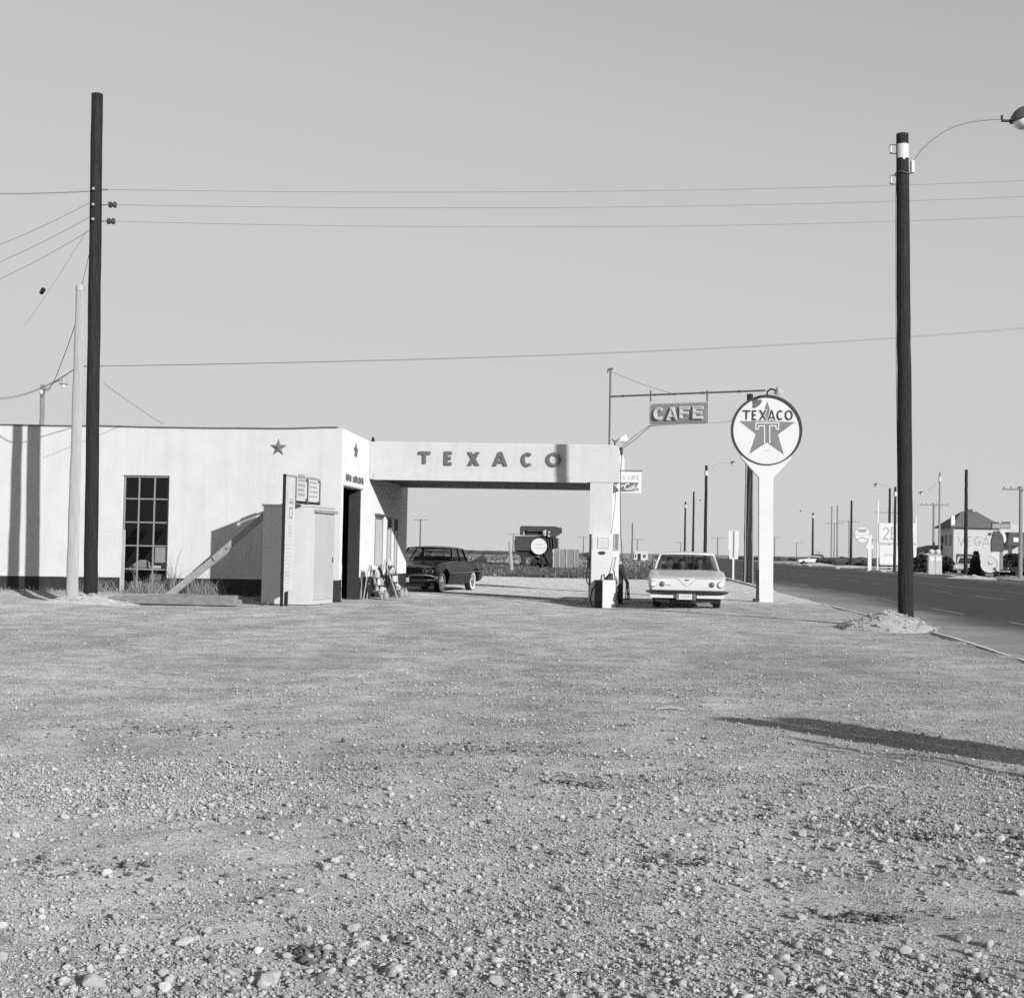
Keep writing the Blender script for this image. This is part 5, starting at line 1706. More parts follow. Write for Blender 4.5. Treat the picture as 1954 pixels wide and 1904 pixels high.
# ---------- black finned sedan under the canopy
BPH = R(-16.5)
fwp = at(838.5, 1133, 46.4)
BSC = 1.065
ox, oy = rot2(0.80 * BSC, 0.88 * BSC, BPH)
blk_ = thing('sedan_car', 'black tail-finned sedan parked behind the office corner under the canopy', 'car', (fwp.x - ox, fwp.y - oy, -0.055), BPH)
blk_.scale = (BSC, BSC, BSC)
key = [
    (0.00, .34, .40, .80, .55, .900, .74, .90, .70, .70),
    (0.06, .28, .36, .88, .56, .945, .80, .93, .76, .76),
    (0.30, .24, .32, .93, .57, .985, .87, .95, .82, .84),
    (0.90, .22, .29, .95, .58, 1.00, .93, .95, .86, .90),
    (1.50, .22, .27, .95, .58, 1.00, .945, .95, .90, .945),
    (3.40, .22, .27, .95, .58, 1.00, .955, .94, .92, .945),
    (4.00, .22, .28, .95, .58, 1.00, .98, .95, .90, .92),
    (4.65, .26, .34, .93, .60, .985, .95, .96, .84, .86),
    (4.98, .34, .42, .88, .62, .95, .86, .92, .76, .76),
    (5.05, .40, .46, .84, .62, .90, .80, .86, .72, .72)]
ysr = sorted(set([0.0, 0.03, 0.06, 0.15] + list(np.arange(0.3, 4.98, 0.07)) + [4.98, 5.02, 5.05]))
loft(resample(key, ysr), (0.88, 3.90), 0.40, 0.33).build('body', 'car_black', blk_, smooth=True)
greenhouse(blk_, 'car_black',
           [(1.50, .78, .955), (1.78, .86, .95), (3.35, .86, .955), (3.95, .74, .95)],
           [(2.10, .72, 1.38), (2.75, .74, 1.41), (3.40, .66, 1.36)], 0.22)
for s in (-1, 1):
    wheel(blk_, s * 0.78, 0.88, 0.335, 0.19, s, True)
    wheel(blk_, s * 0.78, 3.90, 0.335, 0.19, s, True)
    # fin rising from the door to a blunt tail
    fp = [(2.9, .95), (3.5, .985), (4.05, 1.06), (4.5, 1.15), (4.74, 1.18), (4.92, 1.13), (5.12, 1.02), (5.14, .95), (5.0, .89), (4.6, .86), (4.0, .90), (3.2, .93)]
    vs = []
    for y, z in fp:
        k = max(0, (z - .95)) * 0.16
        t = .035
        vs.append((s * (.955 + k), y, z))
    for y, z in fp:
        k = max(0, (z - .95)) * 0.16
        vs.append((s * (.955 + k - .055), y, z))
    n = len(fp)
    fs = [tuple(range(n)), tuple(range(2 * n - 1, n - 1, -1))] + [((k + 1) % n, k, n + k, n + (k + 1) % n) for k in range(n)]
    if s > 0:
        fs = [tuple(reversed(f)) for f in fs]
    MB().add(vs, fs).build('tail_fin', 'car_black', blk_, bevel=0.012)
    MB().lathe([(0.0, 0.0), (.05, 0.01), (.055, .05), (0.03, .10), (0, .11)], 14, 'y').build('tail_light', 'chrome', blk_, (s * .96, 5.08, .985), smooth=True)
    MB().tube([(s * 1.012, 1.3, .62), (s * 1.015, 3.0, .62), (s * 1.012, 4.4, .64), (s * .97, 4.95, .68)], 0.010, 6).build('side_trim', 'chrome_dull', blk_)
    MB().tube([(s * .965, 0.5, .90), (s * .965, 1.6, .952)], 0.008, 6).build('side_trim', 'chrome_dull', blk_)
    for x in (0.82, 0.63):
        h = MB().lathe([(.085, 0.04), (.088, -0.01), (.075, -0.02)], 20, 'y').build('headlight', 'chrome', blk_, (s * x, 0.0, .66), smooth=True)
        MB().lathe([(.075, 0), (.06, -0.018), (0, -0.03)], 18, 'y').build('lens', 'tail_lens', h, (0, -0.004, 0), smooth=True)
    # oval chrome bumper end
    MB().tube([(s * (.55 + .44 * math.cos(a)), -.075 + .05 * abs(math.cos(a)) ** 6 + (.18 if math.cos(a) > .97 else 0), .475 + .085 * math.sin(a)) for a in [2 * math.pi * k / 28 for k in range(29)]], 0.026, 8).build('bumper_loop', 'chrome', blk_, smooth=True)
MB().tube([(x, -.06 + .10 * (abs(x) / 1.02) ** 6, .40) for x in np.linspace(-1.02, 1.02, 25)], 0.055, 10).build('bumper', 'bumper_chrome', blk_, smooth=True)
MB().tube([(x, -.03 + .10 * (abs(x) / 1.02) ** 6, .53) for x in np.linspace(-1.0, 1.0, 25)], 0.022, 8).build('grille_bar', 'bumper_chrome', blk_, smooth=True)
MB().box(-.5, .5, -.03, .02, .56, .74).build('grille', 'dark_iron', blk_)
MB().box(-.82, .82, .02, .3, .2, .36).build('valance', 'black_paint', blk_)
MB().box(-.17, .17, -.13, -.12, .33, .47).build('licence_plate', 'off_white_paint', blk_)
MB().tube([(0, .1, .79), (0, .25, .855), (0, .4, .86)], .014, 6).build('bonnet_ornament', 'chrome', blk_)
# ------------------------------------------------------------------ far poles down the highway
def far_pole(label, px, pyt, Y, r=0.15, wood='far_wood', arm=None, lamp=None, group=None, cat='pole', name='utility_pole', lean=0.0, two=False):
    top = at(px, pyt, Y)
    t = thing(name, label, cat, (top.x, top.y, gzf(top.x, top.y)), 0, group)
    h = top.z - t.location.z
    m = pole_mesh(h, r, r * 0.72, 8, 0.01, int(px), 0.3)
    if lean:
        m.v = [(x + lean * (z - h), y, z) for x, y, z in m.v]
    m.build('shaft', wood, t, smooth=True)
    if arm:
        zs_ = [h - 0.25] if not two else [h - 0.25, h - 1.4]
        for z in zs_:
            MB().box(-arm / 2, arm / 2, -r - 0.10, -r + 0.0, z - 0.06, z + 0.06).build('crossarm', wood, t)
            for k in range(6):
                x = -arm / 2 + 0.1 + (arm - 0.2) * k / 5
                MB().lathe([(0.0, 0), (0.03, 0.0), (0.05, 0.08), (0.04, 0.14), (0.0, 0.16)], 8, c=(x, -r - 0.05, z + 0.06)).build('insulator', 'porcelain', t)
    if lamp:
        lx, ly = lamp
        q = at(lx, ly, Y)
        dx, dz = q.x - top.x, q.z - t.location.z
        MB().tube([(0, -r, h - 0.9), (dx * .3, -r, h - 0.35 + (dz - h + .35) * .55), (dx * .65, -r, dz), (dx * .95, -r, dz)], 0.016, 6).build('lamp_arm', 'lamp_arm_paint', t, smooth=True)
        MB().lathe([(0.04, 0.16), (0.10, 0.10), (0.25, 0.02), (0.27, -0.03), (0.0, -0.04)], 14, c=(dx, -r, dz)).build('lamp_shade', 'steel_pipe', t, smooth=True)
        MB().lathe([(0.18, 0.0), (0.20, -0.08), (0.13, -0.2), (0.0, -0.24)], 12, c=(dx + .03, -r - .03, dz)).build('lamp_globe', 'lamp_glass', t, smooth=True)
        MB().lathe([(r + .03, 0), (r + .03, 0.45)], 10, c=(0, 0, h - 0.95)).build('wrap_plate', 'white_porcelain', t)
    return t
GN, GF, GU = 'dark street poles along the near kerb', 'dark street poles along the far kerb', 'distant utility poles with crossarms'
bigp = far_pole('thick dark pole standing close behind the round sign', 1431, 752, 70, 0.21, 'creosote_wood', group=GN)
MB().tube([(0.24, -0.1, 0), (0.22, -0.1, 2.5), (0.16, -0.12, 8.0)], 0.035, 6).build('conduit', 'galvanised', bigp)
MB().tube([(-0.16, -0.16, 0), (-0.15, -0.15, 5), (-0.10, -0.15, 9.0)], 0.03, 6).build('conduit', 'galvanised', bigp)
gy0, gy1 = at(1436, 1015, 70), at(1416, 1112, 67); gy1.z = 0
wire('thin guy wire from the thick pole down to the kerb', [at(1432, 905, 70), at(1423, 1108, 66)], 0, 0.012, 6)
far_pole('street lamp with raised arm just right of the white car roof', 1348, 888, 130, 0.17, 'creosote_wood', lamp=(1398, 883), group=GN, cat='street lamp', name='street_lamp')
far_pole('bare dark pole between two street lamps over the white car', 1324, 938, 183, 0.16, 'creosote_wood', group=GN)
far_pole('street lamp farthest left above the white car roof', 1308, 957, 220, 0.17, 'creosote_wood', lamp=(1337, 955), group=GN, cat='street lamp', name='street_lamp')
far_pole('dark street lamp standing by the distant white car on the highway', 1551.5, 978, 250, 0.20, 'creosote_wood', lamp=(1528, 975), group=GF, cat='street lamp', name='street_lamp')
far_pole('bare dark pole left of the white cloverleaf sign', 1625, 955, 200, 0.19, 'creosote_wood', group=GF)
far_pole('bare dark pole rising above the white numeral billboard', 1698, 932, 172, 0.18, 'creosote_wood', group=GF)
far_pole('dark street lamp in front of the white numeral billboard', 1708.5, 929, 141, 0.155, 'creosote_wood', lamp=(1671, 925), group=GF, cat='street lamp', name='street_lamp')
far_pole('bare dark pole standing in front of the lettered white house', 1844, 896, 108, 0.16, 'creosote_wood', group=GF)
far_pole('slim pale street lamp left of the lettered house', 1793.5, 901, 150, 0.13, 'far_pale_wood', lamp=(1757, 940), cat='street lamp', name='street_lamp')
far_pole('grey crossarm pole just left of the slim pale lamp', 1782, 960, 172, 0.17, 'far_pale_wood', arm=3.4)
far_pole('pale crossarm pole at the right edge of the scene', 1948, 928, 106, 0.17, 'far_pale_wood', arm=2.9)
far_pole('left of the pair of slim pale poles beyond the highway', 1587.5, 965, 290, 0.18, 'far_pale_wood')
far_pole('right of the pair of slim pale poles beyond the highway', 1598, 964, 262, 0.19, 'far_pale_wood', lean=-0.01)
far_pole('crossarm pole between the pair of slim pale poles', 1592.5, 997, 330, 0.17, 'far_pale_wood', arm=4.0)
far_pole('leaning crossarm pole behind the bare dark pole by the cloverleaf sign', 1620, 993, 300, 0.17, 'far_pale_wood', arm=4.6, lean=-0.02)
far_pole('crossarm pole with two arms behind the street lamp at the billboard', 1697, 976, 260, 0.18, 'far_pale_wood', arm=5.4)
for lab, px, pyt, Y, arm in (
    ('crossarm pole rising behind the black sedan roof', 802.7, 990.5, 330, 3.3),
    ('crossarm pole hidden beside the harvesting machine', 979.5, 1018, 520, 4.4),
    ('crossarm pole between the plank fence and the pillar', 1113.6, 1024, 560, 5.0),
    ('tall bare pole above the small hut', 1207, 998, 360, 0),
    ('crossarm pole just right of the tall bare pole over the hut', 1216.5, 1028, 600, 5.2),
    ('crossarm pole farthest left above the white car', 1299.5, 1034, 640, 4.6),
    ('crossarm pole left of the stacked road sign', 1369.5, 1025, 560, 5.4),
    ('crossarm pole just right of the round sign post', 1478.5, 1024, 600, 4.6),
    ('crossarm pole left of the distant white car', 1520, 1035, 700, 5.0),
    ('short crossarm pole right of the street lamp on the highway', 1562, 1053, 750, 5.5),
    ('crossarm pole between cloverleaf sign and billboard', 1664, 1028, 520, 6.0)):
    far_pole(lab, px, pyt, Y, 0.22, 'far_wood', arm=arm or None, group=GU)

# ------------------------------------------------------------------ harvesting machine seen under the canopy
MY = 108.0
mb0 = at(1030, 1083, MY); mb0.z = 0
hv = thing('harvester', 'dark harvesting machine with a round white disc seen under the canopy', 'machine', mb0)
SP = MY / F / 1.965 / 5.747       # crop pixel -> metres
def hm(x, y):                     # crop px (origin 1880,1930 of the photo) -> local x, z
    px, py = (1880 + x / 5.747) / 1.965, (1930 + y / 5.747) / 1.965
    v = at(px, py, MY) - mb0
    return v.x, v.z
def hp(name, pts, y0, y1, m_, sm=0.02):
    P = [hm(*q) for q in pts]
    ar = sum(P[i][0] * P[(i + 1) % len(P)][1] - P[(i + 1) % len(P)][0] * P[i][1] for i in range(len(P)))
    if ar < 0: P.reverse()
    return MB().prism(P, y0, y1).build(name, m_, hv, bevel=sm)
hp('hopper', [(400, 270), (425, 240), (1160, 250), (1300, 288), (1308, 385), (1165, 480), (1000, 500), (960, 330), (600, 330), (480, 350), (470, 430), (405, 430)], -0.3, 1.9, 'machine_mid')
hp('tank', [(278, 462), (700, 458), (720, 775), (285, 775), (275, 560), (300, 500)], -0.7, 1.9, 'machine_mid')
hp('chute', [(285, 775), (1000, 775), (700, 915), (400, 915), (390, 850)], -0.4, 1.7, 'machine_dark')
hp('housing', [(700, 458), (1000, 430), (1000, 500), (1165, 480), (1220, 520), (1215, 725), (1100, 740), (1090, 1070), (850, 1065), (840, 775), (720, 775)], -0.1, 1.7, 'machine_dark')
hp('leg_strut', [(420, 925), (525, 925), (530, 1110), (425, 1105)], -0.2, 0.15, 'machine_dark')
hp('engine', [(500, 345), (900, 340), (905, 435), (500, 440)], 0.3, 1.2, 'machine_dark')
c0 = hm(805, 680)
rd = 172 * SP
ds = MB()
ds.disc(c0[0], c0[1], rd, -0.80, -0.72, 48)
ds.build('round_disc', 'white_enamel', hv)
MB().ring(c0[0], c0[1], rd - 0.06, rd, -0.815, -0.801, 48).build('disc_rim', 'off_white_paint', hv)
sc_ = MB()
for zz, xx0, xx1 in ((0.12, -.30, .30), (-.12, -.48, .48)):
    pts = [(c0[0] + xx0 + (xx1 - xx0) * k / 14, c0[1] + zz + 0.045 * math.sin(k * 2.1) * (1 if k % 2 else .6)) for k in range(15)]
    sc_.ribbon(pts, 0.03, -0.806 - 0.001 * (zz > 0), -0.8005)
sc_.build('disc_script', 'print_grey', hv)
for (x0, y0_), (x1, y1_) in (((850, 1060), (1000, 780)), ((900, 780), (1050, 1060)), ((1010, 540), (1030, 780)), ((1060, 500), (1080, 740)), ((1120, 500), (1140, 740)), ((660, 930), (880, 1060)), ((700, 1050), (960, 900))):
    a, c = hm(x0, y0_), hm(x1, y1_)
    MB().bar((a[0], -0.25, a[1]), (c[0], -0.25, c[1]), 0.09, 0.09).build('frame_bar', 'machine_mid', hv)
for x, y_ in ((938, 355), (935, 430), (1020, 375), (1015, 450)):
    a = hm(x, y_)
    MB().lathe([(0.0, -.09), (.085, -.09), (.085, .09), (0, .09)], 12, c=(a[0], -0.36, a[1])).build('lamp', 'off_white_paint' if y_ in (355,) else 'grey_paint', hv)
for y_ in (520, 590, 650, 710):
    a = hm(1205, y_)
    MB().box(a[0] - 0.06, a[0] + 0.12, -0.15, 0.1, a[1] - 0.07, a[1] + 0.03).build('step', 'machine_dark', hv)
for x in (760, 1020):
    a = hm(x, 1000)
    MB().lathe([(.12, -.12), (.42, -.13), (.46, -.06), (.46, .06), (.42, .13), (.12, .12)], 20, 'y', c=(a[0], 0.7, 0.46)).build('wheel', 'rubber', hv, smooth=True)
a = hm(460, 1040)
MB().lathe([(.10, -.1), (.24, -.1), (.26, 0), (.24, .1), (.10, .1)], 16, 'y', c=(a[0], 0.6, 0.26)).build('wheel', 'rubber', hv, smooth=True)
# plank screen right of it
fb = at(1085, 1083, 104); fb.z = 0
pf = thing('plank_fence', 'grey plank screen of four boards with pale battens right of the machine', 'fence', fb)
def fq(x, y):
    px, py = (1880 + x / 5.747) / 1.965, (1930 + y / 5.747) / 1.965
    v = at(px, py, 104) - fb
    return v.x, v.z
for x0, x1, zt in ((1150, 1232, 745), (1272, 1390, 740), (1420, 1560, 745), (1590, 1670, 748)):
    a, c = fq(x0, zt), fq(x1, 1060)
    MB().box(a[0], c[0], -0.03, 0.03, 0.0, a[1]).build('board', 'grey_wood', pf)
for x, w in ((1128, 30), (1252, 28), (1405, 24), (1575, 20)):
    a = fq(x, 738)
    MB().box(a[0] - w * SP / 2, a[0] + w * SP / 2, -0.08, 0.0, 0.0, a[1]).build('batten', 'pale_wood', pf)
for px, y0_, lab in ((974.5, 1033, 'leaning pale post left of the harvesting machine'),):
    b0 = at(977, 1098, 84); b0.z = 0
    tp = at(972.5, 1033, 84)
    o = MB().tube([Vector((0, 0, -0.2)), (tp - b0) * 0.6, tp - b0], [0.11, 0.10, 0.085], 9).build('fence_post', 'pale_wood', None, b0, smooth=True)
    tag(o, lab, 'post')
# small hut far out
hY = 250.0
h0 = at(1223, 1070, hY)
hh = thing('small_hut', 'tiny pale hut with a dark doorway out on the plain', 'hut', (h0.x, h0.y, gzf(h0.x, h0.y)))
hh['label'] = 'tiny pale hut with a dark doorway out on the plain'
gq = lambda px, py: (at(px, py, hY).x - h0.x, at(px, py, hY).z - hh.location.z)
a, c = gq(1210.5, 1053.5), gq(1236, 1062)
MB().box(a[0], c[0], 0, 2.2, -0.1, a[1]).build('wall', 'off_white_paint', hh)
MB().box(a[0] - 0.15, c[0] + 0.15, -0.2, 2.4, a[1] + 0.002, a[1] + 0.18).build('roof', 'off_white_paint', hh)
x = gq(1219.5, 1060)[0]
MB().box(x - 0.28, x + 0.32, -0.03, -0.002, 0, a[1] - 0.25).build('door', 'black_paint', hh)
for xx in (1213, 1228, 1231):
    x = gq(xx, 1060)[0]
    MB().box(x - 0.12, x + 0.12, -0.03, -0.002, 0.5, a[1] - 0.35).build('window', 'dark_wall', hh)
for px, pt, pb2, lab in ((1247, 1057, 1080, 'short dark marker post left of the white car roof'),):
    q = at(px, pt, 150)
    o = MB().tube([(0, 0, -0.2), (0, 0, q.z - gzf(q.x, q.y))], 0.10, 8).build('marker_post', 'far_wood', None, (q.x, q.y, gzf(q.x, q.y)))
    tag(o, lab, 'post')

# ------------------------------------------------------------------ signs across the highway
cY = 146.0
cb = at(1659, 1088, cY)
cb.z = 0
csn = thing('brand_sign', 'white rounded sign with a dark moustache emblem on a pale post', 'sign', cb)
def cq(px, py):
    v = at(px, py, cY) - cb
    return v.x, v.z
k = cY / F
c0 = cq(1644.5, 1020)
MB().disc(c0[0], c0[1], 14.5 * k, -0.12, 0.12, 40, 14 * k).build('sign_disc', 'white_enamel', csn)
mb = MB()
q = [cq(1635, 1009.5), cq(1654, 1009.5), cq(1651, 1016), cq(1638, 1016)]
mb.prism(list(reversed(q)) if q[0][1] > q[2][1] else q, -0.126, -0.1205)
mb.ribbon([cq(1631, 1024), cq(1630.5, 1020.5), cq(1633.5, 1018.5), cq(1640, 1021.5), cq(1644.5, 1022), cq(1649, 1021.5), cq(1655.5, 1018.5), cq(1658.5, 1020.5), cq(1658, 1024)], 0.05, -0.1275, -0.1205)
mb.ribbon([cq(1632, 1027.5), cq(1636.5, 1029), cq(1640, 1027), cq(1644.5, 1025.8), cq(1649, 1027), cq(1652.5, 1029), cq(1657, 1027.5)], 0.10, -0.129, -0.1205)
mb.build('emblem', 'print_grey', csn)
c1 = cq(1659, 1042.5)
MB().disc(c1[0], c1[1], 7.5 * k, -0.10, 0.10, 30, 6.5 * k).build('small_disc', 'white_enamel', csn)
MB().box(-0.19, 0.19, -0.09, 0.09, -0.1, c0[1]).build('post', 'white_enamel', csn)
bY = 149.0
bbx = at(1705, 1090, bY); bbx.z = 0
bbd = thing('billboard', 'white roadside billboard with thin numerals behind the right lamp pole', 'billboard', bbx)
def bbq(px, py):
    v = at(px, py, bY) - bbx
    return v.x, v.z
a, c = bbq(1677, 1035), bbq(1748, 999)
MB().box(a[0], c[0], -0.1, 0.0, a[1], c[1]).build('panel', 'off_white_paint', bbd)
a2, c2 = bbq(1678, 1076), bbq(1747, 1041)
MB().box(a2[0], c2[0], -0.1, 0.0, a2[1], c2[1]).build('panel', 'off_white_paint', bbd)
for px in (1676, 1748):
    q = bbq(px, 955 if px < 1700 else 985)
    MB().box(q[0] - 0.08, q[0] + 0.08, 0.001, 0.15, -0.1, q[1]).build('post', 'off_white_paint', bbd)
a3, c3 = bbq(1679, 1087), bbq(1747, 1078)
for z in (a3[1], (a3[1] + c3[1]) / 2, c3[1]):
    MB().box(a3[0], c3[0], -0.05, 0.0, z - 0.09, z + 0.03).build('slat', 'grey_paint', bbd)
for ch, x0, x1 in (('2', 1684, 1696), ('E', 1699.5, 1711)):
    mb = MB()
    p, q = bbq(x0, 1029.5), bbq(x1, 1006)
    letter(mb, ch, p[0], p[1], q[0] - p[0], q[1] - p[1], 0.12, -0.106, -0.1005)
    mb.build('numeral', 'print_grey', bbd)
mb = MB()
for k in range(4):
    p = bbq(1687 + k * 5.6, 1061)
    mb.ribbon([(p[0], p[1]), (p[0] + 0.08, p[1] + 0.22), (p[0] + 0.17, p[1] + 0.02 + 0.1 * (k % 2))], 0.05, -0.106, -0.1005)
mb.build('print', 'print_grey', bbd)
p, q = bbq(1679, 1037.5), bbq(1748, 1036)
MB().box(p[0], q[0], -0.06, 0.0, p[1] - 0.05, q[1] + 0.05).build('rail', 'grey_paint', bbd)

# ------------------------------------------------------------------ lettered house across the road
vY = 160.0
vo = at(1819, 1092, vY); vo.z = 0
va = R(2)
house = thing('lettered_house', 'two-storey white house lettered VEGA with a hipped shingle roof', 'house', vo, va)
VXd = Vector((math.cos(va), math.sin(va), 0)); VYd = Vector((-math.sin(va), math.cos(va), 0))
def vq(px, py):
    v = hit(px, py, vo, VYd) - vo
    return v.dot(VXd), v.z
VW = vq(1906, 1040)[0]
VZ = vq(1825, 1007)[1]
vl = hit(1801, 1040, vo, VXd) - vo
VD = 4.6
MB().box(0, VW, 0, VD, -0.1, VZ).build('wall', 'white_stucco', house)
e = 0.5
rz0 = VZ + 0.002
r0, r1 = vq(1846, 974), vq(1876, 974)
RH = 1.95
vs = [(-e, -e, rz0), (VW + e, -e, rz0), (VW + e, VD + e, rz0), (-e, VD + e, rz0), (VW * .33, VD * .5, rz0 + RH), (VW * .67, VD * .5, rz0 + RH),
      (-e, -e, rz0 + .12), (VW + e, -e, rz0 + .12), (VW + e, VD + e, rz0 + .12), (-e, VD + e, rz0 + .12)]
MB().add(vs, [(3, 2, 1, 0), (6, 7, 5, 4), (7, 8, 5), (8, 9, 4, 5), (9, 6, 4), (0, 1, 7, 6), (1, 2, 8, 7), (2, 3, 9, 8), (3, 0, 6, 9)]).build('roof', 'shingle', house)
MB().box(VW * .45, VW * .56, VD * .45, VD * .55, rz0 + RH - .3, rz0 + RH + .25).build('chimney', 'dark_wall', house)
q = vq(1820, 1000)
MB().box(-0.35, 0.05, -0.25, 0.1, VZ - 0.1, VZ + 1.35).build('flue', 'white_enamel', house)
for ch, x0, x1 in (('V', 1828, 1841), ('E', 1845.5, 1853), ('G', 1859, 1872), ('A', 1874.5, 1888)):
    mb = MB()
    p, q = vq(x0, 1041.5), vq(x1, 1024)
    letter(mb, ch, p[0], p[1], q[0] - p[0], q[1] - p[1], 0.10, -0.012, -0.003)
    mb.build('letter', 'print_grey', house)
for k in range(3):
    f = MB().box(-0.05, -0.002, 0.7 + k * VD * .3, 1.4 + k * VD * .3, VZ - 2.0, VZ - 0.8).build('window', 'grey_wood', house)
    MB().box(-0.06, -0.051, 0.78 + k * VD * .3, 1.32 + k * VD * .3, VZ - 1.92, VZ - 0.88).build('pane', 'porcelain', f)
f = MB().box(0.3, 2.1, -0.03, -0.002, 0.1, 2.0).build('garage_door', 'dark_wall', house)
# low wing to the right with a dark awning
wg = thing('low_wing', 'low white building with a dark awning right of the lettered house', 'building', vo + VXd * (VW + 0.1) + VYd * 1.0, va)
def wq(px, py):
    v = hit(px, py, Vector(wg.location), VYd) - Vector(wg.location)
    return v.dot(VXd), v.z
a = wq(1952, 1002)
MB().box(0, a[0] + 6, 0, 6, -0.1, wq(1930, 1001)[1]).build('wall', 'white_stucco', wg)
z0, z1 = wq(1930, 1041)[1], wq(1930, 1016)[1]
MB().prism([(0.6, z0), (a[0] - 0.4, z0), (a[0] - 0.4, z1), (0.9, z1)], -1.6, -0.004).build('awning', 'dark_wall', wg)
p, q = wq(1923, 1034), wq(1939, 1026)
MB().box(p[0], q[0], -1.66, -1.604, p[1], q[1]).build('sign_plate', 'white_enamel', wg)
for px in (1917, 1942):
    p = wq(px, 1080)
    MB().box(p[0] - .12, p[0] + .12, -1.5, -1.3, -0.1, z0).build('post', 'dark_wall', wg)
# dark tourist-court sign with a white arrow
nY = 118.0
nb = at(1904, 1095, nY); nb.z = 0
ns = thing('court_sign', 'tall dark roadside sign with a curved white arrow before the house', 'sign', nb)
def nq(x, y):
    v = at((3400 + x / 4.441) / 1.965, (1860 + y / 4.441) / 1.965, nY) - nb
    return v.x, v.z
def npoly(name, pts, y0, y1, m_):
    P = [nq(*q) for q in pts]
    ar = sum(P[i][0] * P[(i + 1) % len(P)][1] - P[(i + 1) % len(P)][0] * P[i][1] for i in range(len(P)))
    if ar < 0: P.reverse()
    return MB().prism(P, y0, y1).build(name, m_, ns)
npoly('top_panel', [(1408, 455), (1715, 455), (1715, 545), (1408, 545)], -0.15, 0.15, 'grey_wood')
npoly('panel', [(1440, 590), (1540, 575), (1600, 760), (1600, 920), (1530, 940), (1405, 930), (1400, 760)], -0.12, 0.12, 'dark_wall')
npoly('side_lamp', [(1360, 610), (1405, 610), (1405, 655), (1360, 655)], -0.1, 0.1, 'dark_iron')
npoly('arrow', [(1560, 575), (1590, 570), (1630, 640), (1645, 720), (1630, 770), (1605, 780), (1598, 700)], -0.2, -0.125, 'white_enamel')
npoly('post', [(1465, 930), (1540, 930), (1540, 1220), (1465, 1220)], -0.1, 0.1, 'dark_wall')
npoly('post', [(1550, 930), (1600, 920), (1600, 1220), (1550, 1220)], -0.05, 0.08, 'far_pale_wood')
npoly('lamp_row', [(1580, 430), (1715, 425), (1715, 452), (1580, 452)], -0.1, 0.1, 'dark_iron')
npoly('lamp_row', [(1410, 430), (1530, 430), (1530, 452), (1410, 452)], -0.1, 0.1, 'dark_iron')
mb = MB()
for k in range(9):
    p = nq(1430 + k * 31, 525)
    mb.box(p[0], p[0] + 0.10, -0.156, -0.1505, p[1], p[1] + 0.28)
mb.build('print', 'print_light', ns)
# fuel pumps over the road
for k, (x, lab) in enumerate(((1777, 'left of the two old globe topped pumps across the highway'), (1789, 'right of the two old globe topped pumps across the highway'))):
    p = at(x, 1100, 128); p.z = 0
    t = thing('fuel_pump', lab, 'fuel pump', p, 0, 'old pumps across the highway')
    MB().bbox(-0.34, 0.34, -0.22, 0.22, 0, 1.75, 0.04).build('cabinet', 'grey_paint', t)
    MB().box(-0.2, 0.2, -0.235, -0.221, 1.2, 1.55).build('dial', 'off_white_paint', t)
    MB().lathe([(0.10, 0), (0.24, 0.12), (0.28, 0.28), (0.2, 0.45), (0, 0.5)], 16, c=(0, 0, 1.76)).build('globe', 'white_porcelain', t, smooth=True)
# low dark building left of the house
ly0 = at(1762, 1094, 165); ly0.z = 0
lo_ = thing('low_building', 'low dark shed with a sloping roof left of the lettered house', 'building', ly0)
def lq(px, py):
    v = at(px, py, 165) - ly0
    return v.x, v.z
P = [lq(1746, 1056), lq(1771, 1046), lq(1798, 1040), lq(1798, 1046), lq(1771, 1053), lq(1746, 1060)]
MB().prism(list(reversed(P)), -1.5, 6).build('roof', 'shingle', lo_)
a, c = lq(1748, 1060)[0], lq(1797, 1060)[0]
MB().box(a, c, 0, 5, -0.1, lq(1760, 1058)[1]).build('wall', 'dark_wall', lo_)
p, q = lq(1788, 1033), lq(1801, 1024)
MB().box(p[0], q[0], -1.7, -1.55, p[1] - .2, q[1]).build('sign_plate', 'dark_wall', lo_)
def small_car(label, p, rz, paint, L=4.9, sc=1.0, name='parked_car', cat='car', group=None, tall=1.5):
    t = thing(name, label, cat, p, rz, group)
    prof = [(0, .35), (L, .35), (L, .85), (L * .80, .92), (L * .70, tall - .06), (L * .62, tall), (L * .40, tall), (L * .30, .95), (L * .05, .85), (0, .72)]
    h = .9
    MB().prism(prof, -h, h).build('body', paint, t, bevel=0.07)
    win = [(L * .73, .98), (L * .685, tall - .14), (L * .40, tall - .14), (L * .34, .98)]
    P = win if sum(win[i][0] * win[(i + 1) % 4][1] - win[(i + 1) % 4][0] * win[i][1] for i in range(4)) > 0 else list(reversed(win))
    MB().prism(P, -h - .006, -h - .001).build('side_window', 'porcelain', t)
    MB().prism(P, h + .001, h + .006).build('side_window', 'porcelain', t)
    MB().add([(L * .045 * 0 - .004 + L * .30 - .02, -.75, .99), (L * .30 - .02, .75, .99), (L * .385, .62, tall - .10), (L * .385, -.62, tall - .10)], [(0, 3, 2, 1)]).build('windscreen', 'porcelain', t)
    for s in (-1, 1):
        for x in (L * .17, L * .80):
            MB().lathe([(0, -.1), (.30, -.1), (.33, 0), (.30, .1), (0, .1)], 16, 'y', c=(x, s * .84, .33)).build('wheel', 'rubber', t, smooth=True)
        MB().lathe([(0, 0), (.09, 0), (.08, -.04), (0, -.05)], 12, 'x', c=(-.01, s * .62, .66)).build('headlight', 'lamp_glass', t)
    MB().bbox(-.10, -.005, -.9, .9, .36, .50, .02).build('bumper', 'chrome_dull', t)
    return t
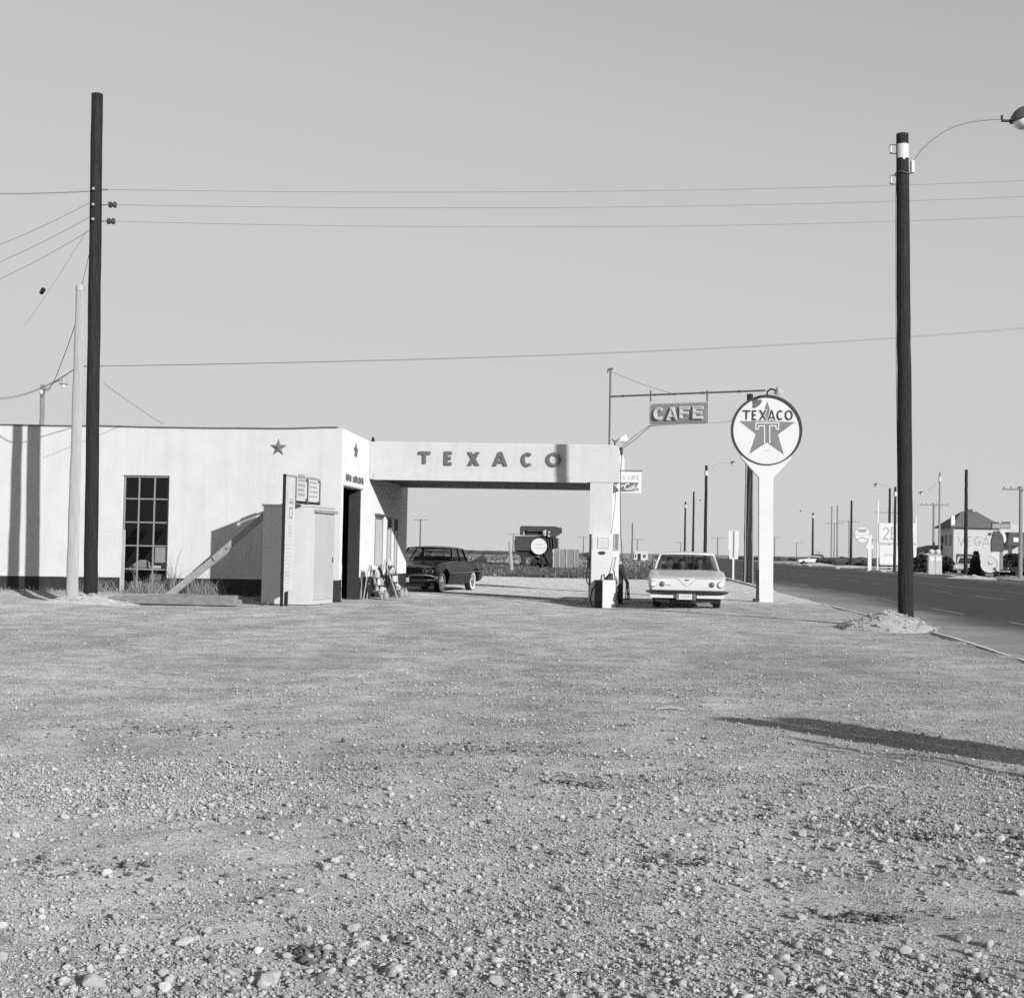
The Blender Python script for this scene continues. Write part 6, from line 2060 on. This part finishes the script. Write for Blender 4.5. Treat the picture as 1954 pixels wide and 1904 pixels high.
small_car('white sedan coming along the distant highway', Vector((at(1522, 1069, 250).x, 250, 0)), R(0), 'car_white', 5.2)
p = at(1551, 1078, 262); 
small_car('dark pickup parked at the far kerb by the distant street lamp', Vector((p.x - 1.5, 262, 0)), R(20), 'car_black', 4.8, tall=1.8)
small_car('white sedan under the dark shed left of the lettered house', Vector((at(1757, 1085, 150).x, 150, 0)), R(40), 'car_white', 4.6)
small_car('pale old sedan parked before the lettered house', Vector((at(1837, 1090, 134).x, 134, 0)), R(60), 'off_white_paint', 4.6, tall=1.65)
small_car('dark sedan behind the right edge pole', Vector((at(1917, 1090, 122).x, 122, 0)), R(10), 'car_black', 4.6)
# white rounded delivery truck seen from behind
tY = 112.0
tk0 = at(1888, 1096, tY); tk0.z = 0
tk = thing('delivery_truck', 'round backed white truck parked before the lettered house', 'truck', tk0, R(-18.6))
k = tY / F
rr_ = 16.0 * k
prof = [(rr_ * math.cos(R(a)), 1.0 + 0.0 + rr_ * 0.95 * math.sin(R(a))) for a in range(-150, 211, 15)][:-1]
MB().disc(0, 0.38 + rr_, rr_, 0, 3.2, 32, rr_ * .98).build('tank', 'white_enamel', tk, smooth=True)
MB().ring(0, 0.38 + rr_, rr_ * .93, rr_ * 1.02, -0.03, 0.06, 32).build('rim', 'off_white_paint', tk)
MB().box(rr_ * .3, rr_ * 1.15, 2.0, 3.6, .5, 2.05).build('cab', 'white_enamel', tk)
mb = MB()
mb.ribbon([(-.10, .38 + rr_ * 1.35), (-.02, .38 + rr_ * .95), (.25, .38 + rr_ * 1.05)], 0.05, -0.012, -0.001)
mb.build('handle', 'dark_iron', tk)
MB().disc(rr_ * .62, .38 + rr_ * .45, .10, -.05, -.001, 16).build('tail_light', 'dark_iron', tk)
MB().box(-rr_ * .9, rr_ * .9, .1, 3.4, .28, .42).build('chassis', 'black_paint', tk)
for s in (-1, 1):
    for y in (.7, 2.7):
        MB().lathe([(0, -.12), (.27, -.12), (.30, 0), (.27, .12), (0, .12)], 16, 'x', c=(s * rr_ * .7, y, .30)).build('wheel', 'rubber', tk, smooth=True)
# ------------------------------------------------------------------ stones
PHI = (1 + 5 ** .5) / 2
ICO_V = np.array([(-1, PHI, 0), (1, PHI, 0), (-1, -PHI, 0), (1, -PHI, 0), (0, -1, PHI), (0, 1, PHI), (0, -1, -PHI), (0, 1, -PHI), (PHI, 0, -1), (PHI, 0, 1), (-PHI, 0, -1), (-PHI, 0, 1)], float)
ICO_V /= np.linalg.norm(ICO_V[0])
ICO_F = np.array([(0, 11, 5), (0, 5, 1), (0, 1, 7), (0, 7, 10), (0, 10, 11), (1, 5, 9), (5, 11, 4), (11, 10, 2), (10, 7, 6), (7, 1, 8), (3, 9, 4), (3, 4, 2), (3, 2, 6), (3, 6, 8), (3, 8, 9), (4, 9, 5), (2, 4, 11), (6, 2, 10), (8, 6, 7), (9, 8, 1)])
def subdiv(Vv, Ff):
    Vv = [tuple(v) for v in Vv]; mid = {}; out = []
    def m(a, b_):
        k = (min(a, b_), max(a, b_))
        if k not in mid:
            p = np.array(Vv[a]) + np.array(Vv[b_]); p /= np.linalg.norm(p)
            Vv.append(tuple(p)); mid[k] = len(Vv) - 1
        return mid[k]
    for a, b_, c in Ff:
        x, y, z = m(a, b_), m(b_, c), m(c, a)
        out += [(a, x, z), (b_, y, x), (c, z, y), (x, y, z)]
    return np.array(Vv), np.array(out)
OCT_V = np.array([(1, 0, 0), (-1, 0, 0), (0, 1, 0), (0, -1, 0), (0, 0, 1), (0, 0, -1)], float)
OCT_F = np.array([(0, 2, 4), (2, 1, 4), (1, 3, 4), (3, 0, 4), (2, 0, 5), (1, 2, 5), (3, 1, 5), (0, 3, 5)])
ICO2_V, ICO2_F = subdiv(ICO_V, ICO_F)
ICO3_V, ICO3_F = subdiv(ICO2_V, ICO2_F)
def stones(n, ylo, yhi, med, sig, rmax, dens, base=(ICO_V, ICO_F), seed=0, power=1.0, embed=0.35, tlo=0.60, thi=1.10, spots=None):
    rg = np.random.default_rng(seed)
    P = []
    tot = 0
    while tot < n:
        y = ylo + (yhi - ylo) * rg.random(n * 2) ** power
        x = (rg.random(n * 2) * 2 - 1) * (0.43 * y + 0.5)
        ok = rg.random(n * 2) < dens(x, y)
        ok &= x < xn(y) - 0.15
        P.append(np.stack([x[ok], y[ok]], 1)); tot += ok.sum()
    P = np.concatenate(P)[:n]
    if spots is not None:
        P = np.repeat(spots[:, :2], n // len(spots) + 1, 0)[:n] + rg.standard_normal((n, 2)) * np.repeat(spots[:, 2:4], n // len(spots) + 1, 0)[:n]
    r = np.minimum(med * np.exp(sig * rg.standard_normal(n)), rmax)
    Bv, Bf = base
    nb_ = len(Bv)
    S = np.stack([r * rg.uniform(.75, 1.5, n), r * rg.uniform(.6, 1.2, n), r * rg.uniform(.4, .95, n)], 1)
    jit = 1 + rg.uniform(-.38, .34, (n, nb_))
    L = Bv[None] * S[:, None] * jit[..., None]
    a = rg.uniform(0, 2 * math.pi, n); ca, sa = np.cos(a), np.sin(a)
    t = rg.uniform(-.5, .5, n); ct, s_t = np.cos(t), np.sin(t)
    X, Y, Z = L[..., 0], L[..., 1] * ct[:, None] - L[..., 2] * s_t[:, None], L[..., 1] * s_t[:, None] + L[..., 2] * ct[:, None]
    W = np.stack([X * ca[:, None] - Y * sa[:, None] + P[:, :1], X * sa[:, None] + Y * ca[:, None] + P[:, 1:], Z + (gz(P[:, 0], P[:, 1]) + S[:, 2] * (1 - embed * 1.6))[:, None]], -1)
    tn = np.repeat(rg.uniform(tlo, thi, n) * np.where(rg.random(n) < .12, .45, 1), nb_)
    Fq = (Bf[None] + (np.arange(n) * nb_)[:, None, None]).reshape(-1, 3)
    return W.reshape(-1, 3), Fq, tn
def patch(x, y, s, seed, lo=.35, hi=.62):
    return sstep(lo, hi, fbm(x * s, y * s * .8, seed, 4))
def d_near(x, y):
    p = 0.08 + 0.92 * patch(x, y, .75, 71, .42, .60)
    p = np.maximum(p, sstep(5.6, 4.5, y))
    return p * (0.55 + 0.45 * sstep(-1.5, 1.0, x + (5.5 - y)) + 0.3 * sstep(5.2, 4.4, y))
def d_fine(x, y):
    return 0.10 + 0.90 * patch(x, y, .8, 79, .38, .58)
def d_mid(x, y):
    return (0.10 + 0.90 * patch(x, y, .5, 73, .45, .65)) * (0.35 + 0.65 * sstep(-1.5, 1.5, x)) * sstep(15, 9, y) + 0.04
def d_far(x, y):
    return 0.25 + 0.75 * patch(x, y, .3, 75, .42, .6)
acc = [stones(16000, 3.4, 8.2, .0052, .50, .018, d_near, seed=1, embed=.15),
       stones(95000, 3.4, 9.0, .0036, .45, .010, d_fine, base=(OCT_V, OCT_F), seed=7, embed=.05),
       stones(1300, 3.4, 7.6, .0105, .32, .022, d_near, base=(ICO2_V, ICO2_F), seed=2, embed=.15),
       stones(46000, 7.2, 16.0, .0048, .48, .018, d_mid, base=(OCT_V, OCT_F), seed=3, embed=.08),
       stones(14000, 13.0, 34.5, .0066, .48, .022, d_far, base=(OCT_V, OCT_F), seed=4, power=1.15, tlo=.55, thi=1.02)]
sp_ = []
for px, py, sx_, sy_ in ((300, 1392, .55, .25), (345, 1400, .3, .15), (905, 1425, .5, .2), (930, 1440, .35, .15), (640, 1480, .5, .3), (1095, 1508, .10, .06), (1275, 1640, .10, .05), (1750, 1610, .10, .06), (1945, 1615, .12, .1), (590, 1815, .05, .04), (1230, 1500, .35, .2), (1550, 1580, .3, .15), (150, 1650, .2, .1), (1640, 1740, .15, .08)):
    q = G(px, py); sp_.append((q.x, q.y, sx_, sy_))
acc.append(stones(2400, 3.5, 9, .0062, .5, .02, d_fine, base=(OCT_V, OCT_F), seed=9, embed=.1, tlo=.12, thi=.45, spots=np.array(sp_)))
off, Vs, Fs, Ts = 0, [], [], []
for v_, f_, t_2 in acc:
    Vs.append(v_); Fs.append(f_ + off); Ts.append(t_2); off += len(v_)
gme2 = np_mesh('gravel', np.concatenate(Vs), np.concatenate(Fs), np.concatenate(Ts))
tag(link('gravel', gme2, 'stone'), 'loose pale gravel strewn over the foreground lot', kind='stuff')
# the largest stones, one by one
smesh = []
rg = np.random.default_rng(91)
for k in range(9):
    v_ = ICO3_V.copy()
    n3 = np.array([fbm(v_[:, 0] * 1.3 + 7 * k, v_[:, 1] * 1.3 + v_[:, 2] * 1.1, 100 + k, 3)]).T
    v_ = v_ * (0.78 + 0.45 * n3) * np.array([1.15, .92, .68])
    # a few flats knocked off
    for q in range(11):
        d_ = rg.standard_normal(3); d_ /= np.linalg.norm(d_)
        h_ = v_ @ d_
        v_ = v_ - np.outer(np.maximum(0, h_ - h_.max() * rg.uniform(.58, .8)) * .95, d_)
    me = np_mesh('stone', v_, ICO3_F, np.full(len(v_), 1.0 + .3 * rg.random() - .1 if k < 7 else .55))
    me.polygons.foreach_set('use_smooth', [True] * len(me.polygons))
    me.set_sharp_from_angle(angle=R(28))
    me.materials.append(M['stone'])
    smesh.append(me)
def stone_at(x, y, r, k, label, group=None, rz=0.0):
    o = bpy.data.objects.new('stone', smesh[k])
    COL.objects.link(o)
    o.location = (x, y, gzf(x, y) + r * .42)
    o.scale = (r, r, r)
    o.rotation_euler = (0.15 * math.sin(x * 9), 0.15 * math.cos(y * 7), rz)
    tag(o, label, 'stone', group)
# stones one can name from the photograph
named = [(1280, 1634, .040, 7, 'dark round cobble with a white chip beside it, right of centre'),
         (1685, 1652, .040, 0, 'bright white stone alone on the right with a long dark shadow'),
         (1526, 1746, .034, 1, 'white stone low right of centre with a pointed shadow'),
         (1945, 1715, .040, 2, 'pale stone touching the right edge of the lot'),
         (670, 1671, .036, 3, 'white stone left of centre beside a long flat pale one'),
         (622, 1657, .040, 4, 'long flat pale stone left of centre'),
         (552, 1533, .034, 5, 'lone white stone in the bare ground left of centre'),
         (505, 1864, .055, 0, 'large pale rock in the gravel at the lower left'),
         (180, 1866, .055, 6, 'big pale rock with a black hollow beside it at the bottom left'),
         (356, 1782, .046, 2, 'pale upright rock among the gravel left of bottom centre'),
         (1480, 1862, .046, 1, 'broad pale rock near the bottom edge right of centre'),
         (1838, 1795, .044, 3, 'pale brownish rock among the dark shadows lower right'),
         (742, 1704, .018, 8, 'small dark stone on the bare patch left of centre'),
         (305, 1432, .020, 8, 'small black stone alone in the bare left ground'),
         (1772, 1499, .026, 8, 'small dark wedge stone below the big shadow'),
         (1090, 1512, .032, 7, 'flat dark stone in the middle gravel'),
         (70, 1464, .026, 5, 'flat white stone far left in the bare ground')]
for px, py, r, k, lab in named:
    q = G(px, py)
    stone_at(q.x, q.y, r * .68, k, lab, None, px * .7)
nb2, tries = 0, 0
while nb2 < 150 and tries < 4000:
    tries += 1
    y = 4.15 + 5.2 * rg.random() ** 1.5
    x = (rg.random() * 2 - 1) * .37 * y
    if rg.random() > float(d_near(np.array([x]), np.array([y]))[0]):
        continue
    r = float(np.clip(.0165 * math.exp(.30 * rg.standard_normal()), .012, .032))
    stone_at(x, y, r, int(rg.integers(0, 7)), 'rounded pale pebble lying loose among the foreground gravel', 'pebbles in the foreground gravel', rg.random() * 6)
    nb2 += 1

# ------------------------------------------------------------------ dirt heaps at the poles
def heap(name, label, cx, cy, rx, ry, h, seed, clods=120):
    n, m_ = 44, 18
    tj, ai = np.meshgrid(np.arange(m_ + 1) / m_, 2 * math.pi * np.arange(n) / n, indexing='ij')
    tj, ai = tj.ravel(), ai.ravel()
    wob_ = 0.75 + 0.5 * vnoise(np.cos(ai) * 1.7 + 5, np.sin(ai) * 1.7 + 5, seed)
    x, y = cx + rx * tj * wob_ * np.cos(ai), cy + ry * tj * wob_ * np.sin(ai)
    z = h * (1 - tj ** 1.5) * (0.65 + 0.7 * fbm(x * 2.6, y * 2.6, seed + 3, 3)) + (fbm(x * 8.0, y * 8.0, seed + 9, 3) - .5) * .12 * (1 - tj)
    vs = np.stack([x, y, gz(x, y) + np.maximum(z, 0) - 0.05 * (tj > .97)], 1)
    fs = []
    for j in range(m_):
        for i in range(n):
            q, r_ = j * n + i, j * n + (i + 1) % n
            fs.append((q, r_, r_ + n, q + n))
    V0 = np.array(vs)
    # clods
    rg_ = np.random.default_rng(seed)
    nn = clods
    idx = rg_.integers(0, len(V0), nn)
    rr = .013 * np.exp(.55 * rg_.standard_normal(nn))
    S = np.stack([rr * 1.2, rr, rr * .8], 1)
    Wv = (OCT_V[None] * S[:, None] * (1 + rg_.uniform(-.35, .35, (nn, 6)))[..., None] + (V0[idx] + np.stack([rg_.uniform(-.06, .06, nn), rg_.uniform(-.06, .06, nn), rr * .4], 1))[:, None]).reshape(-1, 3)
    Wf = (OCT_F[None] + (np.arange(nn) * 6)[:, None, None] + len(vs)).reshape(-1, 3)
    o = MB().add(list(map(tuple, np.concatenate([V0, Wv]))), fs + [tuple(f) for f in Wf]).build(name, 'dirt', smooth=True)
    return tag(o, label, 'dirt heap')
c = rp_base
heap('dirt_heap', 'heap of dug earth round the foot of the right lamp pole', c.x - 0.50, c.y - 0.45, 1.15, 0.85, .30, 5, 900)
heap('dirt_heap', 'low mound of earth round the foot of the dark left pole', lp_base.x + 0.10, lp_base.y - 0.35, .95, .6, .16, 8, 200)
heap('dirt_heap', 'small mound of earth at the foot of the pale left pole', sp_base.x - 0.05, sp_base.y - 0.25, .55, .35, .10, 12, 60)

# ------------------------------------------------------------------ weeds
def blades(acc_, cx, cy, n, spread, hmed, seed, lean=.5, wid=.006):
    """tufts of blades: centres cx, cy (arrays), n blades each"""
    rg_ = np.random.default_rng(seed)
    cx, cy = np.atleast_1d(np.asarray(cx, float)), np.atleast_1d(np.asarray(cy, float))
    x = np.repeat(cx, n); y = np.repeat(cy, n)
    m = len(x)
    x = x + spread * .6 * rg_.standard_normal(m); y = y + spread * .3 * rg_.standard_normal(m)
    z = gz(x, y) - .02
    h = hmed * np.exp(.35 * rg_.standard_normal(m))
    a_ = rg_.uniform(0, 2 * math.pi, m)
    l = h * lean * rg_.random(m)
    dx, dy = l * np.cos(a_), l * np.sin(a_)
    w = wid * rg_.uniform(.6, 1.5, m)
    px_, py_ = -np.sin(a_ + 1) * w, np.cos(a_ + 1) * w
    hh = h * rg_.uniform(.85, 1.05, m)
    P = np.stack([np.stack([x - px_, y - py_, z], 1), np.stack([x + px_, y + py_, z], 1),
                  np.stack([x + dx * .35 + px_ * .7, y + dy * .35 + py_ * .7, z + h * .6], 1), np.stack([x + dx * .35 - px_ * .7, y + dy * .35 - py_ * .7, z + h * .6], 1),
                  np.stack([x + dx, y + dy, z + hh], 1)], 1).reshape(-1, 3)
    o = (np.arange(m) * 5)[:, None]
    T = np.concatenate([o + np.array([[0, 1, 2]]), o + np.array([[0, 2, 3]]), o + np.array([[3, 2, 4]])])
    acc_.append((P, T, np.repeat(rg_.uniform(.55, 1.35, m), 5)))
def weed_obj(name, acc_, m_, label, kind=None, cat=None):
    off_, Vv, Ff, Tt = 0, [], [], []
    for P, T, t_3 in acc_:
        Vv.append(P); Ff.append(T + off_); Tt.append(t_3); off_ += len(P)
    me = np_mesh(name, np.concatenate(Vv), np.concatenate(Ff), np.concatenate(Tt))
    o = link(name, me, m_)
    return tag(o, label, cat, kind=kind)
def stp(x, y):
    v = st(x, y)
    return v.x, v.y
wm = (WX0 + WX1) / 2
for lab, lx, ly, n, s, h, sd in (('bushy dry weed growing under the right half of the big window', WX1 - .35, -.25, 700, .42, .27, 1),
                                 ('dry weed clump leaning at the foot of the timber brace', WX1 + 1.15, -.35, 420, .36, .32, 2),
                                 ('thin dry weeds left of the big window beside the dark pole', WX0 - .55, -.18, 260, .38, .30, 3),
                                 ('sparse dry stalk standing right of the big window', WX1 + .22, -.12, 26, .07, .78, 4),
                                 ('small tuft of dry weed in front of the shaded base', WX1 + 2.75, -.9, 120, .18, .14, 5)):
    L_ = []
    x, y = stp(lx, ly)
    blades(L_, x, y, n, s, h, sd, 1.5 if h < .7 else .5, .0045)
    weed_obj('dry_weed', L_, 'dry_weed', lab, cat='weed')
L_ = []
rg = np.random.default_rng(17)
pq_ = np.array([stp(a_, b_) for a_, b_ in zip(rg.uniform(-15, -1.2, 260), rg.uniform(-.75, -.05, 260))])
blades(L_, pq_[:, 0], pq_[:, 1], 8, .10, .085, 31, .9, .006)
weed_obj('dry_grass', L_, 'dry_weed', 'low dry grass along the foot of the wall', kind='stuff')
# weed belt behind the apron and out over the plain
L_, Ld = [], []
y = 74 + 46 * rg.random(4200) ** 1.2
x = -.14 * y + rg.random(4200) * (xn(y) - 1.0 + .14 * y)
ok = fbm(x * .28, y * .12, 83, 3) + .12 * rg.random(4200) > .46
x, y = x[ok], y[ok]
dk = rg.random(len(x)) < .55
blades(Ld, x[dk], y[dk], 26, .55, .20, 41, 1.3, .022)
blades(L_, x[~dk], y[~dk], 26, .55, .15, 42, 1.3, .022)
y = 120 + 230 * rg.random(1500)
x = -.16 * y + rg.random(1500) * (xn(y) - 2 + .16 * y)
blades(Ld, x[:750], y[:750], 10, 1.2, .22, 43, 1.2, .08)
blades(L_, x[750:], y[750:], 10, 1.2, .20, 44, 1.2, .08)
y = 95 + 90 * rg.random(700)
x = xf(y) + 1.5 + rg.random(700) * 22
blades(Ld, x[:240], y[:240], 14, .5, .14, 45, 1.2, .022)
blades(L_, x[240:], y[240:], 14, .5, .14, 46, 1.2, .022)
weed_obj('dry_grass', L_, 'dry_weed', 'pale dry grass over the plain behind the station', kind='stuff')
weed_obj('dark_scrub', Ld, 'dark_weed', 'dark low scrub in a belt behind the station apron', kind='stuff')
# long dark hedge line far out, and dark brush right of the road
rg = np.random.default_rng(23)
def brush(x, y, r0, r1, h0, h1):
    n = len(x)
    r, h = rg.uniform(r0, r1, n)[:, None], rg.uniform(h0, h1, n)[:, None]
    k = .7 + .6 * rg.random((n, len(ICO2_V)))
    z = gz(x, y)[:, None] + np.maximum(-.1, ICO2_V[None, :, 2] * h * k + h * .45)
    P = np.stack([x[:, None] + ICO2_V[None, :, 0] * r * k, y[:, None] + ICO2_V[None, :, 1] * r * k, z], -1).reshape(-1, 3)
    return P, (ICO2_F[None] + (np.arange(n) * len(ICO2_V))[:, None, None]).reshape(-1, 3)
B3 = [brush(-150 + 178 * rg.random(900), 395 + 14 * rg.standard_normal(900), 1.2, 3.2, .35, .75),
      brush(72 + 140 * rg.random(500), 420 + 20 * rg.standard_normal(500), 1.2, 3.2, .35, .75)]
y = 235 + 8 * rg.standard_normal(260)
B3.append(brush(xf(y) + 6 + 26 * rg.random(260), y, .8, 2.0, .5, .9))
o_, Pv, Pf = 0, [], []
for P, T in B3:
    Pv.append(P); Pf.append(T + o_); o_ += len(P)
tag(link('hedgerow', np_mesh('hedgerow', np.concatenate(Pv), np.concatenate(Pf)), mat('brush_far', .07, .95, var=.4, scale=.4)), 'long low dark line of brush far out on the plain', kind='stuff')
# dark bushes by the lettered house
def leafy(name, label, px, py, Y, w, h, n, seed, conic=False):
    b0 = at(px, py, Y); b0.z = 0
    rg_ = np.random.default_rng(seed)
    t = thing(name, label, 'bush', b0)
    vs, fs = [], []
    for _ in range(n):
        z = h * rg_.random() ** (1.2 if conic else .8)
        rad = w / 2 * ((1 - z / h) * .95 + .08 if conic else math.sqrt(max(.05, 1 - (z / h) ** 2.5)))
        a = rg_.uniform(0, 2 * math.pi); q = rad * math.sqrt(rg_.random())
        c_ = np.array([q * math.cos(a), q * math.sin(a), z])
        u = rg_.standard_normal(3) * .11; v_ = rg_.standard_normal(3) * .11
        o = len(vs)
        vs += [tuple(c_ - u), tuple(c_ + v_), tuple(c_ + u), tuple(c_ - v_)]
        fs.append((o, o + 1, o + 2, o + 3))
    MB().add(vs, fs).build('foliage', mat('leaf_dark', .035, .9, var=.5, scale=2), t)
    MB().tube([(0, 0, -.1), (0, 0, h * .6)], .06, 6).build('stem', 'far_wood', t)
leafy('dark_shrub', 'dark conical evergreen between the old sedan and the white truck', 1862, 1101, 116, 1.3, 2.0, 800, 3, True)
leafy('dark_shrub', 'low dark bush under the white wall at the far right', 1932, 1097, 124, 3.4, 1.9, 1100, 4)
leafy('dark_shrub', 'dark bush in the shadow left of the old pumps', 1757, 1098, 140, 2.6, 1.6, 700, 6)
leafy('dark_shrub', 'dark brush behind the old pumps beside the house', 1806, 1097, 140, 2.0, 1.5, 600, 7)
# earth islands along the far kerb
for px, py, w, lab in ((1560, 1079, 2.5, 'pale heap of dirt at the foot of the distant street lamp'), (1622, 1082, 2.2, 'pale heap of dirt under the bare dark pole by the cloverleaf sign'), (1850, 1104, 2.0, 'pale heap of dirt at the foot of the pole before the house')):
    q = G(px, py)
    heap('dirt_heap', lab, q.x, q.y, w, w * .6, .26, int(px), 60)

# ------------------------------------------------------------------ odds and ends on the lot
def stick(label, px, py, qx, qy, r, name='stick'):
    a, c_ = drop(G(px, py)), drop(G(qx, qy))
    m_ = a.lerp(c_, .5); m_.z += .02
    o = MB().tube([Vector((0, 0, r)), m_ - a + Vector((0, 0, r)), c_ - a + Vector((0, 0, r))], r, 6).build(name, 'brace_wood', None, a)
    tag(o, label, 'stick')
stick('thin dark twig lying left of bottom centre', 345, 1756, 386, 1760, .004)
stick('pale straw lying across the lot below the round sign', 1250, 1357, 1305, 1352, .010)
stick('pale dry stalk lying below the big shadow on the right', 1620, 1522, 1690, 1514, .008)
stick('short twig lying in the gravel low left of centre', 560, 1735, 575, 1770, .004)
# white rag and dirt clods by the baulk
q = drop(at(357, 1138, 33.2))
vs = [(-.16 + .08 * i, .05 * j, .03 + .06 * rg.random() + .05 * (i in (1, 2))) for i in range(5) for j in range(3)]
fs = [(i * 3 + j, (i + 1) * 3 + j, (i + 1) * 3 + j + 1, i * 3 + j + 1) for i in range(4) for j in range(2)]
tag(MB().add(vs, fs).build('rag', 'cloth_light', None, q), 'crumpled white rag lying by the weeds at the timber brace', 'rag')

# ------------------------------------------------------------------ what throws the long shadow into the right foreground
def caster(name, label, px, py, t_, r, m_, top=None):
    """an upright whose shadow tip falls at the given spot of the photograph"""
    T = G(px, py)
    b0 = Vector((T.x + t_ * math.sin(SUN_A), T.y - t_ * math.cos(SUN_A), 0))
    h = t_ * math.tan(SUN_E)
    mb_ = pole_mesh(h, r, r * .93, 12, .004, int(px), .3)
    o = mb_.build(name, m_, None, b0, smooth=True)
    tag(o, label, 'post')
    return o
caster('timber_post', 'taller of two stout dark timber posts throwing the long shadow', 1403, 1371, 9.2, .20, 'creosote_wood')
caster('timber_post', 'shorter of two stout dark timber posts throwing the long shadow', 1521, 1373, 8.7, .26, 'creosote_wood')
caster('iron_pipe', 'thin upright iron pipe beside the two stout timber posts', 1505, 1410, 8.6, .045, 'steel_pipe')
caster('iron_pipe', 'thinnest upright iron rod beside the two stout timber posts', 1530, 1421, 8.6, .022, 'steel_pipe')
